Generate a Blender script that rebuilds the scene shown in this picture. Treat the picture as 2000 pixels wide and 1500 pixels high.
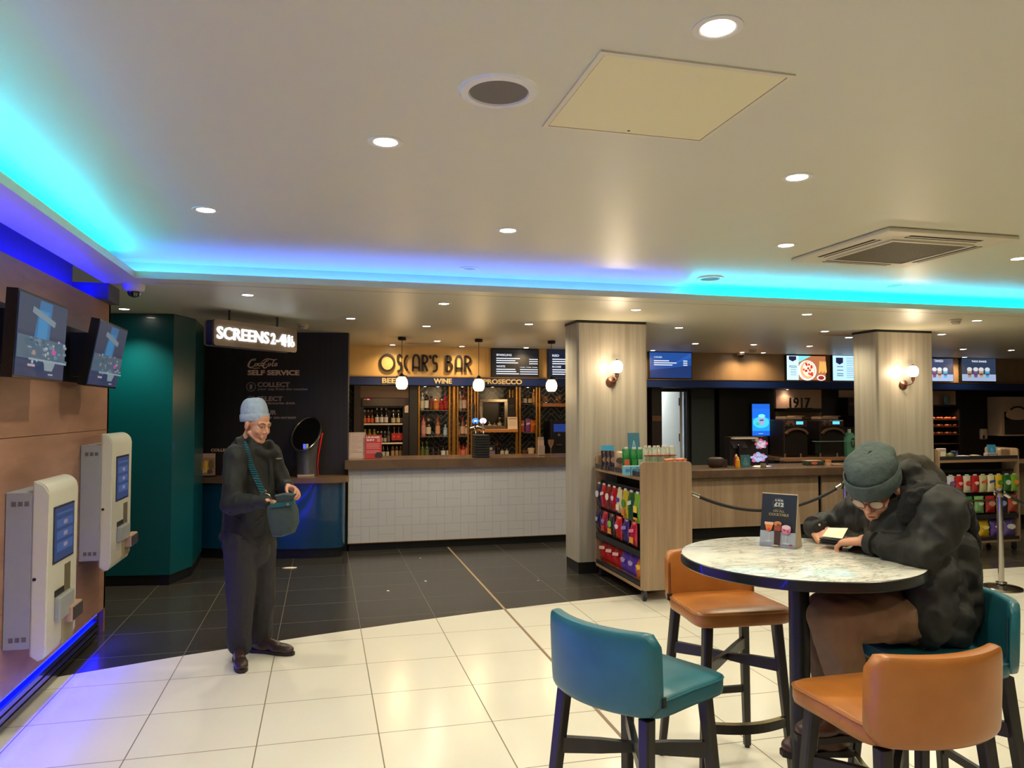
import bpy, bmesh, math, random
from mathutils import Vector, Matrix, noise
for o in list(bpy.data.objects): bpy.data.objects.remove(o)
SC = bpy.context.scene
COL = SC.collection
# ---------------------------------------------------------------- camera, world, exposure
FPX, PITCH, YAW, HC = 1456.6, 0.0356973, 0.24827, 1.6655
cd = bpy.data.cameras.new('camera'); cam = bpy.data.objects.new('camera', cd); COL.objects.link(cam)
cd.sensor_fit = 'HORIZONTAL'; cd.sensor_width = 36.0; cd.lens = 36.0 * FPX / 2000.0
cd.clip_start = 0.05; cd.clip_end = 100
cam.location = (0, 0, HC); cam.rotation_euler = (math.pi/2 + PITCH, 0, -YAW)
SC.camera = cam
W = bpy.data.worlds.new('world'); SC.world = W; W.use_nodes = True
W.node_tree.nodes['Background'].inputs[0].default_value = (0.9, 0.85, 0.75, 1)
W.node_tree.nodes['Background'].inputs[1].default_value = 0.03
SC.view_settings.view_transform = 'Standard'; SC.view_settings.look = 'None'
SC.view_settings.gamma = 1.0; SC.view_settings.use_curve_mapping = False
SC.view_settings.exposure = 1.1
WARM = (1.0, 0.90, 0.64); WARMER = (1.0, 0.68, 0.36)
P_UP, P_LOW, P_BACK = 28.0, 25.0, 11.0        # lamp powers
CEIL, UPC = 2.60, 2.75
# ---------------------------------------------------------------- photo pixel -> point on a known real plane
_cy, _sy, _cp, _sp = math.cos(YAW), math.sin(YAW), math.cos(PITCH), math.sin(PITCH)
_w = Vector((_sy*_cp, _cy*_cp, _sp)); _r = Vector((_cy, -_sy, 0)); _u = _r.cross(_w); _C = Vector((0, 0, HC))
def at(px, py, X=None, Y=None, Z=None, G=None):
    d = _w + _r*((px-1000)/FPX) - _u*((py-750)/FPX)
    if X is not None: t = X/d.x
    elif Y is not None: t = Y/d.y
    elif Z is not None: t = (Z-HC)/d.z
    else: t = math.hypot(G[0], G[1])/math.hypot(d.x, d.y)
    return _C + d*t
# ---------------------------------------------------------------- materials
def lin(c):
    if max(c[:3]) <= 1.0 and not isinstance(c[0], int): return tuple(c[:3]) + (1,)
    f = lambda v: (v/255)/12.92 if v/255 <= 0.04045 else ((v/255+0.055)/1.055)**2.4
    return tuple(f(v) for v in c[:3]) + (1,)
MC = {}
def nodes(m):
    m.use_nodes = True; nt = m.node_tree
    return nt.nodes, nt.links, nt.nodes['Principled BSDF']
def M(col, rough=0.5, metal=0.0, emit=0.0, trans=0.0, coat=0.0, var=0.06, name=None, alpha=1.0, vs=18.0, bump=0.0):
    key = (tuple(col), rough, metal, emit, trans, coat, var, alpha, vs, bump)
    if key in MC: return MC[key]
    m = bpy.data.materials.new(name or 'paint'); N, L, B = nodes(m)
    c = lin(col)
    B.inputs['Base Color'].default_value = c
    B.inputs['Roughness'].default_value = rough; B.inputs['Metallic'].default_value = metal
    B.inputs['Coat Weight'].default_value = coat
    B.inputs['Transmission Weight'].default_value = trans
    B.inputs['Alpha'].default_value = alpha
    if emit:
        B.inputs['Emission Color'].default_value = c; B.inputs['Emission Strength'].default_value = emit
        B.inputs['Base Color'].default_value = (0.01, 0.01, 0.01, 1)
    elif var or bump:
        tc = N.new('ShaderNodeTexCoord'); nz = N.new('ShaderNodeTexNoise'); nz.inputs['Scale'].default_value = vs
        nz.inputs['Detail'].default_value = 4
        L.new(tc.outputs['Object'], nz.inputs['Vector'])
        if var:
            mx = N.new('ShaderNodeMix'); mx.data_type = 'RGBA'
            L.new(nz.outputs['Fac'], mx.inputs['Factor'])
            mx.inputs['A'].default_value = tuple(v*(1-var*2) for v in c[:3]) + (1,)
            mx.inputs['B'].default_value = tuple(min(1, v*(1+var*2)) for v in c[:3]) + (1,)
            L.new(mx.outputs['Result'], B.inputs['Base Color'])
        if bump:
            bp = N.new('ShaderNodeBump'); bp.inputs['Strength'].default_value = bump; bp.inputs['Distance'].default_value = 0.01
            L.new(nz.outputs['Fac'], bp.inputs['Height']); L.new(bp.outputs['Normal'], B.inputs['Normal'])
    MC[key] = m
    return m
def E(col, s): return M(col, emit=s*.47, name='lit')
def ramp(N, stops):
    r = N.new('ShaderNodeValToRGB')
    while len(r.color_ramp.elements) < len(stops): r.color_ramp.elements.new(0.5)
    for e, (p, c) in zip(r.color_ramp.elements, stops): e.position = p; e.color = lin(c)
    return r
def wood(name, c1, c2, scale=(3, 3, 40), rough=0.45, sc=1.0, bump=0.0, streak=0.5):
    m = bpy.data.materials.new(name); N, L, B = nodes(m)
    tc = N.new('ShaderNodeTexCoord'); mp = N.new('ShaderNodeMapping'); mp.inputs['Scale'].default_value = scale
    n1 = N.new('ShaderNodeTexNoise'); n1.inputs['Scale'].default_value = sc; n1.inputs['Detail'].default_value = 8; n1.inputs['Roughness'].default_value = 0.6
    n1.inputs['Distortion'].default_value = streak
    L.new(tc.outputs['Object'], mp.inputs['Vector']); L.new(mp.outputs['Vector'], n1.inputs['Vector'])
    r = ramp(N, [(0.3, c1), (0.7, c2)]); L.new(n1.outputs['Fac'], r.inputs['Fac']); L.new(r.outputs['Color'], B.inputs['Base Color'])
    B.inputs['Roughness'].default_value = rough
    if bump:
        bp = N.new('ShaderNodeBump'); bp.inputs['Strength'].default_value = bump; bp.inputs['Distance'].default_value = 0.005
        L.new(n1.outputs['Fac'], bp.inputs['Height']); L.new(bp.outputs['Normal'], B.inputs['Normal'])
    return m
def mth(N, L, op, a, b=None, c=None):
    n = N.new('ShaderNodeMath'); n.operation = op
    for i, v in enumerate((a, b, c)):
        if v is None: continue
        if isinstance(v, (int, float)): n.inputs[i].default_value = v
        else: L.new(v, n.inputs[i])
    return n.outputs[0]
def tilemat(name, tile, tile2, grout, sx, sy, ox, oy, gw, rough, coat=0.0, axes='XY', basket=False, nscale=1.2, gbump=0.3):
    """tiles with thin grout lines in object space; basket = halves turned alternately"""
    m = bpy.data.materials.new(name); N, L, B = nodes(m)
    tc = N.new('ShaderNodeTexCoord'); sp = N.new('ShaderNodeSeparateXYZ'); L.new(tc.outputs['Object'], sp.inputs[0])
    def cell(o, s, off):
        v = mth(N, L, 'DIVIDE', mth(N, L, 'SUBTRACT', sp.outputs[o], off), s)
        return mth(N, L, 'FRACT', v), mth(N, L, 'FLOOR', v)
    fu, iu = cell(axes[0], sx, ox); fv, iv = cell(axes[1], sy, oy)
    def near(f, c, s): return mth(N, L, 'LESS_THAN', mth(N, L, 'MULTIPLY', mth(N, L, 'ABSOLUTE', mth(N, L, 'SUBTRACT', f, c)), s), gw/2)
    def edge(f, s): return mth(N, L, 'MAXIMUM', near(f, 0.0, s), near(f, 1.0, s))
    g = mth(N, L, 'MAXIMUM', edge(fu, sx), edge(fv, sy))
    if basket:
        par = mth(N, L, 'MODULO', mth(N, L, 'ABSOLUTE', mth(N, L, 'ADD', iu, iv)), 2.0)
        ipar = mth(N, L, 'SUBTRACT', 1.0, par)
        g = mth(N, L, 'MAXIMUM', g, mth(N, L, 'MULTIPLY', near(fu, .5, sx), par))
        g = mth(N, L, 'MAXIMUM', g, mth(N, L, 'MULTIPLY', near(fv, .5, sy), ipar))
    nz = N.new('ShaderNodeTexNoise'); nz.inputs['Scale'].default_value = nscale; nz.inputs['Detail'].default_value = 5
    L.new(tc.outputs['Object'], nz.inputs['Vector'])
    mx = N.new('ShaderNodeMix'); mx.data_type = 'RGBA'; L.new(nz.outputs['Fac'], mx.inputs['Factor'])
    mx.inputs['A'].default_value = lin(tile); mx.inputs['B'].default_value = lin(tile2)
    m2 = N.new('ShaderNodeMix'); m2.data_type = 'RGBA'; L.new(g, m2.inputs['Factor']); L.new(mx.outputs['Result'], m2.inputs['A'])
    m2.inputs['B'].default_value = lin(grout); L.new(m2.outputs['Result'], B.inputs['Base Color'])
    B.inputs['Coat Weight'].default_value = coat
    rr = mth(N, L, 'ADD', mth(N, L, 'MULTIPLY', g, 0.5), rough); L.new(rr, B.inputs['Roughness'])
    bp = N.new('ShaderNodeBump'); bp.inputs['Strength'].default_value = gbump; bp.inputs['Distance'].default_value = 0.002
    L.new(mth(N, L, 'SUBTRACT', 1.0, g), bp.inputs['Height']); L.new(bp.outputs['Normal'], B.inputs['Normal'])
    return m
def herring(name):
    m = bpy.data.materials.new(name); N, L, B = nodes(m)
    tc = N.new('ShaderNodeTexCoord'); mp = N.new('ShaderNodeMapping'); mp.inputs['Rotation'].default_value = (math.pi/2, math.pi/4, 0)
    sp = N.new('ShaderNodeSeparateXYZ'); L.new(tc.outputs['Object'], sp.inputs[0])
    # zigzag: brick rows folded about vertical columns
    v = mth(N, L, 'PINGPONG', sp.outputs['X'], 0.16)
    cb = N.new('ShaderNodeCombineXYZ')
    L.new(mth(N, L, 'ADD', sp.outputs['Z'], v), cb.inputs[1]); L.new(mth(N, L, 'SUBTRACT', sp.outputs['Z'], v), cb.inputs[0])
    br = N.new('ShaderNodeTexBrick'); L.new(cb.outputs[0], br.inputs['Vector'])
    br.inputs['Scale'].default_value = 1.0; br.inputs['Brick Width'].default_value = 0.32; br.inputs['Row Height'].default_value = 0.085
    br.inputs['Mortar Size'].default_value = 0.006; br.inputs['Color1'].default_value = lin((34, 46, 54)); br.inputs['Color2'].default_value = lin((46, 60, 70))
    br.inputs['Mortar'].default_value = lin((150, 140, 125)); L.new(br.outputs['Color'], B.inputs['Base Color'])
    B.inputs['Roughness'].default_value = 0.22
    return m
def marble(name):
    m = bpy.data.materials.new(name); N, L, B = nodes(m)
    tc = N.new('ShaderNodeTexCoord'); n0 = N.new('ShaderNodeTexNoise'); n0.inputs['Scale'].default_value = 5.5; n0.inputs['Detail'].default_value = 9
    n0.inputs['Roughness'].default_value = 0.65; n0.inputs['Distortion'].default_value = 1.6
    mp = N.new('ShaderNodeMapping'); mp.inputs['Scale'].default_value = (0.8, 2.4, 1); mp.inputs['Rotation'].default_value = (0, 0, 0.5)
    L.new(tc.outputs['Object'], mp.inputs['Vector']); L.new(mp.outputs['Vector'], n0.inputs['Vector'])
    a = mth(N, L, 'ABSOLUTE', mth(N, L, 'SUBTRACT', n0.outputs['Fac'], 0.5))
    r = ramp(N, [(0.0, (138, 136, 132)), (0.014, (180, 179, 173)), (0.045, (212, 211, 203)), (1.0, (222, 221, 213))])
    L.new(a, r.inputs['Fac'])
    n1 = N.new('ShaderNodeTexNoise'); n1.inputs['Scale'].default_value = 5; n1.inputs['Detail'].default_value = 3
    L.new(tc.outputs['Object'], n1.inputs['Vector'])
    mk = ramp(N, [(0.36, (0, 0, 0)), (0.52, (255, 255, 255))]); L.new(n1.outputs['Fac'], mk.inputs['Fac'])
    mx = N.new('ShaderNodeMix'); mx.data_type = 'RGBA'; L.new(mk.outputs['Color'], mx.inputs['Factor'])
    mx.inputs['A'].default_value = lin((222, 221, 213)); L.new(r.outputs['Color'], mx.inputs['B'])
    L.new(mx.outputs['Result'], B.inputs['Base Color'])
    B.inputs['Roughness'].default_value = 0.16
    return m
# ---------------------------------------------------------------- mesh builder
class MB:
    def __init__(s): s.b = bmesh.new(); s.mi = 0
    def mat(s, i): s.mi = i; return s
    def _f(s, vs):
        try: f = s.b.faces.new(vs); f.material_index = s.mi; return f
        except ValueError: return None
    def box(s, x0, x1, y0, y1, z0, z1, bev=0.0, seg=2, fr=None):
        v = [s.b.verts.new((x, y, z)) for x in (x0, x1) for y in (y0, y1) for z in (z0, z1)]
        fs = [s._f([v[i] for i in q]) for q in ((0, 1, 3, 2), (4, 6, 7, 5), (0, 4, 5, 1), (2, 3, 7, 6), (0, 2, 6, 4), (1, 5, 7, 3))]
        if fr:
            for w_ in v: w_.co = fr @ w_.co
        if bev:
            es = set(e for f in fs for e in f.edges)
            r = bmesh.ops.bevel(s.b, geom=list(es), offset=bev, segments=seg, affect='EDGES', profile=0.5)
            for f in r['faces']: f.material_index = s.mi
        return s
    def rings(s, rs, cap=True, closed=False):
        R = [[s.b.verts.new(p) for p in r] for r in rs]; n = len(R[0])
        for a, b in zip(R, R[1:]):
            for i in range(n): s._f([a[i], a[(i+1) % n], b[(i+1) % n], b[i]])
        if closed:
            a, b = R[-1], R[0]
            for i in range(n): s._f([a[i], a[(i+1) % n], b[(i+1) % n], b[i]])
        elif cap: s._f(R[0][::-1]); s._f(R[-1])
        return s
    def tube(s, pts, r, seg=8, cap=True, closed=False, flat=None):
        pts = [Vector(p) for p in pts]; n = len(pts); rs = []
        rr = r if isinstance(r, (list, tuple)) else [r]*n
        up = None
        for i, p in enumerate(pts):
            if closed: d = pts[(i+1) % n]-pts[i-1]
            else: d = pts[min(i+1, n-1)]-pts[max(i-1, 0)]
            d.normalize()
            if up is None:
                up = Vector((0, 0, 1)) if abs(d.z) < 0.9 else Vector((0, 1, 0))
            a = d.cross(up)
            if a.length < 1e-4: a = d.orthogonal()
            a.normalize(); b = a.cross(d).normalized(); up = b
            fa, fb = (1, 1) if flat is None else flat
            rs.append([p + a*math.cos(2*math.pi*k/seg)*rr[i]*fa + b*math.sin(2*math.pi*k/seg)*rr[i]*fb for k in range(seg)])
        return s.rings(rs, cap, closed)
    def cyl(s, p0, p1, r0, r1=None, seg=20): return s.tube([p0, p1], [r0, r0 if r1 is None else r1], seg)
    def lathe(s, prof, c=(0, 0, 0), seg=20, cap=True):
        rs = [[Vector((c[0]+r*math.cos(2*math.pi*k/seg), c[1]+r*math.sin(2*math.pi*k/seg), c[2]+z)) for k in range(seg)] for r, z in prof]
        return s.rings(rs, cap)
    def ell(s, c, r, seg=14, rings=9, fr=None):
        c = Vector(c); r = r if isinstance(r, (tuple, list)) else (r, r, r)
        rs = []
        for j in range(rings+1):
            t = math.pi*(j/rings)*0.98 + math.pi*0.01
            rr, z = math.sin(t), -math.cos(t)
            ring = [Vector((r[0]*rr*math.cos(2*math.pi*k/seg), r[1]*rr*math.sin(2*math.pi*k/seg), r[2]*z)) for k in range(seg)]
            rs.append([c + (fr @ p if fr else p) for p in ring])
        return s.rings(rs)
    def prism(s, poly, o, u, v, d):
        """polygon in the plane (o,u,v) pushed along d"""
        o, u, v, d = Vector(o), Vector(u), Vector(v), Vector(d)
        A = [s.b.verts.new(o+u*x+v*y) for x, y in poly]; B = [s.b.verts.new(o+u*x+v*y+d) for x, y in poly]
        s._f(A[::-1]); s._f(B); n = len(A)
        for i in range(n): s._f([A[i], A[(i+1) % n], B[(i+1) % n], B[i]])
        return s
    def ribbon(s, pts, w, o, u, v, d, closed=False):
        """flat stroke of width w along 2-D pts"""
        o, u, v, d = Vector(o), Vector(u), Vector(v), Vector(d); n = len(pts); Ls, Rs = [], []
        for i in range(n):
            a = pts[i-1] if (closed or i > 0) else pts[i]; b = pts[(i+1) % n] if (closed or i < n-1) else pts[i]
            dx, dy = b[0]-a[0], b[1]-a[1]; l = math.hypot(dx, dy) or 1
            ww = (w[i] if isinstance(w, (list, tuple)) else w)/2
            nx, ny = -dy/l*ww, dx/l*ww
            Ls.append((pts[i][0]+nx, pts[i][1]+ny)); Rs.append((pts[i][0]-nx, pts[i][1]-ny))
        V = lambda p, k: s.b.verts.new(o+u*p[0]+v*p[1]+d*k)
        q = [(V(a, 0), V(b, 0), V(b, 1), V(a, 1)) for a, b in zip(Ls, Rs)]
        rng = range(n) if closed else range(n-1)
        for i in rng:
            a, b = q[i], q[(i+1) % n]
            for k in range(4): s._f([a[k], a[(k+1) % 4], b[(k+1) % 4], b[k]])
        if not closed: s._f(list(q[0])[::-1]); s._f(list(q[-1]))
        return s
    def quad(s, a, b, c, d): s._f([s.b.verts.new(p) for p in (a, b, c, d)]); return s
    def mesh(s, name, mats, smooth=None):
        bmesh.ops.recalc_face_normals(s.b, faces=s.b.faces[:])
        me = bpy.data.meshes.new(name); s.b.to_mesh(me); s.b.free()
        for m in (mats if isinstance(mats, (list, tuple)) else [mats]): me.materials.append(m)
        if smooth:
            me.shade_smooth(); me.set_sharp_from_angle(angle=math.radians(smooth if smooth is not True else 40))
        return me
def part(mb, name, mats, root=None, smooth=None, world=True, label=None, kind=None):
    """link the mesh as one object; world=True: coordinates are world ones"""
    me = mb.mesh(name, mats, smooth) if isinstance(mb, MB) else mb
    o = bpy.data.objects.new(name, me); COL.objects.link(o)
    if root is not None:
        o.parent = root
        if world: me.transform(wm(root).inverted())
    if label: o['label'] = label
    if kind: o['kind'] = kind
    return o
def wm(o):
    m = o.matrix_basis.copy() if o.parent is None else wm(o.parent) @ o.matrix_basis
    return m
def thing(name, label, cat, loc=(0, 0, 0), rotz=0.0, group=None):
    o = bpy.data.objects.new(name, None); COL.objects.link(o); o.empty_display_size = 0.1
    o.location = loc; o.rotation_euler = (0, 0, rotz); o['label'] = label; o['category'] = cat
    if group: o['group'] = group
    return o
def tag(o, label, cat, group=None):
    o['label'] = label; o['category'] = cat
    if group: o['group'] = group
    return o
def struct(mb, name, mats, smooth=None):
    o = part(mb, name, mats, None, smooth); o['kind'] = 'structure'; return o
def dup(root, loc, rotz=None, label=None, group=None):
    def cp(o, par):
        c = o.copy(); COL.objects.link(c)
        if par is not None: c.parent = par
        for ch in KIDS.get(o.name, [k for k in o.children]): cp(ch, c)
        return c
    r = cp(root, None); r.location = loc
    if rotz is not None: r.rotation_euler = (0, 0, rotz)
    if label: r['label'] = label
    if group: r['group'] = group
    return r
KIDS = {}
def text_mesh(s, o, u, v, d, w, h, mat, bold=0.0, name='lettering', parent=None, shear=0.0, spacing=1.0, kind_world=True):
    """lettering filling the box w x h at corner o in the plane u,v with depth vector d"""
    cu = bpy.data.curves.new('t', 'FONT'); cu.body = s; cu.size = 1; cu.offset = bold; cu.extrude = 0.5; cu.resolution_u = 3
    cu.shear = shear; cu.space_character = spacing
    ob = bpy.data.objects.new('t', cu); COL.objects.link(ob)
    me = bpy.data.meshes.new_from_object(ob.evaluated_get(bpy.context.evaluated_depsgraph_get()))
    bpy.data.objects.remove(ob); bpy.data.curves.remove(cu)
    xs = [p.co.x for p in me.vertices]; ys = [p.co.y for p in me.vertices]
    x0, x1, y0, y1 = min(xs), max(xs), min(ys), max(ys)
    o, u, v, d = Vector(o), Vector(u), Vector(v), Vector(d)
    for p in me.vertices:
        c = p.co; p.co = o + u*((c.x-x0)/(x1-x0)*w) + v*((c.y-y0)/(y1-y0)*h) + d*(c.z+0.5)
    me.materials.clear(); me.materials.append(mat); me.name = name
    return part(me, name, None, parent)
def gfx(o, u, v, n, shapes, name, root, glow=None, world=True):
    """printed or lit picture: one mesh of flat coloured shapes on the plane o,u,v; units metres"""
    mb = MB(); mats = []; idx = {}
    o, u, v, n = Vector(o), Vector(u), Vector(v), Vector(n).normalized()
    for k, sh in enumerate(shapes):
        col = sh[1]
        if col not in idx:
            idx[col] = len(mats); mats.append(E(col, glow) if glow else M(col, rough=0.5, var=0))
        mb.mat(idx[col]); oo = o + n*(0.0006*(k+1))
        if sh[0] == 'r': x0, y0, x1, y1 = sh[2]; P_ = [(x0, y0), (x1, y0), (x1, y1), (x0, y1)]
        elif sh[0] == 'e':
            cx, cy, rx, ry = sh[2]; P_ = [(cx+rx*math.cos(t*math.pi/10), cy+ry*math.sin(t*math.pi/10)) for t in range(20)]
        elif sh[0] == 'l':
            mb.ribbon(sh[2], sh[3], oo, u, v, n*0.0004); continue
        else: P_ = sh[2]
        mb._f([mb.b.verts.new(oo+u*x+v*y) for x, y in P_])
    return part(mb, name, mats, root, world=world)
ORD = ['first', 'second', 'third', 'fourth', 'fifth', 'sixth', 'seventh', 'eighth', 'ninth', 'tenth', 'eleventh', 'twelfth', 'thirteenth', 'fourteenth']
XU, ZU, NF = Vector((1, 0, 0)), Vector((0, 0, 1)), Vector((0, -1, 0))
def rrect(x0, y0, x1, y1, r, seg=5):
    P_ = []
    for cx, cy, a0 in ((x1-r, y0+r, -90), (x1-r, y1-r, 0), (x0+r, y1-r, 90), (x0+r, y0+r, 180)):
        for k in range(seg+1):
            a = math.radians(a0+90*k/seg); P_.append((cx+r*math.cos(a), cy+r*math.sin(a)))
    return P_
def blob(prims, vox=0.008, smooth=4, nz=0.0, nsc=8.0, name='body', mats=None, root=None, aniso=(1, 1, 1), adapt=0.0, cut=None, squash=None):
    """one continuous surface grown over tapered limbs ('c', p0, r0, p1, r1) and ellipsoids ('e', c, radii, matrix)"""
    mb = MB()
    for p in prims:
        if p[0] == 'c':
            _, a, ra, b, rb = p[:5]; a, b = Vector(a), Vector(b); n = 7
            L_ = (b-a).length; d = (b-a).normalized() if L_ > 1e-6 else Vector((0, 0, 1))
            pts, rs = [], []
            for k in range(4):
                t = math.radians(90-27*k); pts.append(a-d*ra*math.sin(t)); rs.append(max(ra*math.cos(t), ra*.06))
            pts.append(a); rs.append(ra)
            pts.append(b); rs.append(rb)
            for k in range(3, -1, -1):
                t = math.radians(90-27*k); pts.append(b+d*rb*math.sin(t)); rs.append(max(rb*math.cos(t), rb*.06))
            mb.tube(pts, rs, 14, flat=p[5] if len(p) > 5 else None)
        else:
            mb.ell(p[1], p[2], 18, 12, p[3] if len(p) > 3 else None)
    me = mb.mesh('tmp', [])
    ob = bpy.data.objects.new('tmp', me); COL.objects.link(ob)
    md = ob.modifiers.new('r', 'REMESH'); md.mode = 'VOXEL'; md.voxel_size = vox; md.adaptivity = adapt
    if smooth: ms = ob.modifiers.new('s', 'SMOOTH'); ms.factor = 0.6; ms.iterations = smooth
    out = bpy.data.meshes.new_from_object(ob.evaluated_get(bpy.context.evaluated_depsgraph_get()))
    bpy.data.objects.remove(ob); bpy.data.meshes.remove(me)
    if nz:
        ns = [v.normal.copy() for v in out.vertices]
        for v, n_ in zip(out.vertices, ns):
            q = Vector((v.co.x*aniso[0], v.co.y*aniso[1], v.co.z*aniso[2]))*nsc
            f = noise.noise(q) + 0.5*noise.noise(q*2.3); f = -abs(f)+.25
            v.co += n_*nz*f
    if cut: cut(out)
    out.materials.clear()
    for m in (mats if isinstance(mats, (list, tuple)) else [mats]): out.materials.append(m)
    out.shade_smooth(); out.name = name
    return part(out, name, None, root)
# ================================================================ the setting
m_white = tilemat('cream_floor_tiles', (224, 219, 206), (215, 210, 197), (120, 108, 92), .6, .5489, .2947, 5.6106, .006, .19, nscale=2)
m_dark = tilemat('charcoal_floor_tiles', (50, 47, 44), (62, 58, 54), (104, 96, 82), .6, .5489, .2947, 5.6106, .004, .20, nscale=2.5)
edge = [(-1.9, 5.16), (-1.549, 5.301), (-.9, 5.53), (-.097, 5.769), (.6, 5.95), (1.3, 6.11), (2.0, 6.23), (2.675, 6.325), (3.6, 6.40), (4.9, 6.44), (6.2, 6.445), (7.27, 6.435), (10, 6.38), (13.0, 6.25)]
mb = MB(); mb.prism([(-1.9, -3.0), (13.0, -3.0)] + edge[::-1], (0, 0, -.05), (1, 0, 0), (0, 1, 0), (0, 0, .05)); struct(mb, 'floor', m_white)
mb = MB(); mb.prism([(-3.0, 5.16)] + edge + [(13.0, 14.2), (-3.0, 14.2)], (0, 0, -.05), (1, 0, 0), (0, 1, 0), (0, 0, .05)); struct(mb, 'floor.001', m_dark)
mb = MB(); mb.box(1.484, 1.504, 2.2, 6.15, 0, .0015); struct(mb, 'trim_1', M((128, 104, 84), .5))
mb = MB(); mb.box(1.484, 1.504, 6.15, 9.08, 0, .0015); struct(mb, 'trim_2', M((165, 138, 108), .4))
# ceiling: lower soffit round a raised field, trough and riser of the light cove
m_ceil = M((206, 202, 180), .42, var=.01, name='ceiling_paint', vs=3)
LX, LY, RX, RY = -1.29, 5.71, -1.50, 5.93
mb = MB(); mb.box(-1.56, 13.0, LY+.02, 14.2, CEIL, CEIL+.02); mb.box(-1.56, LX-.02, -3.0, LY+.02, CEIL, CEIL+.02); mb.box(-3.0, -1.56, 6.29, 14.2, CEIL, CEIL+.02)
mb.box(LX-.02, LX, -3.0, LY+.02, CEIL, CEIL+.049); mb.box(LX, 13.0, LY, LY+.02, CEIL, CEIL+.049)
struct(mb, 'ceiling', m_ceil)
mb = MB(); mb.box(RX-.02, 13.0, -3.0, RY+.02, UPC, UPC+.02); mb.box(RX-.02, RX, -3.0, RY+.02, CEIL+.02, UPC); mb.box(RX, 13.0, RY, RY+.02, CEIL+.02, UPC)
struct(mb, 'ceiling.001', m_ceil)
mb = MB(); mb.box(-1.2, 13.0, 5.905, 5.909, CEIL-.0008, CEIL+.001); struct(mb, 'trim_3', M((70, 62, 54), .8))
# left wall of wood laminate panels
m_lam = wood('warm_wood_laminate', (140, 102, 82), (168, 126, 104), (1.2, 1.0, 5.0), .38, 1.6, streak=.8)
m_black = M((14, 14, 15), .45, name='black_paint')
WX = -1.59
mb = MB()
for z0, z1 in ((.175, .617), (.620, 1.520), (1.5235, 2.475)):
    ys = [-3.0, 1.2, 3.45, 6.3]
    for a, b in zip(ys, ys[1:]): mb.box(WX-.03, WX, a+.0012, b-.0012, z0, z1)
struct(mb, 'wall_left', m_lam)
mb = MB(); mb.box(-1.72, WX-.03, -3.0, 6.29, .02, 2.47); struct(mb, 'wall_left.001', M((60, 44, 34), .7))
mb = MB(); mb.box(-1.80, -1.77, -3.0, 6.0, 2.3, 2.75); mb.box(-1.80, -1.53, 6.0, 6.3, 2.477, 2.6); struct(mb, 'wall_left.002', M((84, 84, 104), .6))
mb = MB(); mb.box(-3.0, -1.59, 6.26, 6.3, 0, 2.6); struct(mb, 'wall_left.003', M((130, 92, 64), .5))
mb = MB()
for z in (.02, .062, .104): mb.box(WX-.05, WX+.012-.004*0, -3.0, 6.1, z, z+.034, .003, 1)
mb.box(WX-.08, WX-.05, -3.0, 6.1, 0, .16)
struct(mb, 'baseboard_left', M((10, 10, 16), .25, coat=.5))
mb = MB()
for z in (.058, .100): mb.box(WX-.02, WX+.004, -3.0, 6.1, z, z+.003)
struct(mb, 'trim_4', M((90, 92, 120), .3, metal=.8))
# room envelope
m_beige = M((150, 132, 112), .7, var=.02)
mb = MB(); mb.box(13.0, 13.1, -3.0, 14.2, 0, 2.8); struct(mb, 'wall_right', m_beige)
mb = MB(); mb.box(-1.9, 13.0, -3.1, -3.0, 0, 2.8); struct(mb, 'wall_front', m_beige)
mb = MB(); mb.box(-3.1, -3.0, 6.26, 14.2, 0, 2.8); struct(mb, 'wall_side', m_black)
# pillars: beige pleated cladding, black skirting, shadow gap
def pillarmat():
    m = wood('pleated_wall_covering', (150, 142, 128), (176, 168, 153), (9, 9, .25), .38, 2.2, bump=.25, streak=.1)
    return m
m_pil = pillarmat()
for k, (x0, x1) in enumerate(((2.53, 3.29), (6.155, 6.915))):
    mb = MB(); mb.prism([(x0-.005, 7.62), (x0, 7.27), (x0+.02, 7.25), (x1, 7.25), (x1+.02, 7.27), (x1+.02, 7.62), (x1, 7.66), (x0+.02, 7.66)], (0, 0, .12), (1, 0, 0), (0, 1, 0), (0, 0, 2.452)); struct(mb, 'wall_pillar' + ('' if k == 0 else '.001'), m_pil)
    mb = MB(); mb.box(x0, x1+.01, 7.255, 7.655, 2.572, 2.60); mb.box(x0+.012, x1+.008, 7.265, 7.65, 0, .12); struct(mb, 'baseboard_pillar' + ('' if k == 0 else '.001'), m_black)
# teal clad pillar by the left wall
m_teal = M((0, 76, 84), .30, coat=.3, var=.05, name='teal_lacquer', vs=2)
mb = MB(); mb.prism([(-2.35, 7.91), (-1.40, 7.755), (-1.262, 8.14), (-1.30, 9.0), (-2.35, 9.0)], (0, 0, .10), (1, 0, 0), (0, 1, 0), (0, 0, 2.495)); struct(mb, 'wall_teal_pillar', m_teal)
mb = MB(); mb.prism([(-2.35, 7.93), (-1.41, 7.775), (-1.277, 8.15), (-1.31, 9.0), (-2.35, 9.0)], (0, 0, 0), (1, 0, 0), (0, 1, 0), (0, 0, .10)); struct(mb, 'baseboard_teal_pillar', m_black)
# black drinks wall
m_bw = wood('black_stained_boards', (26, 22, 22), (40, 34, 33), (14, 14, .4), .5, 2, streak=.2)
bwA, bwB = Vector((-1.6, 9.50, 0)), Vector((.29, 9.14, 0)); bwu = (bwB-bwA).normalized(); bwn = Vector((bwu.y, -bwu.x, 0))
mb = MB(); mb.prism([(0, 0), ((bwB-bwA).length, 0), ((bwB-bwA).length, 2.6), (0, 2.6)], bwA, bwu, (0, 0, 1), -bwn*.10); struct(mb, 'wall_drinks', m_bw)
mb = MB(); mb.box(.19, .285, 9.25, 11.0, 0, 2.6); struct(mb, 'wall_drinks.001', m_bw)
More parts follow.
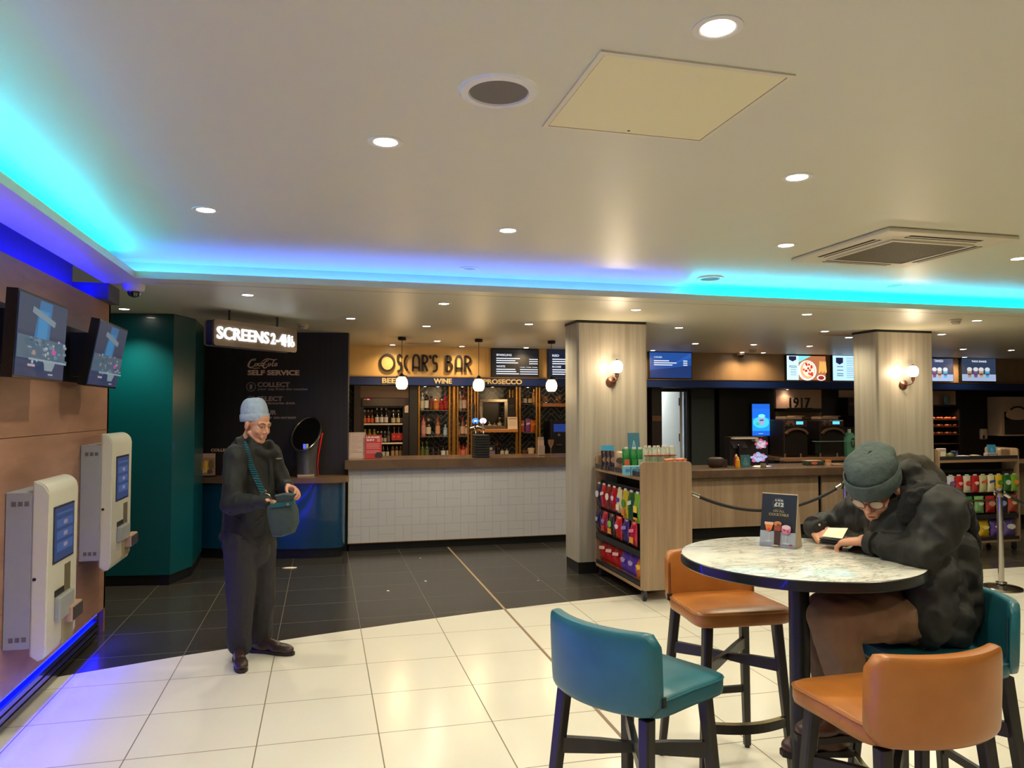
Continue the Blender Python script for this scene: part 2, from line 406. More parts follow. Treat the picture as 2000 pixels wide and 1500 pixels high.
# back fascia, blue band, dark recess behind
BY = 10.9
m_gold = wood('brushed_gold_panel', (208, 168, 102), (224, 186, 122), (1.5, 1.5, .2), .36, 2, streak=.1)
m_gold2 = wood('brushed_beige_panel', (150, 124, 92), (170, 142, 108), (1.5, 1.5, .2), .36, 2, streak=.1)
zb = at(690, 735, Y=BY).z; zb2 = at(690, 751.5, Y=BY-.08).z
xs = [.29, 2.36, 3.9, 6.15, 8.3, 10.6, 13.0]
for k, (a, b) in enumerate(zip(xs, xs[1:])):
    mb = MB(); mb.box(a+.001, b-.001, BY, BY+.06, zb, 2.6); struct(mb, 'wall_fascia' + ('' if k == 0 else '.%03d' % k), m_gold if k < 2 else m_gold2)
m_navy = M((22, 48, 112), .35, coat=.3, var=.03, name='navy_lacquer')
mb = MB(); mb.box(.29, 13.0, BY-.08, BY+.05, zb2, zb, .004, 1); struct(mb, 'trim_5', m_navy)
mb = MB(); mb.box(.29, 13.0, BY-.085, BY-.08, zb-.006, zb+.006); struct(mb, 'trim_6', M((180, 140, 90), .3, metal=.8))
mb = MB(); mb.box(.29, 13.0, BY+.05, 11.62, zb2-.005, zb2+.02); struct(mb, 'ceiling.002', M((36, 28, 24), .8))
BK = 11.35
m_her = herring('herringbone_tiles')
mb = MB(); mb.box(.29, 4.3, BK, BK+.08, 0, 2.2); struct(mb, 'wall_back', m_her)
m_dk = M((20, 19, 20), .55, name='dark_panel')
x1287, x1331 = at(1284, 800, Y=BK).x, at(1340, 800, Y=BK).x
ztop = at(1300, 765, Y=BK).z
mb = MB(); mb.box(4.3, x1287, BK, BK+.08, 0, 2.2); mb.box(x1331, 13.0, BK, BK+.08, 0, 2.2); mb.box(x1287, x1331, BK, BK+.08, ztop, 2.2); struct(mb, 'wall_back.001', m_dk)
# corridor seen through the open doorway
mb = MB(); mb.box(x1287-.9, x1331+1.6, 13.9, 14.0, 0, 2.6); mb.box(x1287-.9, x1287-.8, BK+.08, 13.9, 0, 2.6); mb.box(x1331+1.5, x1331+1.6, BK+.08, 13.9, 0, 2.6); struct(mb, 'wall_corridor', M((205, 210, 212), .6))
mb = MB(); mb.box(x1287-.9, x1331+1.6, BK+.08, 14.0, 2.35, 2.4); struct(mb, 'ceiling.003', M((220, 222, 225), .6))
# ================================================================ cove light strips
def led(name, label, boxes, col, s, group=None):
    mb = MB()
    for b in boxes: mb.box(*b)
    o = part(mb, name, E(col, s)); return tag(o, label, 'led strip', group)
CY, VI, BL = (0.0, 0.62, 1.0), (0.05, 0.19, 1.0), (0.0002, 0.0016, 1.0)
led('light_strip', 'cyan light strip hidden in the ceiling cove along the left side', [(-1.46, -1.44, -2.9, 5.4, 2.625, 2.635)], CY, 125)
led('light_strip', 'blue light strip in the far ceiling cove, left run beside the corner', [(-1.44, 3.05, 5.86, 5.875, 2.625, 2.635)], VI, 52)
led('light_strip', 'cyan light strip in the far ceiling cove, right run above the two pillars', [(3.1, 12.9, 5.86, 5.875, 2.625, 2.635)], CY, 90)
led('light_strip', 'deep blue light strip on top of the wood wall at upper left', [(-1.70, -1.66, 1.0, 5.98, 2.480, 2.482)], BL, 80)
led('light_strip', 'deep blue light strip under the wood wall along the floor', [(WX-.028, WX-.002, -1.0, 6.1, .1705, .1725)], BL, 210)
# ================================================================ recessed downlights
m_trim = M((216, 212, 202), .4, var=0, name='white_trim'); m_dim = M((120, 110, 130), .3, var=0)
def downlight(x, y, z, label, power, r=.05, on=True, col=WARM, spot=True, ang=150):
    t = thing('recessed_downlight', label, 'ceiling light', (x, y, z), 0, None)
    mb = MB(); mb.lathe([(r, -.001), (r*1.12, -.004), (r*1.50, -.003), (r*1.52, .0)], (0, 0, 0), 28, cap=False)
    part(mb, 'trim_ring', m_trim, t, True, False)
    mb = MB(); mb.lathe([(.0005, -.0035), (r*.6, -.0035), (r*1.0, -.002)], (0, 0, 0), 24, cap=False)
    part(mb, 'lamp_lens', E((1.0, .93, .80), 30.0) if on else m_dim, t, True, False)
    if on and spot:
        l = bpy.data.lights.new('downlight_lamp', 'SPOT'); l.energy = power; l.color = col; l.spot_size = math.radians(ang); l.spot_blend = .8
        l.shadow_soft_size = .04; lo = bpy.data.objects.new('downlight_lamp', l); COL.objects.link(lo); lo.parent = t; lo.location = (0, 0, -.02)
    return t
UPL = [((1402, 54), 'large bright downlight at the top of the photo beside the access panel', 1), ((753, 277), 'downlight below and left of the round ceiling speaker', 1),
 ((1557, 346), 'downlight between the access panel and the air conditioner cassette', 1), ((402, 410), 'leftmost downlight on the raised ceiling, near the cyan corner', 1),
 ((992, 450), 'downlight in the middle of the raised ceiling below the access panel', 1), ((1535, 479), 'downlight just left of the air conditioner cassette', 1),
 ((917, 524), 'unlit downlight beside the violet stretch of the far cove', 0), ((1743, 559), 'unlit downlight under the air conditioner cassette, beside the cyan cove', 0),
 ((1990, 505), 'downlight cut by the right edge of the photo on the raised ceiling', 1)]
for p, lb, on in UPL:
    q = at(*p, Z=UPC); downlight(q.x, q.y, UPC, lb, P_UP, .047, bool(on))
for x, y, w_ in ((-.62, 1.87, 'left'), (2.95, 1.87, 'right'), (4.8, 3.0, 'far right'), (.24, .4, 'centre'), (2.0, .2, 'right of centre'), (6.6, 4.2, 'outer right'), (-.6, -.4, 'rear left'), (6.6, 2.0, 'rear right'), (4.6, .2, 'rear far right')):
    downlight(x, y, UPC, 'downlight overhead outside the picture, %s' % w_, P_UP, .047)
LOWL = [((252, 605), 'downlight just above the teal pillar'), ((484, 576), 'downlight above the hanging screens sign'), ((867, 593), 'downlight in the row behind the cove, second from the left'),
 ((1242, 605), 'downlight directly above the left pillar'), ((1576, 614), 'downlight in the front soffit row between the two pillars'), ((1908, 626), 'downlight beside the smoke detector at right'),
 ((685, 622), 'downlight between the hanging sign and the gold fascia'), ((833, 637), 'downlight above the gold bar lettering, nearer row'), ((1033, 633), 'downlight left of the left pillar top'),
 ((1326, 640), 'downlight right of the left pillar top'), ((1611, 647), 'downlight left of the right pillar, nearer of two'), ((1839, 653), 'downlight right of the right pillar top'),
 ((1358, 671), 'downlight in the middle row between pillars, left'), ((1472, 673), 'downlight in the middle row between pillars, centre'), ((1581, 676), 'downlight in the middle row between pillars, right'),
 ((1658, 659), 'downlight touching the top left edge of the right pillar'), ((1881, 682), 'downlight above the milkshake screen'), ((1975, 684), 'rightmost downlight near the right edge of the photo'),
 ((854, 666), 'downlight above the middle of the gold bar lettering')]
for p, lb in LOWL:
    q = at(*p, Z=CEIL)
    if 'teal pillar' in lb: q.y = 7.50; q.x = -1.78
    downlight(q.x, q.y, CEIL, lb, P_LOW*(1.5 if 'teal pillar' in lb else 1), .042, ang=112 if 'teal pillar' in lb else 150)
BACKL = [((766, 674), 'small downlight washing the gold panel left of the bar lettering'), ((903, 676), 'small downlight washing the gold panel at the end of the bar lettering'),
 ((1031, 678), 'small downlight above the wine menu screen'), ((1277, 684), 'small downlight above the blue cider menu screen'), ((1506, 687), 'small downlight above the pizza menu screen'), ((1913, 695), 'small downlight between the two drinks screens at right'), ((1443, 689), 'small downlight beside the black dome camera on the beige fascia')]
for p, lb in BACKL:
    q = at(*p, Z=CEIL); downlight(q.x, 10.66, CEIL, lb, P_BACK, .036, col=WARMER)
# lamp in the corridor behind the open door
lt = thing('corridor_light', 'cool white ceiling light in the corridor behind the open doorway', 'ceiling light', ((x1287+x1331)/2, 12.6, 2.34))
mb = MB(); mb.box(-.3, .3, -.3, .3, -.02, 0); part(mb, 'diffuser', E((.85, .95, 1), 45), lt, None, False)
# ================================================================ ceiling fittings
q = at(974, 178, Z=UPC)
t = thing('ceiling_speaker', 'round white rimmed ceiling speaker with grey mesh', 'speaker', q)
mb = MB(); mb.lathe([(.098, -.001), (.103, -.010), (.130, -.008), (.138, 0)], (0, 0, 0), 40, cap=False); part(mb, 'rim', M((225, 222, 215), .25, coat=.6, var=0), t, True, False)
mb = MB(); mb.lathe([(.0005, -.004), (.099, -.004)], (0, 0, 0), 40, cap=False); part(mb, 'grille', M((108, 102, 94), .7, vs=300, var=.15), t, None, False)
q = at(1387, 543, Z=UPC)
t = thing('ceiling_speaker', 'ceiling speaker beside the cyan end of the far cove', 'speaker', q)
mb = MB(); mb.lathe([(.078, -.001), (.083, -.010), (.105, -.008), (.112, 0)], (0, 0, 0), 32, cap=False); part(mb, 'rim', M((225, 222, 215), .25, coat=.6, var=0), t, True, False)
mb = MB(); mb.lathe([(.0005, -.004), (.079, -.004)], (0, 0, 0), 32, cap=False); part(mb, 'grille', M((108, 102, 94), .7, vs=300, var=.15), t, None, False)
# access hatch
a, b, c, d = [at(*p, Z=UPC) for p in ((1057, 247), (1175, 97), (1553, 145), (1373, 275))]
x0, x1 = (a.x+b.x)/2, (c.x+d.x)/2; y0, y1 = (b.y+c.y)/2, (a.y+d.y)/2
t = thing('access_hatch', 'square cream ceiling access hatch with small lock hole', 'ceiling hatch', ((x0+x1)/2, (y0+y1)/2, UPC)); w2, h2 = (x1-x0)/2, (y1-y0)/2
mb = MB()
for q4 in ((-w2, w2, -h2, -h2+.018), (-w2, w2, h2-.018, h2), (-w2, -w2+.018, -h2+.018, h2-.018), (w2-.018, w2, -h2+.018, h2-.018)): mb.box(*q4, -.006, 0)
part(mb, 'frame', M((214, 204, 178), .4, var=0), t, None, False)
mb = MB(); mb.box(-w2+.021, w2-.021, -h2+.021, h2-.021, -.0045, 0); part(mb, 'door', M((224, 214, 168), .5, var=0), t, None, False)
mb = MB(); mb.cyl((0, h2-.045, -.0052), (0, h2-.045, 0), .006, seg=12); part(mb, 'lock_hole', m_black, t, None, False)
# cassette air conditioner
t = thing('air_conditioner', 'square cream ceiling cassette air conditioner with louvre slots', 'air conditioner', (3.70, 4.15, UPC))
m_ac = M((206, 196, 172), .45, var=0)
mb = MB(); mb.box(-.48, .48, -.48, .48, -.028, 0, .012, 2); part(mb, 'cover', m_ac, t, None, False)
mb = MB(); mb.box(-.285, .285, -.285, .285, -.036, -.027); part(mb, 'intake_grille', wood('grille_mesh', (70, 62, 46), (104, 94, 72), (60, 60, 1), .6, 1), t, None, False)
mb = MB()
for q4 in ((-.31, .31, -.31, -.287), (-.31, .31, .287, .31), (-.31, -.287, -.287, .287), (.287, .31, -.287, .287)): mb.box(*q4, -.040, -.027)
part(mb, 'grille_frame', m_ac, t, None, False)
for k in range(4):
    fr = Matrix.Rotation(k*math.pi/2, 4, 'Z')
    mb = MB(); mb.box(-.27, .27, .355, .415, -.0292, -.027, fr=fr); mb.mat(1).box(-.27, .27, .378, .392, -.031, -.0285, fr=fr)
    part(mb, 'air_slot', [M((30, 27, 22), .8), m_ac], t, None, False)
# dome cameras, detectors
def dome(px, py, label, s=.075, dark=True):
    q = at(px, py, Z=CEIL); t = thing('dome_camera', label, 'security camera', q)
    mb = MB(); mb.lathe([(s, 0), (s*1.02, -.02), (s*.92, -.045), (s*.72, -.052), (s*.6, -.054)], (0, 0, 0), 28); part(mb, 'housing', M((205, 200, 205), .4, var=0), t, True, False)
    mb = MB(); mb.lathe([(s*.62, -.05), (s*.6, -.07), (s*.42, -.09), (.001, -.098)], (0, 0, 0), 24); part(mb, 'smoked_dome', M((14, 14, 26), .08, coat=1, var=0), t, True, False)
dome(262, 556, 'white dome security camera near the left corner of the cove')
q = at(1443, 694, Y=BY-.04)
t = thing('dome_camera', 'small black dome camera at the top of the beige fascia', 'security camera', (q.x, BY-.1, CEIL))
mb = MB(); mb.lathe([(.07, 0), (.07, -.03), (.05, -.035)], (0, 0, 0), 20); part(mb, 'housing', M((150, 120, 90), .5, var=0), t, True, False)
mb = MB(); mb.lathe([(.05, -.03), (.045, -.06), (.02, -.085), (.001, -.09)], (0, 0, 0), 20); part(mb, 'smoked_dome', M((12, 12, 12), .1, coat=1, var=0), t, True, False)
for px, py, lb in ((1866, 624, 'white smoke detector left of the front soffit downlight at right'), (1470, 683, 'small white smoke detector near the beige fascia'), (592, 634, 'white smoke detector behind the hanging screens sign')):
    q = at(px, py, Z=CEIL); t = thing('smoke_detector', lb, 'smoke detector', q)
    mb = MB(); mb.lathe([(.055, 0), (.058, -.014), (.045, -.022)], (0, 0, 0), 24); part(mb, 'base_plate', M((200, 188, 172), .5, var=0), t, True, False)
    mb = MB(); mb.lathe([(.045, -.02), (.05, -.032), (.035, -.048), (.001, -.05)], (0, 0, 0), 24); part(mb, 'sensor_head', M((190, 178, 160), .5, var=0), t, True, False)
for px, py, lb in ((823, 670, 'flat white ceiling vent above the gold lettering'), (1690, 652, 'flat grey ceiling vent left of the right pillar')):
    q = at(px, py, Z=CEIL)
    if 'right pillar' in lb: q = at(1640, 653, Z=CEIL)
    t = thing('ceiling_vent', lb, 'air vent', q)
    mb = MB(); mb.box(-.22, .22, -.10, .10, -.008, 0, .003, 1); part(mb, 'frame', M((205, 180, 150), .5, var=0), t, None, False)
    mb = MB()
    for k in range(5): mb.box(-.19, .19, -.08+k*.036, -.064+k*.036, -.012, -.007)
    part(mb, 'louvres', M((170, 150, 125), .5, var=0), t, None, False)
# ================================================================ hanging sign
A, B_ = Vector((-.955, 7.14, 0)), Vector((-.262, 7.89, 0)); su = (B_-A).normalized(); sn = Vector((su.y, -su.x, 0)); sw = (B_-A).length
t = thing('hanging_sign', 'grey hanging sign with glowing white SCREENS 2-4 lettering', 'sign', (A.x, A.y, 2.25))
z0, z1 = 2.255, 2.495
mb = MB(); mb.prism(rrect(0, 0, sw, z1-z0, .03), A+ZU*z0, su, ZU, -sn*.022); part(mb, 'face_panel', M((134, 112, 92), .22, coat=.5, var=0), t)
mb = MB(); mb.prism(rrect(.004, .004, sw-.004, z1-z0-.004, .028), A+ZU*z0-sn*.022, su, ZU, -sn*.09); part(mb, 'light_box', M((24, 32, 96), .4, var=0), t)
mb = MB(); mb.prism(rrect(0, 0, sw, z1-z0, .03), A+ZU*z0-sn*.112, su, ZU, -sn*.022); part(mb, 'back_panel', M((134, 112, 92), .3, var=0), t)
gl = E((.86, .95, 1.0), 3.2)
text_mesh('SCREENS', A+ZU*(z0+.062)+su*.03+sn*.001, su, ZU, sn*.012, sw*.60, .112, gl, .012, 'screens_lettering', t, spacing=1.0)
text_mesh('2-4', A+ZU*(z0+.062)+su*(.03+sw*.625)+sn*.001, su, ZU, sn*.012, sw*.165, .108, gl, .012, 'number_lettering', t, spacing=1.05)
for k, nm in enumerate(('woman_symbol', 'man_symbol', 'wheelchair_symbol')):
    o = A+ZU*(z0+.05)+su*(sw*(.835+.05*k))+sn*.001; mb = MB()
    if k < 2:
        mb.prism([(math.cos(a*math.pi/5)*.009, .112+math.sin(a*math.pi/5)*.009) for a in range(10)], o, su, ZU, sn*.012)
        if k == 0: mb.prism([(-.006, .10), (.006, .10), (.018, .04), (.008, .04), (.008, .0), (-.008, .0), (-.008, .04), (-.018, .04)], o, su, ZU, sn*.012)
        else: mb.prism([(-.014, .10), (.014, .10), (.015, .05), (.009, .05), (.008, .0), (-.008, .0), (-.009, .05), (-.015, .05)], o, su, ZU, sn*.012)
    else:
        mb.prism([(math.cos(a*math.pi/5)*.008-.008, .105+math.sin(a*math.pi/5)*.008) for a in range(10)], o, su, ZU, sn*.012)
        mb.ribbon([(-.008, .09), (-.006, .055), (.014, .053), (.022, .02)], .009, o, su, ZU, sn*.012)
        mb.ribbon([(.018*math.cos(a*math.pi/6+.6)-.002, .03+.024*math.sin(a*math.pi/6+.6)) for a in range(2, 11)], .007, o, su, ZU, sn*.012)
    part(mb, nm, gl, t)
for f in (.22, .80):
    mb = MB(); mb.cyl(A+su*sw*f-sn*.065+ZU*z1, A+su*sw*f-sn*.065+ZU*CEIL, .011, seg=10); part(mb, 'suspension_rod', M((70, 66, 64), .4, metal=.6), t)
# ================================================================ pendants over the bar
m_glassw = E((1.0, .66, .26), 9.0)
pend = []
for k, (px, lb) in enumerate(((785, 'leftmost'), (935, 'middle'), (1077, 'rightmost'))):
    x = at(px, 700, Y=9.52).x; zc = at(px, (748, 752, 753)[k], Y=9.52).z
    t = thing('pendant_lamp', '%s of the three glowing globe pendant lamps over the bar' % lb, 'pendant lamp', (x, 9.52, CEIL), 0, 'globe pendants over the bar'); zl = zc-CEIL
    mb = MB(); mb.lathe([(.052, 0), (.052, -.035), (.045, -.04), (.001, -.04)], (0, 0, 0), 24); part(mb, 'ceiling_rose', M((30, 20, 16), .4), t, True, False)
    mb = MB(); mb.cyl((0, 0, -.03), (0, 0, zl+.10), .004, seg=8); part(mb, 'cord', M((96, 66, 40), .6), t, None, False)
    mb = MB(); mb.lathe([(.008, .125), (.018, .118), (.032, .10), (.072, .088), (.074, .078), (.03, .076)], (0, 0, zl), 24); part(mb, 'cap', M((46, 34, 26), .35, metal=.6), t, True, False)
    mb = MB(); mb.lathe([(.030, .078), (.052, .066), (.070, .035), (.076, -.005), (.070, -.045), (.052, -.072), (.040, -.078), (.001, -.079)], (0, 0, zl), 28); part(mb, 'globe_shade', m_glassw, t, True, False)
    l = bpy.data.lights.new('pendant_bulb', 'POINT'); l.energy = 4; l.color = (1, .66, .34); l.shadow_soft_size = .08
    lo = bpy.data.objects.new('pendant_bulb', l); COL.objects.link(lo); lo.parent = t; lo.location = (0, 0, zl-.10)
# ================================================================ wall sconces on the pillars
for k, (sx, sz, off, lb) in enumerate(((2.895, 1.965, .03, 'lit brass wall lantern on the left pillar'), (6.505, 1.965, .05, 'lit brass wall lantern on the right pillar'))):
    t = thing('wall_lantern', lb, 'wall lamp', (sx, 7.25, sz), 0, 'brass lanterns on the pillars')
    m_br = M((104, 66, 48), .3, metal=.6, var=0)
    mb = MB()
    rs = [[Vector((math.cos(a*math.pi/12)*r, -y, math.sin(a*math.pi/12)*r)) for a in range(24)] for r, y in ((.052, 0), (.054, .012), (.038, .022), (.026, .026), (.012, .034))]
    mb.rings(rs); part(mb, 'back_plate', m_br, t, True, False)
    mb = MB(); mb.tube([(0, -.02, 0), (0, -.06, -.004), (off*.5, -.085, .0), (off, -.10, .022), (off, -.10, .05)], .0075, 10); mb.lathe([(.012, .04), (.02, .05), (.021, .078), (.034, .082), (.034, .086), (.012, .09)], (off, -.10, 0), 20)
    part(mb, 'arm', m_br, t, True, False)
    mb = MB(); mb.lathe([(.022, .088), (.047, .10), (.060, .135), (.058, .175), (.040, .205), (.016, .215)], (off, -.10, 0), 26); part(mb, 'glass_shade', E((1.0, .84, .60), 12), t, True, False)
    mb = MB(); mb.lathe([(.018, .214), (.02, .219), (.008, .229), (.001, .232)], (off, -.10, 0), 16); part(mb, 'finial', m_br, t, True, False)
    l = bpy.data.lights.new('lantern_bulb', 'POINT'); l.energy = 6; l.color = (1, .76, .5); l.shadow_soft_size = .05
    lo = bpy.data.objects.new('lantern_bulb', l); COL.objects.link(lo); lo.parent = t; lo.location = (off*.4, -.17, .15)
# ================================================================ counters
m_top = wood('brown_worktop', (84, 64, 50), (104, 82, 66), (1.2, 1.2, 1.2), .26, 3, streak=.3)
m_ash = wood('pale_oak_laminate', (148, 122, 98), (178, 152, 126), (7, 7, .35), .4, 1.6, streak=.35)
m_oak = wood('light_oak', (140, 114, 88), (168, 141, 112), (12, 12, .5), .42, 2.0, streak=.3)
m_oakh = wood('light_oak_edge', (146, 112, 80), (170, 135, 100), (.5, .5, 12), .42, 2.0, streak=.3)
m_tileb = tilemat('white_basket_tiles', (186, 184, 188), (196, 194, 197), (140, 136, 138), .2, .2, .30, .0907, .003, .22, axes='XZ', basket=True, nscale=3, gbump=.5)
BX0, BX1, BYF = .30, 3.60, 9.07
t = thing('bar_counter', 'long bar counter faced with white basket weave tiles under a brown top', 'counter', ((BX0+BX1)/2, 9.4, 0))
mb = MB(); mb.box(BX0, BX1, BYF, 9.72, .09, .972); part(mb, 'tiled_front', m_tileb, t)
mb = MB(); mb.box(BX0+.01, BX1, BYF+.035, 9.70, 0, .088); part(mb, 'kickboard', m_black, t)
mb = MB(); mb.prism([(BX0-.05, BYF-.05), (BX0-.04, BYF-.06), (BX1+.02, BYF-.06), (BX1+.02, 9.80), (BX0, 9.80), (BX0, 9.125), (BX0-.05, 9.125)], (0, 0, .975), (1, 0, 0), (0, 1, 0), (0, 0, .105)); part(mb, 'worktop', m_top, t)
mb = MB(); mb.box(BX0, BX1, BYF-.006, BYF, .09, .098); mb.box(BX0-.004, BX0, BYF-.006, BYF+.5, .09, .972); part(mb, 'metal_trim', M((170, 130, 84), .3, metal=.8), t)
t = thing('service_counter', 'long low service counter with pale oak front panels and brown top', 'counter', (8.2, 9.2, 0))
xa = 3.66
mb = MB(); xs = [xa, 4.9, 6.505]; 
for a, b in zip(xs, xs[1:]): mb.box(a+.002, b-.002, 8.80, 8.83, .145, .785)
mb.box(6.56, 8.2, 8.80, 8.83, .145, .785); mb.box(8.204, 9.9, 8.80, 8.83, .145, .785); mb.box(9.904, 12.9, 8.80, 8.83, .145, .785); part(mb, 'front_panels', m_ash, t)
mb = MB(); mb.box(xa, 12.9, 8.84, 9.42, 0, .785); part(mb, 'carcass', m_black, t)
mb = MB(); mb.box(xa-.04, 12.95, 8.73, 9.50, .788, .905, .014, 2); part(mb, 'worktop', m_top, t)
# curved drinks counter
cv = [(-1.55, 9.22), (-1.3, 9.06), (-.9, 8.90), (-.5, 8.79), (-.15, 8.735), (.08, 8.715), (.18, 8.725), (.25, 8.77), (.285, 8.86), (.288, 9.0), (.288, 9.11)]
def inset(d): return [(x+(-d if x > .2 else 0), y+d*(.3 if x > .2 else 1)) for x, y in cv]
bk = [(.288, 9.125), (-1.55, 9.47)]
t = thing('drinks_counter', 'curved glossy blue drinks counter with brown top beside the tiled bar', 'counter', (-.6, 9.1, 0))
mb = MB(); mb.prism(inset(.03)+bk, (0, 0, .11), (1, 0, 0), (0, 1, 0), (0, 0, .735)); part(mb, 'curved_front', M((6, 58, 92), .26, coat=.5, var=.03), t, 50)
mb = MB(); mb.prism(inset(.055)+bk, (0, 0, 0), (1, 0, 0), (0, 1, 0), (0, 0, .108)); part(mb, 'kickboard', m_black, t, 50)
mb = MB(); mb.prism(inset(-.015)+bk, (0, 0, .848), (1, 0, 0), (0, 1, 0), (0, 0, .055)); part(mb, 'worktop', M((112, 84, 62), .3, var=.1), t, 50)
# lettering on the drinks wall
t = thing('wall_lettering', 'raised pale lettering with drinks logo and steps on the black wall', 'lettering', bwA + Vector((1, -.02, 1.5)))
m_let = M((226, 190, 166), .5, var=0); m_let2 = M((160, 138, 126), .5, var=0)
def onbw(px, py):
    d = _w + _r*((px-1000)/FPX) - _u*((py-750)/FPX); k = bwn.dot(bwA-_C)/bwn.dot(d); p = _C+d*k
    return (p-bwA).dot(bwu), p.z
def bwtext(s, px0, py0, px1, py1, name, mat, bold=0.0, sp=1.0, dep=.012, shear=0):
    u0, v0 = onbw(px0, py1); u1, v1 = onbw(px1, py0)
    return text_mesh(s, bwA+bwu*u0+ZU*v0, bwu, ZU, bwn*dep, u1-u0, v1-v0, mat, bold, name, t, spacing=sp, shear=shear)
bwtext('SELF SERVICE', 484, 723, 585, 733, 'self_service_lettering', m_let, .04)
bwtext('COLLECT', 503, 746.5, 566, 756, 'collect_lettering', m_let2, .03)
bwtext('your cup from the counter', 503, 757.5, 602, 763.5, 'small_lettering', m_let2, 0.02, dep=.004)
bwtext('SELECT', 503, 774, 552, 783.5, 'select_lettering', m_let2, .03)
bwtext('your favourite drink', 503, 785, 577, 791, 'small_lettering', m_let2, 0.02, dep=.004)
bwtext('POUR', 503, 801, 540, 810, 'pour_lettering', m_let2, .03)
bwtext('follow on-screen', 503, 812, 578, 818, 'small_lettering', m_let2, 0.02, dep=.004)
bwtext('COLLECT', 412, 876, 452, 882, 'side_lettering', m_let, .03, dep=.004)
for k, (py, s) in enumerate(((755.5, '1'), (782.5, '2'), (809.5, '3'))):
    u0, v0 = onbw(490.5, py); mb = MB(); r = .052
    mb.ribbon([(u0+r*math.cos(a*math.pi/14), v0+r*math.sin(a*math.pi/14)) for a in range(28)], .006, bwA, bwu, ZU, bwn*.006, True); part(mb, 'number_ring', m_let2, t)
    bwtext(s, 488, py-4.5, 493, py+4.5, 'number', m_let2, .03)
# flowing script logo drawn as brush strokes
u0, v0 = onbw(484, 720); u1, v1 = onbw(542, 700.5); sx_, sy_ = u1-u0, v1-v0
S_ = [([(.20, .93), (.27, .99), (.25, .82), (.17, .80), (.22, .96), (.12, .85), (.04, .55), (.02, .25), (.07, .10), (.17, .16), (.24, .34)], [.03, .05, .05, .04, .05, .1, .14, .15, .12, .08, .03]),
      ([(.33, .52), (.27, .50), (.235, .36), (.25, .26), (.30, .28), (.34, .45), (.33, .52)], .075), ([(.43, .55), (.37, .50), (.355, .33), (.38, .25), (.43, .32)], .08),
      ([(.53, .55), (.47, .52), (.445, .33), (.47, .25), (.52, .36), (.54, .55), (.525, .30), (.56, .28)], .08),
      ([(.10, .06), (.22, .02), (.36, .07), (.44, .05)], [.03, .07, .07, .02]), ([(.585, .40), (.63, .42)], .06),
      ([(.46, .62), (.55, .86), (.68, .98), (.78, .93), (.90, .86), (1.0, .97)], [.03, .07, .1, .1, .08, .02]),
      ([(.70, .82), (.62, .75), (.54, .5), (.51, .22), (.55, .06), (.62, .10), (.67, .28)], [.05, .08, .12, .14, .12, .08, .03]),
      ([(.77, .52), (.71, .50), (.685, .34), (.70, .25), (.75, .28), (.785, .45), (.77, .52)], .075),
      ([(.90, .92), (.855, .62), (.825, .36), (.84, .24), (.875, .30)], .08), ([(.985, .55), (.93, .52), (.905, .33), (.93, .25), (.97, .36), (.995, .55), (.975, .28), (1.0, .28)], .08)]
mb = MB()
for pts, w_ in S_:
    sc = sy_*1.05; ww = [x*sc for x in w_] if isinstance(w_, list) else w_*sc
    P_ = [(u0+x*sx_, v0+y*sy_) for x, y in pts]
    mb.ribbon(P_, ww, bwA, bwu, ZU, bwn*.012)
part(mb, 'script_logo', m_let, t)
# drinks dispenser with slanted oval mouth
t = thing('drink_machine', 'dark drinks machine with a slanted oval top and red side stripe', 'drinks dispenser', (-.085, 9.0, .903))
q = at(597, 945, Y=9.0); t.location.x = q.x
def dr(z, rx, ry, tilt, dx=0, n=30): return [Vector((rx*math.cos(2*math.pi*k/n)+dx, ry*math.sin(2*math.pi*k/n), z+tilt*(ry*math.sin(2*math.pi*k/n)+rx*.45*math.cos(2*math.pi*k/n)))) for k in range(n)]
mb = MB(); mb.rings([dr(.0, .125, .15, 0, .01), dr(.10, .118, .16, 0, .0), dr(.25, .128, .17, .1), dr(.40, .15, .19, .5), dr(.485, .165, .21, .85)]); part(mb, 'body', M((84, 84, 88), .3, metal=.3, coat=.5, var=.05), t, True, False)
mb = MB(); rr = dr(.495, .165, .21, .85); mb.tube(rr, .012, 8, closed=True); part(mb, 'chrome_rim', M((120, 116, 112), .2, metal=.9, var=0), t, True, False)
mb = MB(); a_, b_ = dr(.500, .150, .195, .85), dr(.47, .12, .16, .85); mb.rings([a_, b_]); part(mb, 'display_face', M((4, 4, 5), .25, var=0), t, True, False)
mb = MB(); mb.tube([(.140, -.03, .012), (.132, -.04, .12), (.140, -.04, .25), (.165, -.03, .40), (.180, .0, .50)], [.006, .007, .009, .011, .012], 8); part(mb, 'red_stripe', M((190, 30, 20), .3, var=0), t, True, False)
mb = MB(); mb.box(-.09, .10, -.21, -.10, .0, .035, .006); part(mb, 'drip_tray', M((176, 150, 128), .3, metal=.5, var=0), t, None, False)
mb = MB(); mb.box(-.028, .0, -.205, -.190, .33, .385, .004); mb.mat(1).box(.002, .03, -.205, -.190, .33, .385, .004); part(mb, 'nozzle', [E((.1, .15, 1), 1.0), M((200, 198, 190), .3, var=0)], t, None, False)
t = thing('picture_stand', 'small stand of colourful drink cups at the left end of the drinks counter', 'display stand', at(400, 940, Y=9.2)*1.0); t.location.z = .903
mb = MB(); mb.box(-.10, .12, -.05, .03, 0, .02, .004); part(mb, 'base', m_black, t, None, False)
mb = MB(); mb.box(-.09, .11, .0, .008, .02, .27); part(mb, 'back_card', M((188, 150, 138), .6, var=.1), t, None, False)
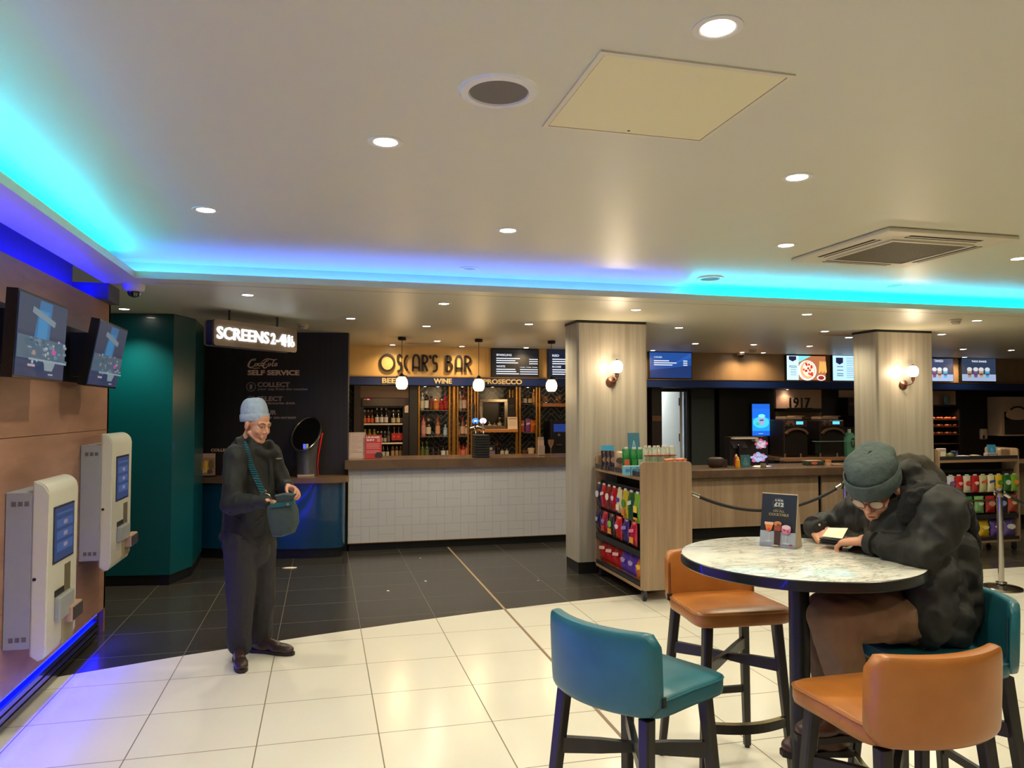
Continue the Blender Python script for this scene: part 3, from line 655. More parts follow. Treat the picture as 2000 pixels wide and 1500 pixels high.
gfx(t.location+Vector((-.09, -.001, .02)), XU, ZU, NF, [('r', (160, 120, 96), (.0, .0, .2, .2)), ('e', (214, 150, 60), (.10, .11, .035, .07)), ('e', (214, 206, 190), (.04, .14, .03, .04)), ('e', (120, 90, 60), (.155, .12, .03, .06)), ('e', (200, 190, 160), (.06, .05, .03, .03)), ('e', (90, 70, 60), (.14, .04, .035, .025)), ('r', (230, 190, 90), (.09, .03, .115, .16))], 'printed_cups', t)
# ================================================================ gold lettering and band lettering
def ol(px, py, Y=BY): q = at(px, py, Y=Y); return q.x, q.z
t = thing('bar_lettering', 'black art deco OSCAR\'S BAR lettering on the gold panel', 'lettering', (1.5, BY, 2.36))
z0 = (ol(743, 724)[1]+ol(918, 724)[1])/2-.01; z1 = z0 + .235
def strokes(name, x, w, shapes, lw=.028):
    mb = MB()
    for sh in shapes:
        mb.ribbon([(x+a*w, z0+b*(z1-z0)) for a, b in sh[0]], sh[1] if len(sh) > 1 else lw, (0, BY-.03, 0), XU, ZU, (0, .026, 0), closed=len(sh) > 2)
    part(mb, name, M((24, 14, 10), .5, var=0), t)
arc = lambda cx, cy, rx, ry, a0, a1, n=14: [(cx+rx*math.cos(math.radians(a0+(a1-a0)*k/n)), cy+ry*math.sin(math.radians(a0+(a1-a0)*k/n))) for k in range(n+1)]
GS = {'O': [(arc(.5, .5, .5, .5, 0, 348, 30), .028, 1)],
 'S': [(arc(.55, .80, .40, .19, 20, 180, 8)+arc(.5, .72, .35, .24, 200, 255, 3)+arc(.5, .32, .42, .22, 75, 0, 5)+arc(.42, .22, .5, .22, 0, -120, 8),)],
 'C': [(arc(.95, .5, .9, .5, 112, 248, 18),)],
 'A': [([(.08, 0), (.10, .70)]+arc(.5, .72, .38, .28, 170, 10, 10)+[(.90, .70), (.92, 0)],), ([(.08, .22), (.92, .22)],)],
 'R': [([(.1, 0), (.1, 1)], .034), (([(.1, .97)]+arc(.25, .74, .62, .24, 90, -90, 12)+[(.1, .50)]),), ([(.35, .50), (.9, 0)],)],
 'B': [([(.1, 0), (.1, 1)], .036), (([(.1, .97)]+arc(.25, .78, .50, .19, 90, -90, 10)+[(.1, .59)]),), (([(.1, .58)]+arc(.25, .29, .66, .29, 90, -90, 12)+[(.1, .015)]),)],
 "'": [([(.3, 1), (.7, .80)], .03)]}
for ch, pa, pb in (('O', 743, 770), ('S', 775, 784), ('C', 789, 801), ('A', 805, 820), ('R', 824, 836), ("'", 838, 842), ('S', 844, 854), ('B', 871, 884), ('A', 889, 903), ('R', 906, 920)):
    xa_, xb_ = ol(pa, 705)[0], ol(pb, 705)[0]; strokes('letter_' + {'\'': 'apostrophe'}.get(ch, ch.lower()), xa_, xb_-xa_, GS[ch])
t = thing('bar_lettering', 'pale BEER, WINE and PROSECCO lettering on the navy band', 'lettering', (2.0, BY-.09, 2.11))
m_cr = M((236, 214, 160), .4, var=0)
for s, pa, pb, nm in (('BEER', 746, 784, 'beer_lettering'), ('WINE', 847, 882, 'wine_lettering'), ('PROSECCO', 944, 1019, 'prosecco_lettering')):
    q0, q1 = ol(pa, 745, BY-.085), ol(pb, 745, BY-.085); zz = (zb+zb2)/2
    text_mesh(s, (q0[0], BY-.086, zz-.036), XU, ZU, (0, -.02, 0), q1[0]-q0[0], .075, m_cr, .035, nm, t)
# ================================================================ menu screens
def screen(px0, py0, px1, py1, label, shapes, Y=BY-.07, glow=1.0, name='menu_screen', base=(10, 14, 24), th=.05, cat='screen', group=None, bezel=.012, bglow=None):
    a = at(px0, py1, Y=Y); b = at(px1, py0, Y=Y); w, h = b.x-a.x, b.z-a.z
    t = thing(name, label, cat, ((a.x+b.x)/2, Y, a.z), 0, group)
    mb = MB(); mb.box(a.x-bezel, b.x+bezel, Y, Y+th, a.z-bezel, b.z+bezel, .004, 1); part(mb, 'casing', M((12, 12, 13), .35, var=0), t)
    mb = MB(); mb.box(a.x, b.x, Y-.002, Y-.0003, a.z, b.z); part(mb, 'display', E(base, glow if bglow is None else bglow), t)
    sh = []
    for s_ in shapes:
        if s_[0] in 're':
            c = s_[2]; sh.append((s_[0], s_[1], (c[0]*w, c[1]*h, c[2]*w, c[3]*h)))
        elif s_[0] == 'l': sh.append(('l', s_[1], [(x*w, y*h) for x, y in s_[2]], s_[3]*h))
        else: sh.append(('p', s_[1], [(x*w, y*h) for x, y in s_[2]]))
    if sh: gfx(Vector((a.x, Y-.002, a.z)), XU, ZU, NF, sh, 'screen_picture', t, glow)
    return t, a, b
WH = (235, 240, 250); 
def rows(ys, x0, x1s, th=.035): return [('r', WH, (x0, y, x1, y+th)) for y, x1 in zip(ys, x1s)]
def stext(t, a, b, s, fx0, fy0, fx1, fy1, col=WH, g=1.0, Y=BY-.074, bold=.02, name='lettering'):
    w, h = b.x-a.x, b.z-a.z
    text_mesh(s, (a.x+fx0*w, Y, a.z+fy0*h), XU, ZU, (0, -.001, 0), (fx1-fx0)*w, (fy1-fy0)*h, E(col, g), bold, name, t)
D1 = (12, 22, 44)
t, a, b = screen(961, 684, 1051, 736, 'dark wine menu screen right of the bar lettering, whole in view', rows((.66, .58, .50), .09, (.60, .50, .56)) + rows((.26, .18, .10), .09, (.50, .52, .58)) + [('r', WH, (.80, y, .99, y+.03)) for y in (.64, .56, .48)] + [('r', WH, (.60, y, .99, y+.03)) for y in (.26, .18, .10)], base=(8, 14, 24), glow=1.1)
stext(t, a, b, 'SPARKLING', .09, .76, .42, .84); stext(t, a, b, 'WHITE', .09, .35, .28, .42); stext(t, a, b, '125ML 175ML 250ML', .60, .345, .99, .375)
t, a, b = screen(1071, 685, 1165, 737, 'dark wine menu screen half hidden by the left pillar', rows((.64, .56, .48), .08, (.40, .52, .55)) + rows((.26, .18, .10), .08, (.52, .5, .34)), base=(14, 26, 48), glow=1.1)
stext(t, a, b, 'RED', .08, .75, .22, .83); stext(t, a, b, 'ROSE', .08, .35, .26, .42)
t, a, b = screen(1269, 689, 1350, 738, 'bright blue cider menu screen right of the left pillar', [('p', (40, 92, 176), [(.45, .45), (1, .80), (1, .98), (.62, .62)]), ('p', (34, 78, 152), [(0, .3), (1, .5), (1, .98), (0, .98)])][::-1] + rows((.65, .57, .49), .10, (.46, .64, .54)) + [('r', WH, (.80, y, .90, y+.035)) for y in (.65, .57, .49)], base=(24, 52, 108), glow=1.1)
stext(t, a, b, 'CIDER', .10, .77, .30, .84, (190, 210, 235))
PZ = [('r', (190, 226, 236), (0, 0, .30, 1)), ('r', (160, 98, 62), (.30, 0, 1, 1)), ('p', (120, 205, 210), [(.30, .72), (.62, 1), (.30, 1)]), ('r', (26, 26, 62), (.05, .84, .24, .98)), ('p', (26, 26, 62), [(.05, .84), (.24, .84), (.145, .76)]),
      ('e', (226, 222, 224), (.52, .40, .24, .42)), ('e', (222, 168, 120), (.53, .42, .19, .37)), ('e', (236, 220, 196), (.55, .45, .15, .30))]
random.seed(5)
for k in range(16): PZ.append(('e', random.choice([(196, 52, 34), (178, 40, 30), (210, 90, 50)]), (.53+random.uniform(-.11, .11), .45+random.uniform(-.24, .24), .028, .05)))
for k in range(10): PZ.append(('p', (216, 160, 84), [(.80+.02*k, .30+.03*(k % 4)), (.83+.02*k, .29+.03*(k % 4)), (.86+.014*k, .78-.05*(k % 3)), (.83+.014*k, .80-.05*(k % 3))]))
PZ += [('e', (236, 230, 226), (.86, .10, .11, .12)), ('e', (150, 40, 34), (.86, .10, .08, .085))] + [('r', (90, 120, 150), (.07, y, .22, y+.02)) for y in (.42, .34, .28, .20)]
t, a, b = screen(1537, 696, 1612, 742, 'bright menu screen showing a pizza and chips', PZ, glow=1.5)
stext(t, a, b, 'PIZZA', .06, .50, .25, .60, (60, 90, 120), 1.2, BY-.078)
t, a, b = screen(1627, 696, 1702, 743, 'bright pale blue text menu screen cut off by the right pillar', [('r', (24, 28, 60), (.08, .72, .26, .92)), ('p', (24, 28, 60), [(.08, .72), (.26, .72), (.17, .64)])] + [('r', (60, 80, 120), (.10, y, .26, y+.03)) for y in (.54, .40, .26, .18)] + [('r', (110, 130, 165), (.34, y, .9, y+.018)) for y in (.9, .82, .75, .68, .60, .50, .43, .36, .28, .20, .12)], base=(176, 216, 246), glow=1.4)
def cups(base):
    s = [('r', (170, 190, 225), (0, 0, 1, .30))]
    for cx, c in ((.22, (176, 150, 120)), (.40, (120, 92, 130)), (.56, (196, 170, 120)), (.74, (70, 180, 220))):
        s += [('p', c, [(cx-.045, .16), (cx+.045, .16), (cx+.075, .50), (cx-.075, .50)]), ('e', (226, 226, 230), (cx, .52, .075, .09)), ('r', (120, 60, 90), (cx-.05, .26, cx+.05, .34))]
    return s
t, a, b = screen(1800, 701, 1861, 744, 'drinks cup menu screen emerging from behind the right pillar', [('r', (60, 70, 100), (0, 0, 1, 1))] + cups(0), glow=1.1, base=(40, 50, 84)); stext(t, a, b, 'TANGO', .4, .84, .68, .95, Y=BY-.078)
t, a, b = screen(1879, 701, 1944, 744, 'slate blue screen with milkshake cups at the far right', [('r', (52, 66, 92), (0, 0, 1, 1))] + cups(0), glow=.9, base=(52, 66, 92)); stext(t, a, b, 'THICK SHAKES', .28, .83, .72, .91, Y=BY-.078)
# ================================================================ back bar
MESHC = {}
def bottle(x, y, z, h, r, body, lab, cap, label, group=None, shape='beer', kind='bottle', yaw=0):
    t = thing('bottle', label, kind, (x, y, z), yaw, group)
    key = (shape, round(h, 3), round(r, 3))
    if key not in MESHC:
        pr = {'beer': [(.001, 0), (r*.9, 0), (r, h*.03), (r, h*.55), (r*.80, h*.66), (r*.42, h*.78), (r*.36, h*.93), (.001, h*.93)],
              'wine': [(.001, 0), (r*.95, 0), (r, h*.02), (r, h*.62), (r*.75, h*.70), (r*.40, h*.76), (r*.36, h*.86), (.001, h*.86)],
              'spirit': [(.001, 0), (r*.94, 0), (r, h*.03), (r, h*.64), (r*.88, h*.70), (r*.40, h*.77), (r*.34, h*.88), (.001, h*.88)],
              'can': [(.001, 0), (r*.85, 0), (r, h*.05), (r, h*.92), (r*.8, h*.99), (.001, h*.99)]}[shape]
        a = MB().lathe(pr, seg=14).mesh('bottle_glass', [None], 50)
        lo, hi = {'beer': (.08, .42), 'wine': (.12, .48), 'spirit': (.12, .52), 'can': (.2, .7)}[shape]
        b = MB().lathe([(r*1.02, h*lo), (r*1.02, h*hi)], seg=14, cap=False).mesh('bottle_label', [None], 50)
        c = MB().lathe([(r*.44, h*.86), (r*.46, h*.995), (.001, h)], seg=12).mesh('cap', [None], 40)
        MESHC[key] = (a, b, c)
    for me, nm, m in zip(MESHC[key], ('glass', 'paper_label', 'cap'), (M(body, .12, coat=.8, var=0), M(lab, .6, var=0) if lab else None, M(cap, .3, var=0) if cap else None)):
        if m is None: continue
        o = bpy.data.objects.new(nm, me); COL.objects.link(o); o.parent = t
        o.material_slots[0].link = 'OBJECT'; o.material_slots[0].material = m
    return t
def cubby(px0, px1, nm='gold_post', **k): pass
ZB = .975; YB = 11.12
t = thing('back_counter', 'dark back bar counter running along the tiled wall', 'counter', (2.3, 11.0, 0))
mb = MB(); mb.box(1.38, 3.9, 10.86, 11.34, 0, ZB-.035); part(mb, 'cabinet', M((30, 22, 18), .5), t)
mb = MB(); mb.box(1.38, 3.9, 10.82, 11.345, ZB-.034, ZB); part(mb, 'worktop', m_top, t)
zc2 = zb2-.008
# gold posts
m_brass = M((196, 142, 66), .28, metal=.75, var=.05, name='brass')
posts = [(818, 5, 'left edge of the wine shelves'), (878, 5, 'right edge of the wine shelves'), (886.5, 8, 'between the wine niche and the second niche, wide'), (893.8, 4, 'left edge of the second niche'),
         (914.5, 4, 'right edge of the second niche'), (921, 4, 'behind the tall beer taps, left one'), (927.5, 5, 'behind the tall beer taps, middle one'), (933, 4, 'left edge of the steel framed hatch'),
         (1009, 6, 'right of the steel framed hatch, left of a pair'), (1015.5, 5, 'right of the steel framed hatch, right of a pair'), (1048, 5, 'left of the coffee niche, left of a pair'), (1054, 5, 'left of the coffee niche, right of a pair')]
for px, w_, lb in posts:
    x = at(px, 800, Y=10.98).x; r = w_*.0037
    mb = MB(); mb.tube([(x, 10.98, ZB+.001), (x, 10.98, ZB+.04)], r*1.15, 16); mb.tube([(x, 10.98, ZB+.0395), (x, 10.98, zc2)], r, 16)
    tag(part(mb, 'brass_post', m_brass, None, True), 'brass post %s' % lb, 'post', 'brass posts of the back bar')
# niche shelves
def X11(px, Y=YB): return at(px, 800, Y=Y).x
def Z11(py, Y=YB): return at(900, py, Y=Y).z
m_shelf = M((150, 150, 145), .1, trans=.0, coat=1, var=0)
sh = {}
for nm, pa, pb, y in (('upper left', 820, 874, 801), ('lower left', 820, 874, 851), ('upper narrow', 894.5, 913, 802), ('lower narrow', 894.5, 913, 851), ('upper right', 1019, 1045, 789), ('lower right', 1019, 1045, 845)):
    mb = MB(); mb.box(X11(pa), X11(pb), 10.99, 11.345, Z11(y)-.012, Z11(y))
    o = part(mb, 'glass_shelf', M((96, 100, 98), .15, coat=1, var=0)); sh[nm] = Z11(y)
    tag(o, 'thin glass bottle shelf, %s' % {'upper left': 'upper one of the wide wine niche', 'lower left': 'lower one of the wide wine niche', 'upper narrow': 'upper one of the narrow second niche', 'lower narrow': 'lower one of the narrow second niche', 'upper right': 'upper one of the niche with the crisp bags', 'lower right': 'the one carrying the orange and purple bags'}[nm], 'shelf', 'glass shelves of the back bar')
def rowb(items, y0, z, where, grp, Y=YB, shape='spirit'):
    """items: (px, height in px, radius px, body, label, cap, colour words)"""
    for k, it in enumerate(items):
        px, hp, rp, body, lab, cap, words = it[:7]; s_ = it[7] if len(it) > 7 else shape
        bottle(X11(px, Y), Y, z, hp*.0077, rp*.0077, body, lab, cap, '%s, %s from left %s' % (words, ORD[k], where), grp, s_)
AMB, DKB, RED, CLR, GRN, PNK, ORG = (150, 70, 20), (30, 16, 12), (150, 20, 16), (150, 150, 145), (46, 60, 22), (190, 110, 100), (200, 104, 40)
CRM, WHT = (214, 196, 164), (222, 216, 206)
rowb([(824, 34, 4, CLR, CRM, (190, 180, 170), 'clear bottle with silver cap'), (833, 36, 4.2, DKB, WHT, (200, 196, 190), 'dark bottle with pale label'), (842, 26, 4, (96, 40, 16), (120, 60, 30), (40, 20, 12), 'brown spirit bottle'),
      (852, 28, 5.5, ORG, (210, 130, 60), (210, 190, 170), 'orange liqueur bottle'), (863, 22, 4.6, RED, (176, 40, 30), (200, 190, 180), 'red liqueur bottle'), (871, 34, 4, RED, (170, 60, 50), (180, 30, 24), 'tall red bottle')], 0, sh['upper left'], 'on upper wine shelf', 'spirits on the upper wine shelf')
rowb([(827, 40, 4.6, PNK, (200, 140, 130), (190, 24, 24), 'pink bottle with red cap'), (837, 34, 5, DKB, CRM, (200, 170, 130), 'black bottle with a diamond cream label'), (855, 38, 4.6, (150, 80, 50), (216, 160, 120), (170, 60, 40), 'tan bottle with orange label'), (870, 22, 4, (150, 170, 180), (190, 196, 200), (216, 216, 214), 'pale blue bottle with white cap')],
     0, sh['lower left'], 'on lower wine shelf', 'spirits on the lower wine shelf')
rowb([(825, 30, 4.5, GRN, (90, 96, 40), (110, 120, 40), 'dark green wine bottle'), (834, 30, 4.5, GRN, (96, 100, 46), (110, 120, 40), 'dark green wine bottle with yellow neck'), (846, 22, 3.6, DKB, (56, 44, 40), (20, 20, 20), 'short black bottle'), (856, 22, 3.6, DKB, (50, 40, 38), (20, 20, 20), 'short black bottle with dark label'), (866, 26, 4.5, DKB, WHT, (20, 20, 22), 'black wine bottle with white label'), (876.5, 26, 4.5, DKB, (226, 206, 190), (20, 20, 22), 'black wine bottle with cream label')],
     0, ZB, 'below the wine shelves', 'wine bottles on the back counter', shape='wine')
rowb([(898, 38, 4, (176, 150, 120), WHT, (216, 214, 210), 'clear bottle with white label'), (907, 40, 4.4, (120, 50, 30), (226, 190, 170), (170, 30, 26), 'red capped brown bottle')], 0, sh['upper narrow'], 'high in narrow niche', 'spirits in the narrow niche, top', Y=11.1)
rowb([(896.5, 26, 3, CLR, (200, 180, 160), (206, 190, 170), 'slim clear bottle'), (903.5, 36, 5, (120, 70, 50), (226, 180, 150), (180, 30, 30), 'square bottle with peach label'), (911.5, 30, 3.6, (130, 84, 60), (226, 190, 170), (170, 120, 90), 'bottle with pale label')], 0, sh['lower narrow'], 'midway up narrow niche', 'spirits in the narrow niche, middle')
rowb([(896.5, 30, 4, (150, 60, 24), (230, 140, 80), (226, 90, 50), 'orange labelled bottle'), (905, 26, 4.6, (130, 30, 24), (230, 120, 100), (60, 20, 20), 'red labelled bottle'), (912.5, 32, 3.4, (130, 70, 50), (220, 140, 100), (226, 150, 130), 'bottle with pink cap')], 0, ZB, 'at foot of narrow niche', 'bottles in the narrow niche, bottom')
# pass-through hatch with steel frame, oak shelf under it, bottles
hx0, hx1 = X11(936, 11.0), X11(991, 11.0); hz0, hz1 = Z11(838, 11.0), Z11(779, 11.0)
t = thing('serving_hatch', 'square steel framed hatch window above the oak shelf', 'hatch', ((hx0+hx1)/2, 11.0, hz0))
mb = MB()
fw = .048
mb.box(hx0, hx1, 10.98, 11.04, hz1-fw, hz1, .004, 1); mb.box(hx0, hx1, 10.98, 11.04, hz0, hz0+fw, .004, 1); mb.box(hx0, hx0+fw, 10.98, 11.04, hz0+fw, hz1-fw); mb.box(hx1-fw, hx1, 10.98, 11.04, hz0+fw, hz1-fw)
part(mb, 'steel_frame', M((150, 140, 128), .25, metal=.9, var=.03), t)
mb = MB(); mb.box(hx0+fw, hx1-fw, 11.20, 11.21, hz0+fw, hz1-fw); part(mb, 'back_panel', M((34, 30, 24), .3, coat=.4), t)
rowb([(956.5, 17, 3.4, DKB, (216, 190, 150), DKB, 'slim dark bottle'), (966, 14, 4.4, (60, 40, 20), (220, 200, 160), DKB, 'round jar like bottle'), (976, 22, 4.2, (50, 30, 16), (206, 180, 140), (214, 190, 110), 'gold topped sparkling bottle')], 0, hz0+.002, 'inside the steel framed hatch', 'bottles in the hatch', Y=11.1)
sx0, sx1 = X11(934, 10.95), X11(1010, 10.95)
mb = MB(); mb.box(sx0, sx1, 10.885, 11.34, Z11(845, 10.9), hz0-.002, .003, 1); tag(part(mb, 'oak_shelf', wood('orange_oak', (176, 112, 56), (204, 138, 74), (.6, 8, 8), .4, 2)), 'orange oak shelf under the steel framed hatch', 'shelf')
mb = MB(); mb.box(X11(992, 11), X11(1006, 11), 11.0, 11.3, hz0+.002, Z11(776, 11)); mb.mat(1).box(X11(995, 11), X11(1003, 11), 10.996, 11.0, Z11(796, 11), Z11(790, 11)); tag(part(mb, 'dark_cabinet', [M((34, 24, 20), .5), M((60, 46, 40), .4)]), 'small dark cabinet right of the steel framed hatch', 'cabinet')
for px, lb in ((995.5, 'left'), (1001.5, 'right')):
    mb = MB(); x = X11(px, 11.15); mb.cyl((x, 11.15, Z11(776, 11)+.002), (x, 11.15, zc2-.04), .018, seg=14); tag(part(mb, 'brass_tube', m_brass, None, True), 'short brass tube above the dark cabinet, %s one' % lb, 'tube')
# paper notice in front
def sheet(px0, py0, px1, py1, Y, label, col, name='paper_notice', cat='notice', shapes=(), zrest=None, lean=0.03, base=False):
    a = at(px0, py1, Y=Y); b = at(px1, py0, Y=Y); w, h = b.x-a.x, b.z-a.z; z0_ = a.z if zrest is None else zrest
    t = thing(name, label, cat, ((a.x+b.x)/2, Y, z0_)); u, v = XU, Vector((0, lean, h)).normalized(); n = Vector((0, -v.z, v.y)); h = b.z-z0_
    mb = MB(); mb.prism([(0, 0), (w, 0), (w, h), (0, h)], (a.x, Y, z0_), u, v, -n*.004); part(mb, 'card', M(col, .5, var=0), t)
    if base: mb = MB(); mb.box(a.x, b.x, Y-.01, Y+.06, z0_, z0_+.006); part(mb, 'foot', M(col, .4, var=0), t)
    sh_ = []
    for s_ in shapes:
        if s_[0] in 're': c = s_[2]; sh_.append((s_[0], s_[1], (c[0]*w, c[1]*h, c[2]*w, c[3]*h)))
        elif s_[0] == 'l': sh_.append(('l', s_[1], [(x*w, y*h) for x, y in s_[2]], s_[3]*h))
        else: sh_.append(('p', s_[1], [(x*w, y*h) for x, y in s_[2]]))
    if sh_: gfx((a.x, Y, z0_), u, v, n, sh_, 'print', t)
    return t, Vector((a.x, Y, z0_)), u, v, n, w, h
TXT = (120, 100, 90)
sheet(992, 814, 1011, 839, 10.9, 'white paper notice propped on the oak shelf', (232, 206, 180), shapes=[('r', TXT, (.1, y, .9, y+.03)) for y in (.86, .8)] + [('r', (190, 166, 148), (.1, y, .85, y+.02)) for y in (.6, .5, .4, .3)], zrest=hz0-.001)
rowb([(983, 16, 3.5, DKB, CRM, DKB, 'small dark bottle')][:0], 0, ZB, '', None)
# items on the back counter under the oak shelf
rowb([(971, 26, 3.6, DKB, (60, 30, 26), (206, 60, 30), 'wine bottle with red foil'), (981, 22, 4, DKB, WHT, (20, 18, 18), 'dark wine bottle with white label'), (990, 22, 4, DKB, (226, 214, 190), (20, 18, 18), 'dark wine bottle with ivory label')], 0, ZB, 'under the oak shelf', 'wine bottles under the oak shelf', shape='wine')
mb = MB(); mb.box(X11(949, 11.0), X11(966, 11.0), 10.95, 11.05, ZB, ZB+.17); mb.mat(1).box(X11(950, 11.0), X11(965, 11.0), 10.944, 10.949, ZB+.01, ZB+.09); mb.mat(2).box(X11(955, 11), X11(960, 11), 10.94, 10.943, ZB+.10, ZB+.14)
tag(part(mb, 'gift_box', [M((40, 34, 36), .5), M((120, 112, 134), .5), M((190, 170, 140), .5)]), 'dark gift box with lilac lower half under the oak shelf', 'box')
# niche with crisps
rowb([(1025, 22, 4, DKB, (226, 210, 180), (40, 20, 16), 'dark bottle with cream label'), (1036, 22, 4, DKB, (220, 200, 150), (40, 20, 16), 'dark bottle with gold label'), (1043, 30, 3, (200, 130, 60), (226, 170, 110), (226, 190, 140), 'slim glowing amber bottle')], 0, sh['upper right'], 'above the crisp bags', 'bottles above the crisp bags')
def pouch_mesh(w, h, d, n=6, m=7):
    k = ('pouch', round(w, 3), round(h, 3), round(d, 3))
    if k in MESHC: return MESHC[k]
    mb = MB(); F, Bk = [], []
    for j in range(m+1):
        v = j/m; rf, rb = [], []
        for i in range(n+1):
            u = i/n; t_ = d/2*(max(0, math.sin(math.pi*min(1, max(0, (v-.07)/.86))))**.6)*(math.sin(math.pi*u)**.55)
            x = (u-.5)*w*(1-.06*math.sin(math.pi*v)); z = v*h; wr = .12*d*math.sin(i*2.7+j*1.9)*(0 < j < m)*(0 < i < n)
            rf.append(mb.b.verts.new((x, -t_-.0008+wr, z))); rb.append(mb.b.verts.new((x, t_+.0008, z)) if 0 < i < n or True else None)
        F.append(rf); Bk.append(rb)
    for j in range(m):
        for i in range(n):
            mb._f([F[j][i], F[j][i+1], F[j+1][i+1], F[j+1][i]]); mb._f([Bk[j][i], Bk[j+1][i], Bk[j+1][i+1], Bk[j][i+1]])
        mb._f([F[j][0], F[j+1][0], Bk[j+1][0], Bk[j][0]]); mb._f([F[j][n], Bk[j][n], Bk[j+1][n], F[j+1][n]])
    for i in range(n):
        mb._f([F[0][i], Bk[0][i], Bk[0][i+1], F[0][i+1]]); mb._f([F[m][i], F[m][i+1], Bk[m][i+1], Bk[m][i]])
    MESHC[k] = mb.mesh('bag_body', [None], 70); return MESHC[k]
def patch_mesh(w, h, d, kind):
    k = ('patch', round(w, 3), round(h, 3), kind)
    if k in MESHC: return MESHC[k]
    mb = MB(); y = -d/2-.004
    if kind == 'band': P_ = [(-w*.36, h*.52), (w*.36, h*.60), (w*.36, h*.74), (-w*.36, h*.66)]
    elif kind == 'oval': P_ = [(w*.34*math.cos(a*math.pi/8), h*.55+h*.15*math.sin(a*math.pi/8)) for a in range(16)]
    elif kind == 'block': P_ = [(-w*.3, h*.2), (w*.3, h*.2), (w*.3, h*.58), (-w*.3, h*.58)]
    else: P_ = [(-w*.3, h*.58), (-.05*w, h*.66), (w*.3, h*.62), (w*.2, h*.48), (-w*.1, h*.45)]
    mb.prism(P_, (0, y, 0), XU, ZU, (0, .006, 0)); MESHC[k] = mb.mesh('printed_patch', [None], None); return MESHC[k]
def pouch(loc, yaw, w, h, d, col, pcol, label, group, kind='band', name='snack_bag', cat='snack bag', tilt=0.0, cap=None, p2=None, rough=.28):
    t = thing(name, label, cat, loc, yaw, group); t.rotation_euler = (tilt, 0, yaw)
    for me, nm, m in ((pouch_mesh(w, h, d), 'bag', M(col, rough, coat=.5, var=.05)), (patch_mesh(w, h, d, kind), 'brand_patch', M(pcol, .4, var=0) if pcol else None), (patch_mesh(w, h*.62, d, 'block') if p2 else None, 'picture_patch', M(p2, .4, var=0) if p2 else None)):
        if me is None or m is None: continue
        o = bpy.data.objects.new(nm, me); COL.objects.link(o); o.parent = t
        o.material_slots[0].link = 'OBJECT'; o.material_slots[0].material = m
    if cap:
        k = ('capm', round(w, 3), round(h, 3))
        if k not in MESHC: MESHC[k] = MB().box(-w*.22, w*.22, -.006, .006, h*.985, h*1.07, .002, 1).mesh('hang_tab', [None])
        o = bpy.data.objects.new('hang_tab', MESHC[k]); COL.objects.link(o); o.parent = t; o.material_slots[0].link = 'OBJECT'; o.material_slots[0].material = M(cap, .4, var=0)
    return t
for px, col, pc, lb, wpx, hpx in ((1020, (214, 110, 70), (232, 210, 190), 'red and white crisp bag, leftmost of the three beside the brass posts', 9, 24), (1031, (150, 80, 170), (226, 220, 214), 'purple crisp bag with white top, middle of three', 11, 27), (1041, (226, 110, 30), (236, 160, 70), 'orange crisp bag, rightmost of the three in the back bar niche', 11, 24)):
    pouch((X11(px, 11.05), 11.05, sh['lower right']+.001), 0, wpx*.0077, hpx*.0077, .05, col, pc, lb, 'crisp bags in the back bar')
for px, lb, c, s_ in ((1024, 'small amber tumbler on the back counter behind the menu stand', (110, 60, 30), .04), (1037, 'white paper cup on the back counter left of the brass pair', (216, 190, 156), .055)):
    mb = MB(); mb.lathe([(.001, 0), (s_*.75, 0), (s_, s_*2.2), (s_*.93, s_*2.2), (s_*.7, .01)], (0, 0, 0), 18, cap=False); o = tag(part(mb, 'cup', M(c, .3, var=0), None, True), lb, 'cup'); o.location = (X11(px, 11.0), 11.0, ZB)
# coffee niche at right of the bar
cx0, cx1 = X11(1055, 11.05), X11(1140, 11.05)
mb = MB(); mb.box(cx0, cx1, 10.90, 11.34, Z11(794, 11.0), Z11(787.5, 11.0)); tag(part(mb, 'oak_shelf', wood('orange_oak_shelf', (170, 104, 54), (200, 130, 74), (.6, 8, 8), .4, 2)), 'orange oak shelf carrying two glass cups at the right end of the bar', 'shelf')
for px, lb in ((1064, 'left'), (1091, 'right')):
    mb = MB(); mb.lathe([(.001, 0), (.04, 0), (.034, .01), (.01, .02), (.012, .04), (.05, .07), (.058, .11), (.054, .11), (.046, .075), (.001, .05)], (0, 0, 0), 18); o = tag(part(mb, 'glass_cup', M((150, 120, 90), .1, metal=.3, coat=1, var=0), None, True), 'small glass cup on the right oak shelf, %s one' % lb, 'glass'); o.location = (X11(px, 11.05), 11.05, Z11(787.5, 11.0)+.001)
t = thing('coffee_machine', 'dark coffee machine with blue screen half behind the left pillar', 'coffee machine', (X11(1090, 11.0), 11.0, ZB))
ax, bx = X11(1072, 11.0), X11(1128, 11.0)
mb = MB(); mb.box(ax, bx, 10.92, 11.3, ZB, Z11(822, 11.0), .01, 2); part(mb, 'body', M((22, 20, 24), .35), t)
mb = MB(); mb.box(X11(1082, 10.9), X11(1118, 10.9), 10.914, 10.919, Z11(845, 10.9), Z11(829, 10.9)); part(mb, 'display', E((18, 50, 120), 1.0), t)
mb = MB(); mb.cyl((X11(1092, 10.9), 10.90, Z11(851, 10.9)), (X11(1092, 10.9), 10.92, Z11(851, 10.9)), .02, seg=18); part(mb, 'dial', M((150, 140, 130), .3, metal=.8), t)
mb = MB(); mb.box(X11(1087, 10.9), X11(1097, 10.9), 10.88, 10.92, Z11(871, 10.9)-.006, Z11(871, 10.9)+.004); part(mb, 'spout', M((150, 130, 110), .3, metal=.8), t)
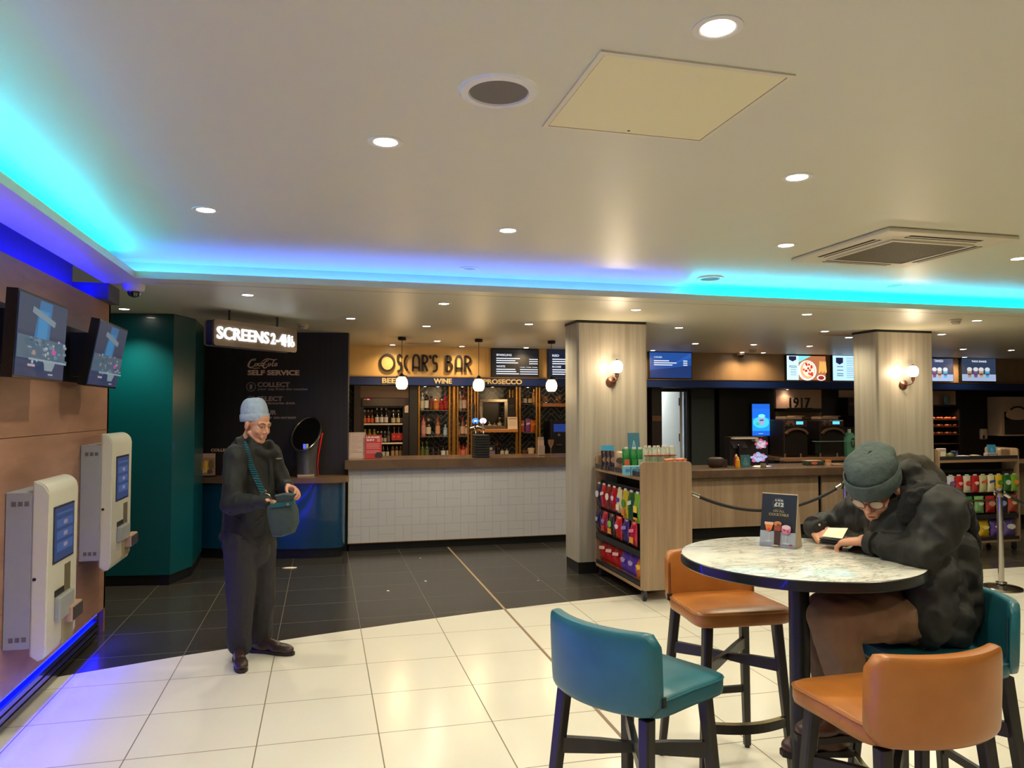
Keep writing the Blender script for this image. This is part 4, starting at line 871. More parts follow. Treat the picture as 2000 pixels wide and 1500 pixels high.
# ---- fridge
fx0, fx1, fz1 = X11(704, 10.95), X11(799, 10.95), Z11(778, 10.95)
t = thing('drinks_fridge', 'black glass fronted drinks fridge full of bottled beer', 'fridge', ((fx0+fx1)/2, 11.1, 0))
FT = t
mb = MB(); mb.box(fx0, fx0+.05, 10.96, 11.34, .05, fz1); mb.box(fx1-.09, fx1, 10.96, 11.34, .05, fz1); mb.box(fx0+.05, fx1-.09, 11.30, 11.34, .05, fz1); mb.box(fx0+.05, fx1-.09, 10.96, 11.3, fz1-.03, fz1); mb.box(fx0+.05, fx1-.09, 10.96, 11.3, .05, .9)
part(mb, 'cabinet', M((30, 22, 20), .4), t)
mb = MB(); mb.box(fx0+.02, fx1-.05, 10.93, 10.958, fz1-.12, fz1-.002, .004, 1); part(mb, 'header', M((62, 42, 32), .35), t)
mb = MB(); mb.box(X11(717, 10.9), X11(722, 10.9), 10.925, 10.930, fz1-.028, fz1-.014); part(mb, 'led_readout', E((1.0, .1, .2), 2), t)
mb = MB(); mb.box(X11(711, 10.9), X11(716, 10.9), 10.925, 10.930, fz1-.026, fz1-.016); part(mb, 'white_badge', M((220, 200, 180), .4, var=0), t)
shz = [Z11(827, 11.0), Z11(863.5, 11.0), Z11(895, 11.0)]
for k, z in enumerate(shz):
    mb = MB(); mb.box(fx0+.052, fx1-.092, 10.975, 11.29, z-.012, z); mb.mat(1).box(fx0+.052, fx1-.092, 10.968, 10.974, z-.016, z+.006); part(mb, 'wire_shelf', [M((70, 66, 62), .4, metal=.6), M((226, 206, 184), .3, var=0)], t)
mb = MB(); mb.box(fx0+.06, fx1-.10, 10.985, 11.0, fz1-.14, fz1-.125); part(mb, 'added_glow_strip', E((1, .8, .6), 3.0), t)  # glowing tube added under the header to brighten the bottles inside
mb = MB(); mb.box(X11(791, 10.9), X11(798, 10.9), 10.94, 10.955, Z11(806, 10.9), Z11(792, 10.9)); part(mb, 'price_ticket', M((226, 190, 160), .5, var=0), t)
def fr(items, z, where, grp, Y=11.06, shape='beer'): rowb(items, 0, z+.001, where, grp, Y, shape)
fr([(712+7.3*k, 26, 3.2, (70, 24, 12), (226, 100, 50), (190, 170, 150), 'brown beer bottle with orange label') for k in range(3)] + [(736+9*k, 30, 3.9, DKB, (226, 206, 196), (180, 170, 166), 'dark beer bottle with large white label') for k in range(3)] + [(768+10*k, 26, 4.2, DKB, (214, 184, 140), (200, 170, 130), 'dark beer bottle with cream label') for k in range(3)],
   shz[0], 'on top fridge shelf', 'bottles on the top fridge shelf')
fr([(713+9*k, 26, 4.2, (140, 120, 24), (170, 150, 40), (190, 170, 60), 'yellow beer bottle') for k in range(3)] + [(738+7*k, 22, 3, DKB, (196, 170, 140), (210, 180, 150), 'small dark bottle with tan label') for k in range(3)] + [(759, 32, 3.6, (60, 56, 50), (110, 100, 90), (100, 96, 90), 'tall dim grey bottle')] + [(770+9*k, 30, 3, DKB, None, (180, 90, 60), 'dark beer bottle standing in a red carton') for k in range(3)],
   shz[1], 'on middle fridge shelf', 'bottles on the middle fridge shelf')
mb = MB(); x0_, x1_ = X11(765, 11), X11(791, 11)
for b_ in ((x0_, x1_, 11.00, 11.006), (x0_, x1_, 11.10, 11.106), (x0_, x0_+.006, 11.006, 11.10), (x1_-.006, x1_, 11.006, 11.10)): mb.box(*b_, shz[1]+.035, shz[1]+.14)
mb.mat(1)
for k in range(3): mb.prism([(math.cos(a*math.pi/6)*.018, math.sin(a*math.pi/6)*.018) for a in range(12)], (x0_+.034+.066*k, 10.998, shz[1]+.09), XU, ZU, (0, .002, 0))
tag(part(mb, 'bottle_carton', [M((176, 30, 24), .5), M((220, 70, 50), .5)]), 'red cardboard three bottle carton on the middle fridge shelf', 'carton')
fr([(741+8*k, 25, 3.4, (30, 12, 24), (206, 190, 170), (80, 20, 40), 'dark fruit cider bottle with purple cap') for k in range(3)] + [(767+8*k, 29, 3.4, (104, 66, 28), (170, 140, 100), (150, 130, 110), 'amber cider bottle') for k in range(4)],
   shz[2]+.03, 'on bottom fridge shelf', 'bottles on the bottom fridge shelf')
mb = MB(); mb.box(fx0-.09, fx0-.002, 10.93, 11.34, 0, zc2); tag(part(mb, 'upright_panel', M((50, 34, 26), .5)), 'tall dark brown upright panel left of the fridge', 'panel')
mb = MB(); mb.box(fx0, fx1, 10.97, 11.0, fz1+.002, zc2); tag(part(mb, 'brown_panel', M((104, 72, 50), .45)), 'brown panel above the drinks fridge', 'panel')
mb = MB(); mb.box(fx1+.004, X11(815, 10.95), 10.93, 11.34, ZB+.002, zc2); tag(part(mb, 'upright_panel', M((34, 24, 20), .5)), 'tall dark upright panel right of the fridge', 'panel')
# ---- things on the bar top
TZ = 1.081
sheet(680, 844, 714, 897, 9.35, 'white framed paper notice at the left end of the bar top', (214, 188, 176), 'framed_notice', 'notice', [('r', (190, 166, 156), (.02, .02, .98, .98)), ('r', (206, 178, 166), (.12, .06, .88, .94))] + [('r', (188, 160, 150), (.2, y, .8-.1*(k % 3), y+.012)) for k, y in enumerate((.84, .78, .72, .66, .6, .5, .44, .38, .3, .24))], zrest=TZ, base=True, lean=.05)
t, o_, u_, v_, n_, w_, h_ = sheet(713, 849, 746, 897, 9.30, 'red UNDER 25 age check card standing on the bar top', (186, 34, 44), 'age_check_card', 'sign', [('r', (226, 150, 150), (.08, y, .92-.08*(k % 2), y+.018)) for k, y in enumerate((.62, .57, .52, .47, .42, .32, .27, .22))] + [('e', (24, 18, 20), (.82, .12, .24, .14)), ('p', (214, 120, 120), [(.72, .70), (.9, .70), (.9, .84), (.72, .84)])], zrest=TZ, base=True, lean=.05)
m_wp = M((240, 214, 210), .5, var=0)
text_mesh('UNDER', o_+u_*w_*.06+v_*h_*.86+n_*.003, u_, v_, n_*.001, w_*.84, h_*.075, m_wp, .04, 'under_lettering', t)
text_mesh('25?', o_+u_*w_*.06+v_*h_*.74+n_*.003, u_, v_, n_*.001, w_*.5, h_*.085, m_wp, .04, 'number_lettering', t)
text_mesh('25', o_+u_*w_*.70+v_*h_*.07+n_*.003, u_, v_, n_*.001, w_*.26, h_*.09, m_wp, .04, 'badge_lettering', t)
q = at(933, 850, Y=9.45)
t = thing('beer_tap', 'beer font with two tap handles and glowing blue and white oval badges', 'beer tap', (q.x, 9.45, TZ))
m_chr = M((170, 166, 160), .15, metal=1.0, var=0)
def zt(py): return at(933, py, Y=9.45).z - TZ
def xt(px): return at(px, 850, Y=9.45).x - q.x
mb = MB(); mb.cyl((0, .04, 0), (0, .04, zt(842)), .035, .04, 18); mb.lathe([(.06, 0), (.055, .012), (.04, .02)], (0, .04, 0), 20); part(mb, 'column', m_chr, t, True, False)
mb = MB(); mb.tube([(xt(918), 0, zt(838)), (xt(933), .02, zt(834)), (xt(947), 0, zt(838))], .022, 12); part(mb, 'crossbar', m_chr, t, True, False)
for px, c, hc, lb in ((927, (.05, .25, .8), (44, 52, 70), 'blue'), (942, (.9, .9, .95), (190, 160, 130), 'white')):
    mb = MB(); mb.ell((xt(px), -.045, zt(822)), (.046, .012, .037)); part(mb, 'oval_badge', E(c, 1.4), t, True, False)
    mb = MB(); mb.box(xt(px)-.02, xt(px)+.02, -.058, -.0565, zt(823.5), zt(820.5)); part(mb, 'badge_lettering', E((.8, .9, 1) if lb == 'blue' else (.7, .5, .7), 1.3), t, None, False)
    mb = MB(); mb.tube([(xt(px), -.03, zt(836)), (xt(px), -.045, zt(826)), (xt(px-3), -.03, zt(812)), (xt(px-3), -.03, zt(800)), (xt(px-3), -.03, zt(789 if lb == 'blue' else 794))], [.01, .012, .014, .02, .016], 12); part(mb, 'tap_handle', M(hc, .3, coat=.5, var=0), t, True, False)
    mb = MB(); mb.tube([(xt(px), -.02, zt(838)), (xt(px), -.06, zt(842)), (xt(px), -.065, zt(848))], .009, 10); part(mb, 'spout', m_chr, t, True, False)
mb = MB()
for k in range(9): mb.box(xt(917.5), xt(945), -.13, .10, .002+k*.0315, .029+k*.0315, .005, 1)
o = part(mb, 'stacked_trays', M((26, 24, 24), .5)); o.location = (q.x, 9.22, TZ); tag(o, 'black stack of bar trays standing in front of the beer taps', 'trays')
t, o_, u_, v_, n_, w_, h_ = sheet(945, 858, 951, 893, 9.4, 'narrow pale menu card edge beside the black trays', (206, 170, 140), 'menu_card', 'menu', zrest=TZ, base=True)
t = thing('leaflet_holder', 'clear leaflet holder on the bar top left of the champagne glass', 'leaflet holder', (at(1056, 880, Y=9.4).x, 9.4, TZ))
mb = MB(); mb.box(-.042, .042, 0, .004, 0, .24); mb.box(-.042, .042, -.05, -.046, 0, .13); mb.box(-.042, .042, -.05, .0, 0, .004); part(mb, 'holder', M((170, 150, 136), .15, coat=1, var=0), t, None, False)
mb = MB(); mb.box(-.036, .036, -.03, -.004, .006, .20); part(mb, 'leaflets', M((196, 160, 140), .6, var=.1), t, None, False)
t = thing('champagne_glass', 'champagne glass standing on the bar top near the left pillar', 'glass', (at(1076, 880, Y=9.45).x, 9.45, TZ))
m_gl = M((210, 180, 150), .05, trans=.85, coat=0, var=0)
mb = MB(); mb.lathe([(.034, 0), (.034, .003), (.006, .008), (.005, .09), (.012, .10), (.034, .14), (.042, .20), (.040, .20), (.031, .142), (.004, .105)], (0, 0, 0), 22, cap=False); part(mb, 'glass_body', m_gl, t, True, False)
for k, px in enumerate((830, 855, 903, 962, 1031, 1082)):
    downlight(X11(px, 11.14), 11.14, zb2-.006, 'tiny niche downlight over the back bar shelves, %s from the left' % ORD[k], 2.2, .022, col=WARMER, ang=110)
# ================================================================ open doorway and right hand back wall
YR = 11.2
def XR(px, Y=YR): return at(px, 800, Y=Y).x
def ZR(px, py, Y=YR): return at(px, py, Y=Y).z
mb = MB(); mb.box(x1287-.03, x1287, BK-.03, BK, 0, ztop+.03); mb.box(x1331, x1331+.03, BK-.03, BK, 0, ztop+.03); mb.box(x1287, x1331, BK-.03, BK, ztop, ztop+.03); struct(mb, 'trim_7', M((28, 26, 26), .5))
dx0, dx1 = at(1285, 800, Y=12.3).x, at(1327, 800, Y=12.3).x
t = thing('corridor_door', 'pale grey corridor door seen through the open doorway right of the left pillar', 'door', (dx0, 12.3, 0))
mb = MB(); mb.box(dx0-.02, dx1, 12.3, 12.34, .01, 2.10); part(mb, 'door_leaf', M((186, 196, 200), .5, var=.02), t)
mb = MB(); gx = at(1297, 800, Y=12.3).x; mb.box(gx-.05, gx+.05, 12.292, 12.30, .75, at(1297, 800, Y=12.3).z+.0); part(mb, 'vision_panel', M((62, 78, 84), .1, coat=1, var=0), t)
mb = MB(); 
zt_ = at(1297, 797, Y=12.3).z
for b_ in ((gx-.075, gx-.05, .70, zt_+.03), (gx+.05, gx+.075, .70, zt_+.03), (gx-.05, gx+.05, zt_, zt_+.03)): mb.box(b_[0], b_[1], 12.288, 12.30, b_[2], b_[3])
part(mb, 'panel_bead', M((206, 200, 176), .5, var=0), t)
mb = MB(); kx = at(1316, 776, Y=12.28); mb.box(kx.x-.07, kx.x+.07, 12.22, 12.30, kx.z-.035, kx.z+.035, .008, 1); mb.tube([(kx.x-.05, 12.22, kx.z+.045), (kx.x-.20, 12.12, kx.z+.055), (kx.x-.02, 12.05, kx.z+.06)], .008, 8); part(mb, 'door_closer', M((160, 160, 152), .4, var=0), t)
mb = MB(); kx = at(1307, 805, Y=12.29); mb.prism([(.03*math.cos(a*math.pi/8), .03*math.sin(a*math.pi/8)) for a in range(16)], (kx.x, 12.294, kx.z), XU, ZU, (0, .005, 0)); part(mb, 'blue_sign', M((60, 120, 200), .5, var=0), t)
t = thing('corridor_door', 'white edged open door leaf at the right of the doorway', 'door', (x1331-.05, 11.8, 0))
mb = MB(); mb.box(x1331-.065, x1331-.02, 11.45, 12.2, .01, 2.05); part(mb, 'door_leaf', M((214, 208, 196), .5, var=.02), t)
mb = MB()
for z in (.3, 1.15, 1.75): mb.box(x1331-.075, x1331-.065, 11.45, 11.47, z, z+.13)
part(mb, 'hinge', M((60, 40, 30), .4, metal=.6), t)
mb = MB(); mb.box(XR(1355), XR(1400), 11.28, 11.345, 0, zb2-.01); tag(part(mb, 'upright_panel', M((52, 58, 56), .5)), 'tall grey green panel between the doorway and the black wall', 'panel')
mb = MB(); mb.box(XR(1263), XR(1282), 11.0, 11.30, .0, zb2-.01); mb.mat(1).box(XR(1263), XR(1281), 10.99, 11.0, ZR(1270, 822), ZR(1270, 812)); tag(part(mb, 'tall_cabinet', [M((34, 24, 20), .4), M((100, 62, 34), .5)]), 'dark brown cabinet between the left pillar and the doorway', 'cabinet')
mb = MB(); mb.box(XR(1405), XR(1512), 11.2, 11.345, 0, zb2-.01); tag(part(mb, 'upright_panel', M((12, 12, 13), .4)), 'wide black panel behind the tills with the blue screen', 'panel')
# portrait advert screen
t, a, b = screen(1469.5, 789, 1503, 851, 'portrait bright blue advert screen with a drink on the black panel', [('r', (30, 140, 226), (0, .15, 1, .55)), ('r', (24, 100, 210), (0, .55, 1, .85)), ('e', (60, 190, 230), (.5, .42, .46, .18)), ('p', (150, 150, 190), [(.38, .34), (.66, .34), (.72, .58), (.34, .58)]), ('p', (40, 60, 110), [(.42, .46), (.64, .47), (.63, .51), (.42, .50)]), ('e', (110, 220, 240), (.53, .62, .20, .06)), ('e', (60, 170, 150), (.30, .37, .12, .05)), ('r', (180, 220, 240), (.34, .06, .60, .07))], Y=11.13, glow=1.5, name='advert_screen', base=(26, 90, 196), bezel=.01)
# 1917 display niche
mb = MB(); mb.box(XR(1516), XR(1604.5), 11.20, 11.345, ZR(1560, 797.5), ZR(1560, 760)); o = part(mb, 'display_panel', M((206, 166, 136), .5)); tag(o, 'lit beige panel carrying the black 1917 numerals', 'panel')
mb = MB(); mb.box(XR(1515), XR(1605.5), 10.98, 11.345, ZR(1560, 802.5, 11.0), ZR(1560, 798, 11.0)); tag(part(mb, 'ledge', M((18, 15, 15), .4)), 'thin black ledge under the 1917 numerals', 'shelf')
mb = MB(); mb.box(XR(1516), XR(1604.5), 11.20, 11.345, ZR(1560, 818), ZR(1560, 803.5)); tag(part(mb, 'display_panel', M((134, 116, 74), .5)), 'dull olive panel under the 1917 ledge', 'panel')
q0, q1 = at(1543, 795, Y=11.06), at(1583, 776.5, Y=11.06)
t = thing('numeral_display', 'standing black numerals 1917 on the ledge in front of the beige panel', 'numerals', (q0.x, 11.06, ZR(1560, 798, 11.0)))
text_mesh('1917', (q0.x, 11.06, ZR(1560, 798, 11.0)+.012), XU, ZU, (0, .02, 0), q1.x-q0.x, q1.z-ZR(1560, 798, 11.0)-.012, m_black, .012, 'numerals', t)
mb = MB(); mb.box(q0.x-.03, q1.x+.02, 11.03, 11.09, ZR(1560, 798, 11.0)+.0005, ZR(1560, 798, 11.0)+.013); part(mb, 'plinth', m_black, t)
q = at(1527, 764, Y=11.1); downlight(q.x+.12, 11.12, zb2-.006, 'small downlight above the 1917 numerals', 2.5, .024, col=(1, .75, .55), ang=130)
# hot drink machines
for k, (pa, pb, lb) in enumerate(((1530, 1577, 'left of the pair of dark hot drink machines under the 1917 ledge'), (1601, 1648, 'right of the pair of dark hot drink machines, nearest the right pillar'))):
    x0_, x1_ = XR(pa, 10.5), XR(pb, 10.5); zc_ = ZR(1560, 893, 10.5); w_ = x1_-x0_; zt_ = ZR(pa, 820, 10.5)
    t = thing('drink_machine', lb, 'drinks dispenser', ((x0_+x1_)/2, 10.7, .93), 0, 'hot drink machines')
    mb = MB(); mb.box(x0_, x1_, 10.5, 10.9, .93, zt_, .02, 2); part(mb, 'body', M((28, 21, 19), .35, coat=.2), t)
    mb = MB(); mb.box(x0_+.02, x1_-.02, 10.485, 10.50, ZR(1560, 834, 10.5), zt_-.02, .006, 1); part(mb, 'control_panel', M((58, 42, 38), .3), t)
    mb = MB(); mb.box(x0_+w_*.50, x0_+w_*.78, 10.478, 10.485, ZR(1560, 829, 10.5), ZR(1560, 823, 10.5)); part(mb, 'display', E((.10, .5, .75), 1.6), t)
    mb = MB(); mb.ribbon([(x0_+w_*.13, ZR(1560, 830, 10.5)), (x0_+w_*.2, ZR(1560, 824, 10.5)), (x0_+w_*.34, ZR(1560, 824, 10.5)), (x0_+w_*.4, ZR(1560, 830, 10.5))], .05, (0, 10.475, 0), XU, ZU, (0, .012, 0)); part(mb, 'knob', M((120, 92, 84), .3, metal=.4), t)
    cxm = (x0_+x1_)/2; mb = MB(); mb.ribbon([(cxm+w_*.46*math.cos(math.radians(a)), ZR(1560, 851, 10.5)+.115*math.sin(math.radians(a))) for a in range(15, 166, 10)], .035, (0, 10.46, 0), XU, ZU, (0, .03, 0)); part(mb, 'arched_handle', M((120, 88, 70), .35, metal=.3), t, 40)
    mb = MB(); mb.box(x0_+.05, x1_-.06, 10.55, 10.8, zt_+.001, zt_+.05, .01, 1); mb.box(x0_+w_*.55, x1_-.02, 10.55, 10.75, zt_+.052, zt_+.064); part(mb, 'lid', M((150, 122, 100), .4), t)
mb = MB(); mb.box(XR(1512, 10.4), XR(1700, 10.4), 10.38, 11.19, .88, .925); tag(part(mb, 'worktop', m_top), 'brown back worktop under the hot drink machines', 'worktop')
mb = MB(); mb.box(XR(1512, 10.4), XR(1700, 10.4), 10.42, 11.19, 0, .878); tag(part(mb, 'base_cabinet', M((20, 18, 17), .5)), 'black base cabinet under the hot drink machines', 'cabinet')
gx0, gx1 = XR(1520, 10.0), XR(1668, 10.0)
t = thing('glass_screen', 'low glass screen on wooden posts in front of the hot drink machines', 'screen', ((gx0+gx1)/2, 9.9, .93))
mb = MB(); mb.box(gx0, gx1, 9.86, 9.98, ZR(1560, 900, 9.9), ZR(1560, 894.5, 9.9)); part(mb, 'wood_rail', wood('walnut_rail', (120, 82, 58), (150, 108, 80), (.6, 8, 8), .4, 2), t)
for px in (1532, 1563, 1601, 1634):
    mb = MB(); mb.cyl((XR(px, 9.92), 9.92, ZR(1560, 894, 9.9)), (XR(px, 9.92), 9.92, ZR(1560, 886, 9.9)), .013, seg=10); part(mb, 'glass_clamp', M((150, 120, 96), .3, metal=.7), t)
g0 = XR(1591, 9.92); mb = MB(); mb.box(g0, gx1, 9.915, 9.921, ZR(1560, 892, 9.9), ZR(1560, 863, 9.9)); part(mb, 'glass_pane', M((200, 210, 205), .03, trans=1.0, coat=0, var=0, alpha=.12), t)
mb = MB(); mb.box(g0, gx1, 9.85, 9.99, ZR(1560, 863, 9.9), ZR(1560, 863, 9.9)+.008); part(mb, 'glass_top', M((120, 140, 132), .1, coat=1, var=0), t)
mb = MB(); mb.box(gx0, gx1, 9.80, 9.99, .0, ZR(1560, 900, 9.9)-.002); tag(part(mb, 'base_cabinet', M((20, 18, 17), .5)), 'dark cabinet carrying the low glass screen', 'cabinet')
# shelves left of the right pillar
mb = MB(); mb.box(XR(1605), XR(1640), 11.22, 11.345, ZR(1620, 820), zb2-.01); tag(part(mb, 'upright_panel', M((30, 22, 20), .5)), 'dark brown panel right of the 1917 niche', 'panel')
mb = MB(); mb.box(XR(1640), XR(1700), 11.22, 11.345, ZR(1650, 776), zb2-.01); tag(part(mb, 'display_panel', M((226, 190, 158), .5)), 'bright beige panel at the left edge of the right pillar', 'panel')
mb = MB(); mb.box(XR(1641), XR(1700), 11.0, 11.34, ZR(1650, 812), ZR(1650, 777)); mb.mat(1).box(XR(1643), XR(1700), 10.994, 11.0, ZR(1650, 792), ZR(1650, 786)); tag(part(mb, 'oven_unit', [M((22, 16, 18), .35), M((80, 26, 30), .5)]), 'dark oven unit beside the right pillar', 'oven')
t = thing('soap_bottle', 'green plastic bottle with handle beside the right pillar', 'bottle', (XR(1658, 10.5), 10.5, .926))
zt_ = ZR(1658, 838, 10.5)-.926; mb = MB(); mb.rings([[Vector((x*w_, y*.05, z)) for x, y in ((-1, -1), (-.4, -1.15), (.4, -1.15), (1, -1), (1, 1), (-1, 1))] for w_, z in ((.075, 0), (.085, .02), (.085, zt_*.6), (.075, zt_*.72), (.03, zt_*.86))]); part(mb, 'body', M((100, 160, 130), .4, var=0), t, 50, False)
mb = MB(); mb.cyl((0, 0, zt_*.86), (0, 0, zt_), .026, seg=14); part(mb, 'cap', M((200, 210, 190), .4, var=0), t, True, False)
mb = MB(); mb.ribbon([(.032*math.cos(a*math.pi/8), zt_*.5+.07*math.sin(a*math.pi/8)) for a in range(16)], .018, (.02, -.066, 0), XU, ZU, (0, .004, 0), True); part(mb, 'label_ring', M((30, 60, 60), .4, var=0), t, None, False)
mb = MB(); mb.box(XR(1650.5, 10.75), XR(1656, 10.75), 10.7, 10.8, .926, ZR(1645, 845, 10.5)); tag(part(mb, 'syrup_carton', M((98, 84, 120), .5)), 'lilac carton between the right machine and the green bottle', 'carton')
# ---- till group
CT = .906
q = at(1440, 900, Z=CT); TY = 9.28
def XT(px, Y=TY): return at(px, 880, Y=Y).x
def ZT(py, Y=TY, px=1470): return at(px, py, Y=Y).z
t = thing('card_stand', 'black till stand with pink swirl pictures on the service counter', 'till', (XT(1470), TY, CT))
mb = MB(); mb.box(XT(1425), XT(1500), TY, TY+.14, CT, ZT(853)); part(mb, 'stand', M((24, 21, 22), .4), t)
mb = MB(); mb.box(XT(1428), XT(1474), TY-.10, TY-.005, ZT(857), ZT(854.5)); mb.box(XT(1468), XT(1474), TY-.10, TY-.005, ZT(862), ZT(857.4)); part(mb, 'overhead_lamp', M((200, 180, 164), .4, var=0), t)
for nm, (pa, pb, ya, yb), cs in (('upper_picture', (1474, 1498, 877, 858), [(150, 150, 160), (226, 80, 140), (240, 200, 220), (180, 180, 190)]), ('lower_picture', (1465, 1496, 903, 884), [(214, 120, 170), (170, 180, 230), (196, 206, 244), (190, 200, 240)])):
    a, b = Vector((XT(pa), TY-.004, ZT(ya))), Vector((XT(pb), TY-.004, ZT(yb))); w_, h_ = b.x-a.x, b.z-a.z
    random.seed(3); sh_ = []
    for j in range(22):
        an = j*2.4; rr_ = .1+.36*(j/22); sh_.append(('e', cs[j % 2 if j > 10 else 2+j % 2], (w_*(.5+rr_*math.cos(an)), h_*(.5+rr_*math.sin(an)), w_*.14, h_*.15)))
    sh_ = sh_[::-1]
    if nm == 'lower_picture': sh_.append(('l', (24, 24, 40), [(w_*.22, h_*.62), (w_*.34, h_*.66), (w_*.36, h_*.45), (w_*.5, h_*.65), (w_*.52, h_*.46), (w_*.66, h_*.66), (w_*.68, h_*.42), (w_*.78, h_*.62)], h_*.06))
    gfx(a, XU, ZU, NF, sh_, nm, t, .9)
t = thing('till_monitor', 'tilted dark touch screen monitor in front of the till stand', 'monitor', (XT(1450, 9.1), 9.13, CT))
a, b = XT(1440, 9.12), XT(1470, 9.12); za, zb_ = ZT(876, 9.12), ZT(861, 9.12)
mb = MB(); mb.prism([(a+.02, za), (b+.02, za), (b-.03, zb_), (a-.02, zb_)], (0, 9.12, 0), XU, Vector((0, .12, 1)), (0, .03, 0)); part(mb, 'screen_casing', M((52, 44, 62), .25), t)
mb = MB(); mb.box((a+b)/2-.03, (a+b)/2+.03, 9.22, 9.27, CT+.001, za+.05); part(mb, 'stand', M((20, 18, 20), .4), t)
mb = MB(); mb.box((a+b)/2-.04, (a+b)/2+.03, 9.225, 9.228, za+.04, za+.05); part(mb, 'mark', E((.7, .7, .8), .8), t)
t = thing('counter_basket', 'dark round topped basket on the service counter beside the doorway', 'basket', (XT(1402, 9.0), 9.05, CT))
mb = MB(); mb.rings([[Vector((r*math.cos(k*math.pi/10), .7*r*math.sin(k*math.pi/10), z)) for k in range(20)] for r, z in ((.085, 0), (.115, .03), (.125, .08), (.11, .12), (.07, .135))]); part(mb, 'bowl', M((50, 34, 28), .45), t, True, False)
mb = MB(); mb.rings([[Vector((.09+.07*math.cos(k*math.pi/8), .07*math.sin(k*math.pi/8), z)) for k in range(16)] for z in (.0, .10)]); part(mb, 'holder', M((40, 30, 28), .4), t, True, False)
for px, c, cc, hh, yy, lb in ((1441, (214, 140, 16), (226, 160, 40), .15, 8.86, 'yellow squeezy mustard bottle on the service counter'), (1438, (150, 24, 16), (220, 170, 140), .175, 9.0, 'red sauce bottle behind the yellow mustard bottle')):
    q = at(px, 905, Y=yy); t = thing('sauce_bottle', lb, 'sauce bottle', (q.x, yy, CT))
    mb = MB(); mb.lathe([(.001, 0), (.03, 0), (.033, .01), (.032, hh*.45), (.028, hh*.55), (.03, hh*.66), (.018, hh*.80), (.014, hh*.82)], seg=18); part(mb, 'body', M(c, .3, coat=.4, var=0), t, True, False)
    mb = MB(); mb.lathe([(.017, hh*.81), (.017, hh*.9), (.006, hh), (.001, hh)], seg=14); part(mb, 'cap', M(cc, .35, var=0), t, True, False)
def bluecard(x, y, z, w, h, yaw, label, col=(40, 120, 160)):
    t = thing('blue_notice', label, 'sign', (x, y, z), yaw, None)
    mb = MB(); mb.prism([(-w/2, 0), (w/2, 0), (w/2, h), (-w/2, h)], (0, 0, 0), XU, Vector((0, .12, 1)).normalized(), (0, .003, 0)); part(mb, 'card', M(col, .35, coat=.4, var=0), t, None, False)
    mb = MB(); mb.box(-w/2, w/2, 0, .05, 0, .003); part(mb, 'foot', M(col, .35, var=0), t, None, False)
    v = Vector((0, .12, 1)).normalized(); lc = tuple(min(255, c+70) for c in col); pt = lambda P_: [(x_*w, z_*h) for x_, z_ in P_]
    g = gfx((0, 0, 0), XU, v, (0, -1, .12), [('l', lc, pt([(0, .78), (-.16, .5), (.16, .5), (0, .78)]), h*.03), ('e', lc, (0, h*.57, w*.05, h*.03))] + [('r', lc, (-w*a_, h*y_, w*a_, h*(y_+.03))) for a_, y_ in ((.24, .40), (.32, .30), (.30, .22), (.2, .14))], 'print', t, world=False)
    return t
q = at(1457, 910, Y=8.98); bluecard(q.x, 8.98, CT, .14, .165, 0, 'muted blue acrylic notice on the service counter by the mustard bottle', (44, 92, 104))
mb = MB(); mb.rings([[Vector((x+.022*math.cos(k*math.pi/5)*s_, .03*s_*math.sin(k*math.pi/5)+.01*math.sin(x*60), .012+.012*s_*math.sin(k*math.pi/5+1))) for k in range(10)] for x, s_ in ((-.13, .3), (-.09, 1), (-.03, 1.1), (.03, .8), (.09, .5), (.15, .2))])
o = tag(part(mb, 'white_cloth', M((226, 216, 200), .8), None, True), 'crumpled white cloth lying on the service counter', 'cloth'); q = at(1471, 909, Z=CT+.01); o.location = (q.x, 8.92, CT)
q = at(1491, 908, Y=8.86); t = thing('glass_jar', 'small clear glass jar at the front edge of the service counter', 'jar', (q.x, 8.86, CT))
mb = MB(); mb.lathe([(.001, 0), (.038, 0), (.04, .005), (.04, .055), (.037, .055), (.036, .008)], seg=20, cap=False); part(mb, 'glass', M((200, 190, 184), .05, trans=.8, var=0), t, True, False)
mb = MB(); mb.lathe([(.001, .008), (.034, .008), (.034, .026), (.001, .026)], seg=18); part(mb, 'contents', M((186, 140, 120), .5, var=.1), t, True, False)
q = at(1603, 908, Y=9.05)
t = thing('sauce_tray', 'dark green tray of sauce sachets and jars on the service counter', 'tray', (q.x-.05, 9.1, CT))
mb = MB(); mb.box(-.17, .10, -.06, .06, 0, .055, .006, 1); part(mb, 'tray', M((36, 50, 38), .5), t, None, False)
mb = MB(); mb.prism([(.05*math.cos(a*math.pi/8), .02*math.sin(a*math.pi/8)) for a in range(16)], (-.06, -.065, .03), XU, ZU, (0, .004, 0)); part(mb, 'round_badge', M((180, 90, 70), .5, var=0), t, None, False)
mb = MB(); mb.box(-.17, .06, -.05, .07, .058, .066); part(mb, 'paper', M((170, 140, 110), .6), t, None, False)
t = thing('spice_jar', 'short jar with orange lid beside the green sauce tray', 'jar', (q.x+.12, 9.05, CT))
mb = MB(); mb.lathe([(.001, 0), (.04, 0), (.04, .05), (.001, .05)], seg=18); part(mb, 'body', M((180, 140, 110), .4), t, True, False)
mb = MB(); mb.lathe([(.042, .051), (.042, .072), (.001, .072)], seg=18); part(mb, 'lid', M((190, 110, 40), .4, var=0), t, True, False)
mb = MB(); mb.box(q.x+.18, q.x+.36, 8.98, 9.14, CT, CT+.012, .003, 1); tag(part(mb, 'serving_board', M((150, 112, 80), .5)), 'thin wooden board on the service counter by the spice jar', 'board')
